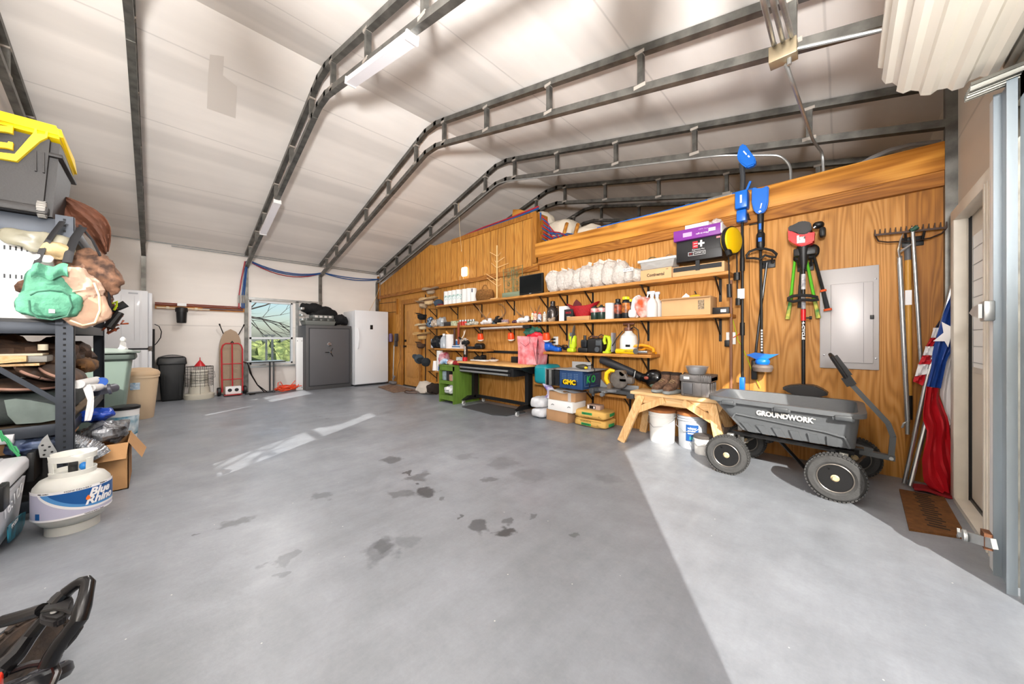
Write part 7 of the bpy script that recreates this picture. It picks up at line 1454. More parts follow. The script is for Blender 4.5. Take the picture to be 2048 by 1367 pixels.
g=G();g.sheet(lambda a,b:(.38+.2*a,4.0+.14*b,.012+.01*math.sin(a*6)+.01*math.sin(b*7)),8,8,.006);part('trailing_end',g,mat('dark_flag_red','#7d0f18',.7),t)
# ------------------------------------------------------------------ loft edge clutter
g=G();g.tube([PY(u,v,YW+.06)for u,v in((1075,487),(1081,425))],.018,8);item('upright_manifold','blue water manifold standing at the loft corner','manifold',g,m_pexb)
rnd=random.Random(8)
for k in range(10):
    g=G();u0,v0=1083+k%3,430+k*5;g.tube([PY(u0-2,v0,YW+.08+.02*(k%4)),PY(u0+12+k,v0+12,YW+.15),PY(1100+k*5,470+rnd.uniform(-6,6),YW+.2),PY(1108+7*k,481-1.6*k,YW+.1)],.009,6)
    solo('manifold_line',g,m_pexb if k%2 else m_pexr,'%s water line fanning out of the loft manifold, number %s from the top'%('blue' if k%2 else 'red',['one','two','three','four','five','six','seven','eight','nine','ten'][k]),'water line')
for k,(m_,dz,l)in enumerate(((m_pexr,.05,'red water line lying along the top of the upper siding'),(m_pexb,.02,'blue water line lying along the top of the upper siding'))):
    g=G();g.tube([(-5.75+.3*k,YW+.04,Zt+.02),(-5.0,YW+.05,Zt+.02+dz),(-4.2,YW+.05,Zt+.03+dz),(-3.62,YW+.04,Zt+.05+dz)],.014,8);solo('water_line',g,m_,l,'water line')
m_bat_i=mat('pale_insulation','#cfc4b2',.95,bump=.6,bs=20)
for k,(x,y,z,s,l)in enumerate(((-4.95,4.62,3.16,(.32,.2,.13),'left pale insulation roll above the siding'),(-3.95,4.75,3.2,(.3,.25,.2),'pale insulation roll behind the loft manifold'),(-3.5,4.9,2.98,(.30,.3,.22),'large pale insulation roll at the loft corner'),(-3.0,4.9,2.84,(.24,.25,.15),'right pale insulation roll behind the beam'))):
    g=G();g.blob((x,y,z),s,2.6,.04,5,k);solo('insulation_roll',g,m_bat_i,l,'insulation','pale insulation rolls in the loft')
for k,(u,v,l)in enumerate(((1103,470,'left wooden block on the loft'),(1128,460,'middle wooden block on the loft'),(1150,462,'right wooden block on the loft'))):
    p=PY(u,v,4.62);g=G();g.bar((p.x,4.6,p.z-.10),(p.x+.03,4.66,p.z+.12),.05,.04);g.bar((p.x,4.6,p.z-.1),(p.x+.2,4.6,p.z-.14),.04,.05);solo('timber_offcut',g,m_beam,l,'timber','timber offcuts in the loft')
g=G();p=PY(1035,424,4.7);g.prism([(p.x-.15,p.z-.1),(p.x+.3,p.z-.08),(p.x+.05,p.z+.04),(p.x-.12,p.z+.08)],'Y',4.7,4.74);solo('timber_offcut',g,m_beam,'orange timber piece between the insulation rolls','timber','timber offcuts in the loft')
g=G();a,b=Vector((PY(1195,460,4.34).x,4.34,2.722)),Vector((PY(1480,384,4.34).x,4.34,2.722));g.tube([a,b,b+Vector((.12,0,.0))],.02,8);g.m(1).tube([b.lerp(a,.18),b.lerp(a,.04)],.03,8);solo('blue_pole_in_loft',g,[m_bat,m_galvl],'long blue pole with a grey sleeve lying behind the beam','pole')
# ================================================================== storage rack at the left
m_rack=mat('grey_blue_rack','#31363e',.45,.35,var=.15,sc=8);m_rackd=mat('rack_hole','#17181b',.8)
ry0,ry1,rx0,rx1=-.405,-1.03,-3.75,-5.72
t=thing('storage_rack','heavy grey steel storage rack with perforated posts at the left','storage rack',((rx0+rx1)/2,(ry0+ry1)/2,0))
for x,sx in((rx0,-1),(rx1,1)):
    for y,sy in((ry0,-1),(ry1,1)):
        g=G();g.box(x,x+.003*sx,y+.018,y+.060*sy,0,1.985)if sy<0 else g.box(x,x+.003*sx,y,y+.06,0,1.985)
        g.box(x,x+.045*sx,y+.015,y+.018,0,1.985)if sy<0 else g.box(x,x+.045*sx,y-.003,y,0,1.985)
        p=part('post',g,m_rack,t)
        g=G();yc=y+(-.022 if sy<0 else .03);xo=x+.0006*(1 if x==rx0 else-1)
        zz=.05
        while zz<1.96:g.box(xo,xo+.0008,yc-.006,yc+.006,zz,zz+.014);zz+=.038
        part('hole_row',g,m_rackd,p,kind='stuff')
RZ=(.12,.60,1.27,1.955)
for k,z in enumerate(RZ):
    for y in(ry0,ry1):g=G();yy=y+.012 if y==ry0 else y;g.box(rx0-.03,rx1+.03,yy-.02,yy,z-.075,z,.003);part('long_beam',g,m_rack,t)
    for x in(rx0,rx1):g=G();s=-1 if x==rx0 else 1;g.box(x+.006*s,x+.03*s,ry0-.055,ry1+.02,z-(.115 if k==3 else .075),z,.003);part('short_beam',g,m_rack,t)
    if k:g=G();g.box(rx0-.03,rx1+.03,ry0-.02,ry1+.02,z-.025,z-.008);part('deck',g,mat('particle_board','#7d6a54',.8,var=.2,sc=30),t)
g=G();g.bar(PX(-10,733,-3.76),PX(133,812,-3.76),.012,.028,(0,0,1));part('diagonal_brace',g,m_rack,t)
# yellow lidded tote on the top
m_ty=mat('tote_yellow','#f2cf0e',.4);m_tb=mat('tote_charcoal','#201d1c',.55,bump=.1,bs=90)
X=-3.70
t=thing('rolling_tote','big charcoal tote with a yellow lid and handle on top of the rack','tote',(-3.95,-.8,RZ[3]))
ya,yb=-.455,-1.05;zb=RZ[3]+.004
g=G();g.raw([(X,yb,zb),(X,ya-.02,zb),(-4.2,ya-.02,zb),(-4.2,yb,zb),(X+.03,yb,2.44),(X+.03,ya+.015,2.44),(-4.24,ya+.015,2.44),(-4.24,yb,2.44)],[(3,2,1,0),(4,5,6,7),(0,1,5,4),(1,2,6,5),(2,3,7,6),(3,0,4,7)])
bmesh.ops.bevel(g.b,geom=[e for e in g.b.edges if abs(e.verts[0].co.z-e.verts[1].co.z)>.3],offset=.035,segments=4,affect='EDGES')
g.box(X+.02,-4.25,yb,ya+.03,2.34,2.365,.008)
for y in(-.50,-.53):g.box(X+.0,X+.035,y-.004,y+.004,2.22,2.35)
g.box(X-.002,X+.003,-.585,-.581,zb+.05,2.25);g.box(X,X+.025,yb,ya-.03,zb,zb+.05,.008);part('tote_body',g,m_tb,t)
g=G();g.raw([(X+.05,yb,2.46),(X+.05,ya+.035,2.46),(-4.25,ya+.035,2.40),(-4.25,yb,2.40),(X+.035,yb,2.545),(X+.035,ya+.02,2.545),(-4.24,ya+.02,2.545),(-4.24,yb,2.545)],[(3,2,1,0),(4,5,6,7),(0,1,5,4),(1,2,6,5),(2,3,7,6),(3,0,4,7)])
bmesh.ops.bevel(g.b,geom=g.b.edges[:],offset=.018,segments=3,affect='EDGES');part('lid',g,m_ty,t)
Xh=X+.045;g=G()
def px2(L_,X):return[(PX(u,v,X).y,PX(u,v,X).z)for u,v in L_]
g.prism(px2([(-20,303),(30,309),(68,266),(70,258),(74,258),(75,268),(90,270),(92,263),(97,264),(95,276),(80,283),(34,323),(-20,314)],Xh),'X',Xh-.02,Xh+.01);part('pull_handle',g,m_ty,t)
for v0,v1 in((252,268),(285,300)):g=G();g.prism(px2([(-20,v0-3),(16,v0+2),(18,v0-1),(27,v0+1),(26,v1),(15,v1-3),(-20,v1-7)],Xh),'X',Xh-.015,Xh+.012);part('latch',g,m_ty,t)
g=G();q=PX(83,417,X);g.lathe([(.001,-.018),(.045,-.018),(.05,-.01),(.05,.01),(.045,.018),(.001,.018)],(X-.02,q.y,q.z),24,'Y');[g.box(-.003,.003,-.016,.016,0,.004,0,Matrix.Translation((X-.02,q.y,q.z))@Matrix.Rotation(k*math.pi/10,4,'Y')@Matrix.Translation((0,0,.05)))for k in range(20)];part('wheel',g,mat('grey_tote_wheel','#8a8782',.6),t)
# brown cloth thrown over the rack end
m_brn=mat('brown_leathery_cloth','#5c3420',.75,var=.3,sc=12,bump=.5,bs=25)
def fold(L_,R_,X,amp,n,fr,dy=0,th=.006):
    def ev(P_,w):k=w*(len(P_)-1);i=min(int(k),len(P_)-2);f=k-i;return(P_[i][0]*(1-f)+P_[i+1][0]*f,P_[i][1]*(1-f)+P_[i+1][1]*f)
    def f(a,b):
        l,r=ev(L_,b),ev(R_,b);p=PX(l[0]*(1-a)+r[0]*a,l[1]*(1-a)+r[1]*a,X)
        p.x+=amp*(math.sin(a*fr+b*4)+.5*math.sin(a*fr*2.3+b*9));return p
    g=G();g.sheet(f,n,20,th);return g
part_cloth=fold([(120,398),(121,418),(125,438),(148,452),(168,466),(188,486),(203,503),(210,508)],[(124,392),(145,397),(165,404),(190,416),(210,435),(220,455),(221,480),(216,500)],-4.1,.02,14,9)
item('brown_draped_cloth','dark brown leathery cloth draped over the rack corner behind the post top','cloth',part_cloth,m_brn)
# white slotted cabinet
X=-3.80;t=thing('slotted_white_cabinet','white metal appliance with rows of vent slots on the middle rack shelf','cabinet',(-4.1,-.75,RZ[2]))
ya=PX(133,560,X).y;g=G();g.box(X,-4.5,ya,-1.02,RZ[2]+.02,1.81,.012);g.box(X-.005,X+.012,ya+.005,-1.02,1.775,1.795,.003);b_=part('case',g,m_white,t)
g=G()
for zz in(1.725,1.545):
    for k in range(14):y=ya-.03-.021*k;g.box(X+.0005,X+.002,y-.0035,y+.0035,zz,zz+.026,0)
part('vent_slots',g,mat('slot_shadow_dark','#3a3c3e',.7),t)
g=G();g.box(X-.3,X-.01,ya-.02,-1.0,RZ[2],RZ[2]+.02);part('feet',g,m_blk,t)
g=G();g.box(X-.02,X+.035,-.46,-1.0,RZ[3]-.135,RZ[3]-.118,.006);item('white_tray_edge','thin white tray edge under the top beam of the rack','tray',g,m_white)
# hanging bags at the corner post
m_strap=mat('black_webbing','#17171a',.8)
g=fold([(64,530),(63,560),(60,580),(58,605),(60,622),(70,630)],[(131,524),(134,550),(137,575),(143,605),(142,625),(130,634)],-3.56,.010,16,8);t=thing('green_game_bag','sunlit green canvas bag hanging from the rack post','bag',PX(100,637,-3.6))
g2=G();c=PX(100,582,-3.63);g2.blob(c,(.05,.105,.15),3.4,.012,11,2,nu=48,nv=30);gb=part('bag_body',g2,mat('green_canvas','#4d8a70',.8,var=.35,sc=11,bump=1,bs=28),t)
g2=G();c=PX(101,607,-3.60);g2.blob(c,(.058,.125,.085),3.2,.012,13,5,nu=48,nv=24);part('front_pocket',g2,MATS['green_canvas'],gb)
g2=G();p=PX(104,622,-3.535);g2.box(p.x,p.x+.006,p.y-.012,p.y+.012,p.z-.012,p.z+.012,.002);part('white_tag',g2,m_wp,t);g.b.free()
g2=G();g2.tube([PX(u,v,-3.555)for u,v in((60,590),(75,583),(100,580),(125,582),(140,592))],.006,6);g2.tube([PX(u,v,-3.53)for u,v in((58,600),(60,622),(75,635),(105,639),(135,632),(144,612),(138,590))],.005,6);part('piping',g2,mat('dark_green_piping','#2c5a48',.7),gb)
g2=G();g2.sheet(lambda a,b:PX(64+72*a,530+26*b-5*math.sin(a*9),-3.56)+Vector((.01*math.sin(a*12)+.035*math.sin(b*2.6),0,0)),16,8,.005);part('top_flap',g2,MATS['green_canvas'],gb)
g2=G();g2.tube([PX(72,530,-3.6),PX(84,500,-3.62),PX(104,470,-3.64),PX(125,443,-3.68)],.022,8,flat=.3);part('strap',g2,m_strap,t);g2=G();g2.tube([PX(134,525,-3.58),PX(140,500,-3.6),PX(150,475,-3.62),PX(165,455,-3.68)],.024,8,flat=.3);part('strap',g2,m_strap,t)
t=thing('tan_hunting_bag','tan and camouflage bag hanging right of the green bag','bag',PX(175,650,-3.6));m_camo=mat('brown_camo','#7d5a44',.8,col2='#35231a',sc=18,bump=.5,bs=30);m_tan=mat('tan_canvas','#b3937c',.85,var=.25,sc=7,bump=.4,bs=22)
g2=G();c=PX(168,615,-3.66);g2.blob(c,(.05,.11,.12),3.2,.014,11,7,nu=44,nv=26,M=Matrix.Rotation(R(25),3,'X'));part('bag_body',g2,m_tan,t)
g2=G();c=PX(162,572,-3.64);g2.blob(c,(.06,.09,.11),2.4,.03,11,3,nu=44,nv=26,M=Matrix.Rotation(R(20),3,'X'));part('crumpled_flap',g2,mat('pale_tan_canvas','#b99b86',.85,var=.3,sc=9,bump=.6,bs=22),t)
g2=G();c=PX(182,548,-3.72);g2.blob(c,(.06,.12,.18),2.5,.03,9,9,nu=44,nv=30,M=Matrix.Rotation(R(18),3,'X'));part('camo_panel',g2,m_camo,t)
g2=G();g2.tube([PX(u,v,-3.58)for u,v in((140,640),(165,650),(190,645),(200,620),(198,590),(188,565))],.006,6);part('edge_binding',g2,mat('pale_binding','#d8b894',.7),t)
g2=G();g2.tube([PX(160,450,-3.7),PX(185,480,-3.68),PX(200,510,-3.68),PX(217,560,-3.7),PX(220,620,-3.72)],.014,8,flat=.4);part('strap',g2,m_strap,t)
g2=G();c=PX(85,490,-3.67);g2.blob(PX(80,485,-3.68),(.03,.14,.07),2.2,.03,8,4,M=Matrix.Rotation(R(-12),3,'X'));item('clear_olive_bag','olive see-through bag spread left of the straps','bag',g2,mat('olive_film','#8a8674',.35,var=.3,sc=6))
g2=G();g2.blob(PX(117,505,-3.64),(.04,.07,.06),2.2,.03,8,6);item('khaki_pouch','khaki pouch hanging between the two black straps','pouch',g2,mat('khaki_cloth','#a08a66',.85,var=.3,sc=12,bump=.4,bs=25))
g2=G();g2.blob(PX(87,519,-3.63),(.03,.045,.03),2.6,.015,9,6);item('white_sunlit_cloth','white cloth tucked above the green bag','cloth',g2,m_wp)
g2=G();g2.blob(PX(56,578,-3.66),(.03,.045,.055),2.2,.03,14,6);item('tan_camo_glove','tan camouflage glove peeking out left of the green bag','glove',g2,m_camo)
# things hanging off the right of the rack
g2=G();rnd=random.Random(12)
for k in range(12):a=PY(219+rnd.uniform(-6,8),560+k*8,-.36);g2.blob(a,(.05,.03,.05),2,.04,14,k,nu=10,nv=7)
item('camo_netting','ragged brown camouflage netting hanging at the back of the rack','netting',g2,m_camo)
g2=G()
for k in range(16):u,v=222+rnd.uniform(-8,26),618+rnd.uniform(-14,40);a=PX(u,v,-4.1);g2.tube([a,a+Vector((0,rnd.uniform(-.05,.05),rnd.uniform(-.06,.02))),a+Vector((.02,rnd.uniform(-.05,.06),rnd.uniform(-.08,.0)))],.007,5)
item('orange_lures','bundle of orange and brown dangling lures at the rack edge','lures',g2,mat('orange_lure','#b04e1e',.4,col2='#3a2a22',sc=30))
g2=G();g2.tube([PX(220,622,-4.1),PX(252,607,-4.1)],[.022,.028],10);g2.tube([PX(216,655,-4.05),PX(240,625,-4.08)],[.03,.025],10);item('black_game_call','black tube calls hanging among the orange lures','game call',g2,m_blk)
g2=G();g2.tube([PX(225,607,-4.08),PX(234,602,-4.08),PX(233,612,-4.08),PX(228,620,-4.08)],.008,6);item('green_cord_loop','small lime green cord loop above the orange lures','cord',g2,m_lime)
g2=G();g2.box(-3.9,-4.3,-.42,-.36,1.28,1.56,.02);item('dark_hanging_case','dark grey fabric case standing behind the tan bag on the rack','case',g2,mat('dark_grey_fabric','#3b3d40',.8))
# under the middle shelf
m_camd=mat('dark_brown_camo','#5a4232',.9,col2='#231a14',sc=10,bump=.5,bs=25)
g2=G();g2.blob((-4.3,-.73,1.03),(.35,.27,.12),2.6,.07,5,3,nu=36,nv=18);g2.blob((-4.9,-.62,1.0),(.5,.22,.13),2.6,.07,5,8,nu=36,nv=18);item('camouflage_clothing','heap of dark camouflage clothing under the middle rack shelf','clothing',g2,m_camd)
g2=G();g2.prism(px2([(-20,728),(54,722),(54,711),(-20,711)],-3.82),'X',-3.84,-3.80);g2.box(-3.84,-4.3,-.54,-1.0,.985,1.0);item('pale_plywood_board','pale plywood board lying under the camouflage clothing','board',g2,m_lumber)
g2=G();g2.box(-3.86,-4.1,PX(95,700,-3.86).y,-.95,1.005,1.05,.01);g2.m(1).box(-3.87,-4.12,PX(85,700,-3.86).y,-.9,1.05,1.065,.004);g2.cyl(PX(86,700,-3.88),PX(86,688,-3.88),.022,seg=12);item('white_tray_with_knob','pale tray with a round white knob on the plywood board','tray',g2,[mat('grey_tray','#8d8a84',.5),mat('cream_paper','#d9cfb5',.6)])
m_gun=mat('brown_gun_sleeve','#5e4636',.75,col2='#2f241d',sc=8,bump=.3,bs=30);m_zip=mat('pink_piping','#a98373',.7)
def sleeve(u,v,sy,sz,tilt,X,l,col=None):
    c=PX(u,v,X);t=thing('soft_gun_case',l,'case',c,group='brown soft gun cases');g=G();g.blob((0,0,0),(.32,sy,sz),2.3,.008,6,int(u),nu=32,nv=16);M_=Matrix.Translation(c+Vector((-.31,0,0)))@Matrix.Rotation(R(tilt),4,'X');g.xf(M_);part('padded_sleeve',g,col or m_gun,t)
    g=G();g.tube([(.323*math.cos(a),sy*1.01*math.sin(a),0)for a in[2*math.pi*k/40 for k in range(40)]],.008,6,closed=True);g.xf(M_);part('zip_piping',g,m_zip,t)
sleeve(112,752,.115,.045,-32,-3.80,'upper brown soft gun case leaning behind the rack post')
sleeve(58,748,.11,.035,-35,-3.82,'second brown soft gun case, left of the upper one')
sleeve(20,778,.16,.035,-8,-3.80,'lowest brown soft gun case with a pink zip, far left')
g2=G();g2.box(-3.82,-4.9,-.43,-1.0,RZ[1]+.01,RZ[1]+.20,.06,seg=5);g2.box(-3.815,-3.822,-.44,-.60,RZ[1]+.05,RZ[1]+.16,.03);t=thing('dark_hard_case','large dark green-black padded case on the lower rack shelf','case',(-4.3,-.7,RZ[1]));part('case_body',g2,mat('dark_green_black','#28302f',.6,bump=.2,bs=60),t)
g2=G();g2.prism(px2([(8,800),(30,797),(60,800),(95,806),(120,812),(118,838),(80,845),(32,848),(15,830)],-3.80),'X',-3.815,-3.80);part('side_pocket',g2,mat('grey_green_pocket','#73807b',.7,var=.3,sc=8),t)
g2=G();g2.blob((-4.75,-.42,.93),(.35,.06,.06),2.4,.03,8,3);item('tan_rolled_clothes','rolled brown and tan clothes at the long side of the rack','clothes',g2,mat('mustard_brown_cloth','#80582c',.85,col2='#4a3526',sc=9,bump=.4,bs=30))
g2=G();a,b=PY(157,768,-.36),PY(196,758,-.36);a=PX(157,768,-3.85);b=PX(192,760,-4.3);g2.cyl(a,b,.03,seg=16);t=thing('paper_roll_sheet','white rolled paper with one strip hanging down past the post','paper roll',PX(172,845,-3.9));part('roll',g2,m_pap,t)
g2=G();g2.cyl(PX(180,776,-4.0),PX(205,773,-4.3),.028,seg=16);part('second_roll',g2,m_pap,t)
g2=fold([(163,770),(170,785),(175,800),(172,820),(169,842)],[(180,768),(186,785),(188,800),(187,820),(182,840)],-3.9,.008,6,5,th=.002);part('hanging_strip',g2,m_wp,t)
g2=G();g2.lathe([(.001,-.02),(.035,-.02),(.035,.02),(.001,.02)],PX(203,763,-4.25),16,'X');item('blue_roll_end','blue plastic end beside the white paper rolls','roll',g2,m_blu)
g2=G();g2.cyl(PX(190,783,-4.2),PX(228,775,-4.4),.035,seg=16);g2.cyl(PX(216,778,-4.2),PX(222,777,-4.2),.042,seg=16);item('grey_tube','dark grey tube sticking out past the rear rack post','tube',g2,mat('slate_tube','#4c4d58',.4))
g2=G();g2.blob(PX(195,830,-4.2),(.1,.08,.04),2.4,.04,9,5);item('blue_plastic_wrap','crumpled blue plastic below the hanging paper strip','wrap',g2,mat('blue_film','#1c3f9c',.3,bump=.6,bs=30))
g2=G();g2.box(-3.95,-4.7,-.46,-.9,.40,.555,.004);t=thing('flat_cardboard_box','flat cardboard box under the dark padded case','box',(-4.3,-.7,.40));part('carton',g2,m_card,t);g2=G();g2.box(-3.949,-3.946,-.47,-.53,.44,.53);g2.box(-4.1,-4.35,-.459,-.456,.43,.54);part('paper_label',g2,m_wp,t)
g2=G();g2.box(-3.9,-4.9,-.5,-.95,.125,.40,.01);item('dark_storage_box','dark box on the bottom shelf of the rack','box',g2,mat('dark_box','#2d2b2b',.7))
# foil duct, box, bits in front of the post
m_foil=mat('crinkled_foil','#b9bcc0',.22,.9,bump=1,bs=45)
P_=[PX(u,v,-3.87)for u,v in((110,870),(130,872),(150,878),(172,884),(190,893),(200,903))]
g2=G();Q=[];rs=[]
for k in range(48):w=k/47*(len(P_)-1);i=min(int(w),len(P_)-2);Q.append(P_[i].lerp(P_[i+1],w-i)+Vector((0,0,-.03)));rs.append(.055+.006*(k%2))
g2.tube(Q,rs,18);item('foil_duct','crinkled silver foil duct lying across the open box','duct',g2,m_foil)
t=thing('open_cardboard_box','open cardboard box with a flap hanging right of the propane tank','box',(-4.25,-.3,0));Bx0,Bx1,By0,By1,Bz=-4.0,-4.5,-.385,-.15,.36
g2=G()
for a in((Bx0,Bx0-.006,By0,By1),(Bx1,Bx1+.006,By0,By1),(Bx0,Bx1,By0,By0+.006),(Bx0,Bx1,By1-.006,By1)):g2.box(*a,.001,Bz)
g2.box(Bx0,Bx1,By0,By1,.001,.008);part('carton',g2,m_card,t)
g2=G();g2.raw([(Bx0,By1,Bz),(Bx1+.05,By1,Bz),(Bx1+.08,By1+.09,Bz-.15),(Bx0-.02,By1+.07,Bz-.14)],[(0,1,2,3)]);part('side_flap',g2,m_card,t);g2=G();g2.raw([(Bx0,By0,Bz),(Bx0,By1,Bz),(Bx0+.10,By1-.01,Bz-.10),(Bx0+.10,By0,Bz-.10)],[(0,1,2,3)]);part('front_flap',g2,m_card,t)
g2=G();g2.blob((-4.24,-.28,.43),(.24,.12,.07),2.6,.05,8,3);item('clear_parts_bag','clear plastic bag of black and silver parts on the open box','bag',g2,mat('bag_with_parts','#8e9094',.2,.3,col2='#26282c',sc=14,bump=.8,bs=35))
g2=G();g2.prism(px2([(78,905),(76,893),(84,878),(95,868),(100,880),(114,902),(112,914),(80,915)],-3.72),'X',-3.725,-3.72);t=thing('perforated_bracket','pale perforated metal bracket leaning between the cooler and the tank','bracket',PX(95,915,-3.72));part('plate',g2,m_galvl,t)
g2=G();[g2.lathe([(.001,0),(.006,0),(.006,.002),(.001,.002)],PX(u,v,-3.719),8,'X')for u,v in((85,890),(90,900),(99,893),(104,903),(88,909))];part('hole',g2,m_rackd,t)
g2=G();g2.blob(PX(70,890,-3.85),(.1,.10,.05),2.4,.05,9,5);item('blue_film_bundle','dark blue plastic bundle behind the perforated bracket','bundle',g2,mat('dark_blue_film','#26355f',.3,col2='#7f8ea8',sc=10))
g2=G();rnd=random.Random(2)
for k in range(4):g2.tube([PX(-10+8*q+rnd.uniform(-3,3),858+8*q+rnd.uniform(-8,8),-3.7)for q in range(7)],.005,5)
item('green_rope','thin green rope tangle behind the white cooler','rope',g2,mat('green_rope','#3f9a63',.6))
g2=G();g2.cyl(PX(-5,880,-3.75),PX(28,877,-3.75),.03,seg=12);item('white_tub_end','pale plastic fitting on the rope behind the cooler','fitting',g2,mat('off_white_box','#cfd0d4'))
# ------------------------------------------------------------------ propane tank
m_tank=mat('tank_paint','#c3c3bd',.4,var=.08,sc=8);tx,ty=-3.42,-.357
t=thing('propane_tank','white propane tank with a blue wrap label beside the cooler','propane tank',(tx,ty,0))
g=G();g.lathe([(.001,.045),(.09,.045),(.125,.065),(.150,.10),(.155,.13),(.155,.26),(.150,.285),(.128,.318),(.085,.34),(.001,.348)],(tx,ty,0),48);part('tank_body',g,m_tank,t)
g=G();g.lathe([(.105,.0),(.108,.0),(.108,.05),(.098,.06),(.098,.0)],(tx,ty,0),40);part('foot_ring',g,m_tank,t)
g=G();n=40;a0,a1=R(-70),R(250)
def ringpt(r,a,z):return(tx+math.cos(a)*r,ty+math.sin(a)*r,z)
def collar(r0,z0,z1,aa,ab,k):[g.sheet(lambda a,b:ringpt(r0+.004*b,aa+(ab-aa)*a,z0+(z1-z0)*b),k,2,.004)]
collar(.088,.325,.365,a0,a1,40);collar(.09,.425,.462,a0,a1,40)
for aa in(a0,R(38),R(150),a1-.35):collar(.088,.36,.43,aa,aa+.42,5)
part('valve_collar',g,mat('tank_collar','#d9d9d2',.4),t)
g=G();g.cyl((tx,ty,.345),(tx,ty,.40),.02);g.box(tx-.03,tx+.035,ty-.015,ty+.015,.385,.41,.006);g.lathe([(.001,0),(.025,0),(.025,.018),(.001,.02)],(tx,ty,.41),14);part('valve',g,mat('valve_brass','#4a4a48',.4,.6),t)
m_lav=mat('lavender_wrap','#b7b6cb',.35);m_rb=mat('label_blue','#15508f',.35);m_lb=mat('label_light_blue','#4f8bc4',.35)
# the wrap: angle measured from the +x axis towards the camera side
av=math.atan2(-ty,-tx)     # direction from tank to the eye
def lab(th,z,r=.1565):a=av+th;return(tx+math.cos(a)*r,ty+math.sin(a)*r,z)
def lsheet(f0,f1,m_,nm,r,t0,t1,n=40):
    g=G();g.sheet(lambda a,b:lab(t0+(t1-t0)*a,f0(a)+(f1(a)-f0(a))*b,r),n,4,.0006);return part(nm,g,m_,t)
lsheet(lambda a:.115,lambda a:.272,m_lav,'wrap_label',.1560,-1.5,1.5)
lsheet(lambda a:.262,lambda a:.277,m_wp,'white_label_edge',.1568,-1.5,1.5);lsheet(lambda a:.110,lambda a:.120,m_wp,'white_label_edge',.1568,-1.5,1.5)
lsheet(lambda a:.262-.125*math.sin(min(1,a*1.5)*math.pi/2)**.75,lambda a:.262,m_wp,'white_swoosh',.1570,-.95,1.5)
lsheet(lambda a:.262-.112*math.sin(min(1,a*1.5)*math.pi/2)**.8,lambda a:.262,m_lb,'light_blue_swoosh',.1576,-.85,1.5)
lsheet(lambda a:.262-.098*math.sin(min(1,a*1.6)*math.pi/2)**.8,lambda a:.262,m_rb,'blue_field',.1582,-.62,1.5)
def wrapc(th0,z0,r=.1592):return lambda p:Vector(lab(th0+p.x/r,z0+p.y,r+p.z))
txt('Blue',.062,(0,0,0),None,m_wp,t,wid=.115,shear=.3,bold=.0022,warp=wrapc(.72,.232),name='label_lettering')
txt('Rhino',.062,(0,0,0),None,m_wp,t,wid=.15,shear=.3,bold=.0022,warp=wrapc(.74,.186),name='label_lettering')
g=G();g.prism([(0,-.012),(.010,-.006),(.008,.006),(0,.018),(-.009,.004),(-.009,-.008)],'Y',0,.001)
for v in g.b.verts:x_,z_=v.co.x,v.co.z;v.co=Vector(lab(.36+x_/.159,.205+z_,.1595+v.co.y))
part('flame_mark',g,mat('flame_orange','#e8742a',.4),t)
txt('HOME DELIVERY',.0125,(0,0,0),None,m_blk,t,wid=.105,warp=wrapc(.12,.2695,.158),name='rim_lettering');txt('FREE - FAMILY',.008,(0,0,0),None,m_blk,t,wid=.05,warp=wrapc(-.75,.2695,.158),name='rim_lettering');txt('FREE + ',.010,(0,0,0),None,m_blk,t,wid=.04,warp=wrapc(.85,.2695,.158),name='rim_lettering')
txt('TRADE IN EMPTY TANK',.007,(0,0,0),None,m_blk,t,wid=.09,warp=wrapc(.55,.1155,.158),name='rim_lettering')
g=G();g.sheet(lambda a,b:lab(-1.02+.16*a,.125+.035*b,.1572),4,2,.0006);part('blue_small_label',g,m_rb,t)
g=G();g.blob((tx+.03,ty+.045,.375),(.02,.02,.025),2);item('blue_valve_plug','small blue plug inside the propane tank collar','plug',g,mat('bright_blue_plug','#2b86d9',.3))
# ------------------------------------------------------------------ white cooler
m_cool=mat('cooler_white','#dcdde2',.4,var=.06,sc=6);cX0,cX1,cY1,cY0,cZ=-3.0,-3.71,-.565,-1.0,.43
t=thing('white_cooler','large white hard cooler with black latches at the left edge','cooler',((cX0+cX1)/2,-.78,0))
g=G();g.raw([(cX0,cY0,.01),(cX1+.04,cY0,.01),(cX1+.04,cY1-.03,.01),(cX0,cY1-.03,.01),(cX0,cY0,.34),(cX1,cY0,.34),(cX1,cY1,.34),(cX0,cY1,.34)],[(0,1,2,3),(7,6,5,4),(0,4,5,1),(1,5,6,2),(2,6,7,3),(3,7,4,0)]);bmesh.ops.bevel(g.b,geom=g.b.edges[:],offset=.03,segments=4,affect='EDGES');part('cooler_body',g,m_cool,t)
g=G();g.box(cX0,cX1-.01,cY0,cY1+.01,.335,cZ,.03,seg=5);g.box(cX0,cX1+.04,cY0,cY1-.08,cZ-.005,cZ+.01,.005);lid=part('lid',g,m_cool,t)
g=G();g.box(cX0,cX1+.01,cY1-.1,cY1-.002,.330,.337);part('lid_gap',g,m_gs,t)
for u0,u1,v0,v1,nm in((58,75,905,945,'latch'),(-6,7,975,1012,'latch')):
    a=PY(u0,v0,cY1+.01);b=PY(u1,v1,cY1+.01);g=G();g.box(a.x,b.x,cY1-.0,cY1+.03,b.z,a.z,.008);part('latch',g,m_blk,t)
a=PY(14,1086,cY1);b=PY(47,1025,cY1)
g=G();q=[PY(u,v,cY1)for u,v in((14,1086),(13,1054),(40,1027),(49,1023),(46,1047),(40,1062))];g.prism([(p.x,p.z)for p in q],'Y',cY1+.001,cY1+.006);part('nameplate',g,mat('teal_black_plate','#173a4c',.3,col2='#2f9ab5',sc=14),t)
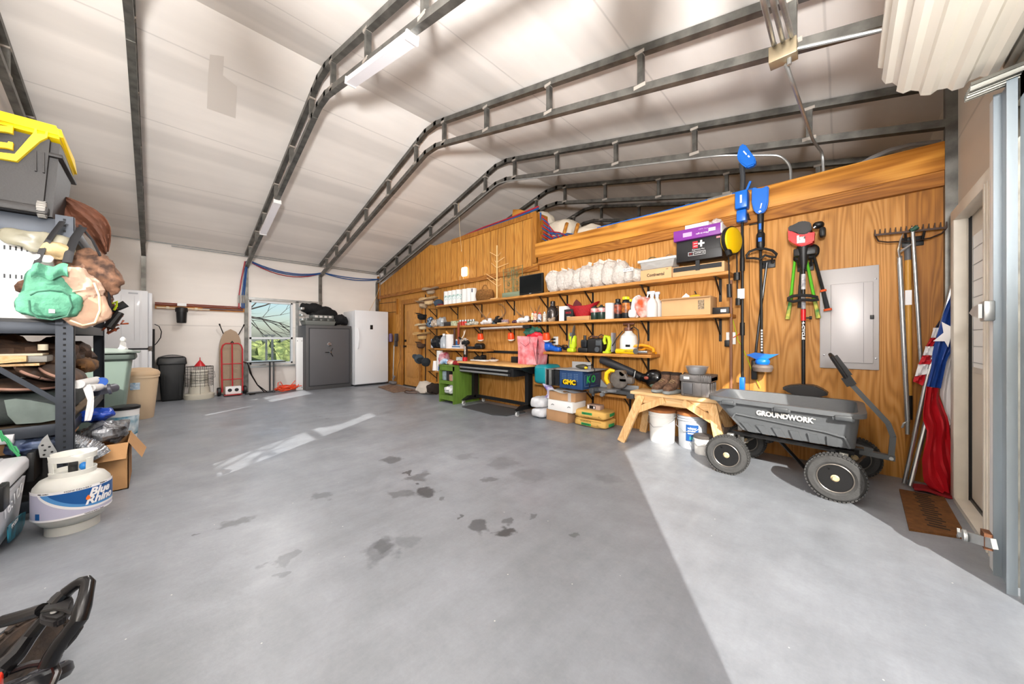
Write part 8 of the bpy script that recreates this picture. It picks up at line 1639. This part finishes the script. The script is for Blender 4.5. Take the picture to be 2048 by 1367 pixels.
M3y=Matrix(((-1,0,0),(0,0,1),(0,1,0)))
txt('16:100',.085,PY(28,1000,cY1+.004),None,mat('pale_scrawl','#f3f3f5',.4),t,M3=M3y,rot=.12,wid=.36,name='marker_lettering');txt('KODI',.028,PY(30,1045,cY1+.008),None,m_wp,t,M3=M3y,wid=.12,name='plate_lettering')
txt('YUI',.05,(-3.35,-.72,cZ+.011),None,m_blk,t,M3=Matrix(((-1,0,0),(0,-1,0),(0,0,1))),name='lid_lettering')
# ------------------------------------------------------------------ black tube framed machine at the bottom left corner
m_fr_=mat('gloss_black_tube','#121214',.22,.2);m_kn=mat('brown_dusty_tyre','#2e2926',.85,col2='#4d3f35',sc=20,bump=.4,bs=60)
t=thing('tube_frame_machine','black tube framed wheeled machine with a knobbly tyre, bottom left corner','machine',(-1.45,-.30,0))
def Z(u,v,z):return PZ(u,v,z)
g=G();g.tube([Z(2,1243,.50),Z(45,1231,.51),Z(85,1218,.53)],.013,10);part('rear_rail',g,m_fr_,t)
g=G();g.tube([Z(130,1185,.56),Z(150,1170,.57),Z(160,1164,.575),Z(170,1162,.575),Z(176,1168,.57),Z(172,1188,.56),Z(165,1215,.545),Z(158,1238,.53),Z(143,1258,.51),Z(125,1280,.49),Z(108,1305,.47),Z(95,1330,.45)],[.012]*3+[.013]*3+[.015]*6,14);part('hoop_tube',g,m_fr_,t)
g=G();g.tube([Z(140,1178,.55),Z(115,1205,.53),Z(90,1235,.51),Z(60,1272,.48),Z(30,1312,.46),Z(-5,1345,.45)],[.012,.012,.012,.014,.017,.02],10);part('lower_arm',g,m_fr_,t)
g=G();q=[Z(u,v,.535)for u,v in((82,1222),(95,1195),(118,1183),(130,1175),(138,1178),(148,1196),(143,1215),(130,1230),(110,1240),(85,1236),(78,1230))];g.prism([(p.x,p.y)for p in q],'Z',.515,.535);bmesh.ops.bevel(g.b,geom=g.b.edges[:],offset=.005,segments=2,affect='EDGES');part('joint_plate',g,mat('matte_black_plate','#1d1c1e',.5),t)
g=G();p=Z(110,1222,.537);g.lathe([(.001,0),(.007,0),(.007,.002),(.001,.002)],p,18,sx=1.2);part('plate_hole',g,mat('pale_hole','#a9a9a8',.5),t)
g=G();g.tube([Z(84,1222,.54),Z(110,1217,.545),Z(130,1220,.54),Z(146,1226,.54)],.0035,6);g.tube([Z(162,1240,.52),Z(161,1255,.51),Z(148,1275,.49),Z(130,1295,.47),Z(112,1308,.46)],.0045,8);part('cable',g,m_blk,t)
g=G();g.tube([Z(-8,1360,.44),Z(20,1342,.44),Z(60,1328,.44),Z(95,1323,.44),(Z(110,1330,.44)),Z(115,1345,.43),Z(108,1362,.42),Z(98,1380,.41)],.0065,8);part('wire_loop',g,mat('shiny_dark_wire','#3a3a3c',.2,.6),t)
# tyre, standing on the floor
wr=.13;wc=PZ(8,1248,2*wr)
g=G();ww=.05;Mw=Matrix.Translation((wc.x,wc.y,wr))@Matrix.Rotation(R(-38),4,'Z')
g.lathe([(wr*.55,-ww*.8),(wr*.7,-ww),(wr*.9,-ww*.95),(wr,-ww*.5),(wr,ww*.5),(wr*.9,ww*.95),(wr*.7,ww),(wr*.55,ww*.8)],(0,0,0),48,'Y')
for k in range(34):
    for j,yy in enumerate((-.035,0,.035)):g.box(-.009,.009,yy-.012,yy+.012,wr*.985,wr*1.045,0,Matrix.Rotation(2*math.pi*(k+.5*(j%2))/34,4,'Y'))
g.xf(Mw);tr=part('tyre',g,m_kn,t)
g=G();g.lathe([(wr*.56,-ww*.6),(wr*.5,-ww*.3),(.03,-ww*.4),(.001,-ww*.4),(.001,ww*.4),(.03,ww*.4),(wr*.5,ww*.3),(wr*.56,ww*.6)],(0,0,0),32,'Y');g.xf(Mw);part('rim',g,m_blk,tr)
p=Z(58,1352,.40);g=G();g.lathe([(.001,.0),(.03,.002),(.055,.0),(.062,-.006),(.065,-.02),(.06,-.03),(.001,-.03)],p,36,M=Matrix.Rotation(R(-25),3,'Y'));part('round_housing',g,mat('housing_black','#1b1c20',.35),t)
g=G();[g.box(-.006,.006,.018,.05,.0,.0035,.002,Matrix.Translation(p)@Matrix.Rotation(R(-25),4,'Y')@Matrix.Rotation(k*math.pi/4,4,'Z'))for k in range(8)];part('housing_spokes',g,mat('grey_spokes','#3c3d44',.3),t)
g=G();a=Z(3,1350,.46);g.box(a.x-.02,a.x+.02,a.y-.03,a.y+.0,.40,.46,.006);part('red_block',g,mat('bright_red_orange','#e2321c',.4),t)
g=G();g.box(wc.x-.25,wc.x+.1,wc.y-.35,wc.y-.12,.12,.42,.03);part('engine_block',g,m_blk,t)
g=G();g.lathe([(.001,-.03),(.2,-.03),(.2,.03),(.001,.03)],(wc.x-.1,wc.y-.42,.2),32,'Y');part('rear_wheel',g,m_blk,t)
a=Z(0,1270,.45);g=G();g.lathe([(.001,0),(.05,.0),(.055,.01),(.001,.03)],a+Vector((-.02,-.045,0)),24);part('grey_cap',g,mat('grey_cap','#6c6c6e',.5),t)
# ------------------------------------------------------------------ outside the window: brush covered hill, bare branches
m_leaf=mat('olive_brush','#8c9458',.9,col2='#4c5a34',sc=3.5,bump=1,bs=10)
g=G();rnd=random.Random(21)
for k in range(110):
    x=-17-rnd.uniform(0,34);y=rnd.uniform(-6,4)*(abs(x)/14)+abs(x)*.16;s=rnd.uniform(.5,1.1)*abs(x)/16;g.blob((x,y,1.0-.82*s-rnd.uniform(0,.8)),(s,s,s*.75),2.0,s*.45,1.6/s,k,nu=16,nv=9)
o=solo('hillside_brush',g,m_leaf,'green brush covering the slope outside the window','brush');o['kind']='stuff'
g=G();m_bark=mat('grey_bark','#4a4440',.9)
def limb(p,d,L_,r,n,rnd):
    pts=[p];rs=[r]
    for k in range(n):
        d=(d+Vector((rnd.uniform(-.06,.06),rnd.uniform(-.35,.35),rnd.uniform(-.3,.25)))).normalized();p=p+d*(L_/n);pts.append(p);rs.append(r*(1-.8*(k+1)/n))
        if r>.006 and k%1==0:limb(p,(d+Vector((rnd.uniform(-.12,.12),rnd.uniform(-.9,.9),rnd.uniform(-.8,.8)))).normalized(),L_*.5,r*.5,4,rnd)
    g.tube(pts,rs,5,cap=False)
rnd=random.Random(5)
b0=Vector((-11.2,.9,0));g.tube([Vector((-11.4,-.6,-.3)),Vector((-11.3,-.4,1.2)),Vector((-11.2,.2,1.75))],[.12,.1,.06],8)
limb(Vector((-11.2,.2,1.75)),Vector((0,1,-.02)),3.0,.034,8,rnd);limb(Vector((-11.25,.0,1.7)),Vector((0,1,.28)),3.2,.03,8,rnd);limb(Vector((-11.2,.1,2.0)),Vector((-.1,1,.1)),3.0,.026,8,rnd)
o=solo('bare_branch_tree',g,m_bark,'bare branched tree reaching across outside the window','tree')
g=G();rnd=random.Random(11)
for k in range(5):limb(Vector((-1.2-.1*k,-2.9,1.75+.16*k)),Vector((-1,.1,.1)),1.3,.02,6,rnd)
g.tube([(-1.0,-3.1,-.2),(-1.1,-3.0,1.4),(-1.25,-2.9,2.5)],[.07,.05,.03],8);o=solo('bare_shrub',g,m_bark,'bare twiggy shrub outside the front gable window','shrub')
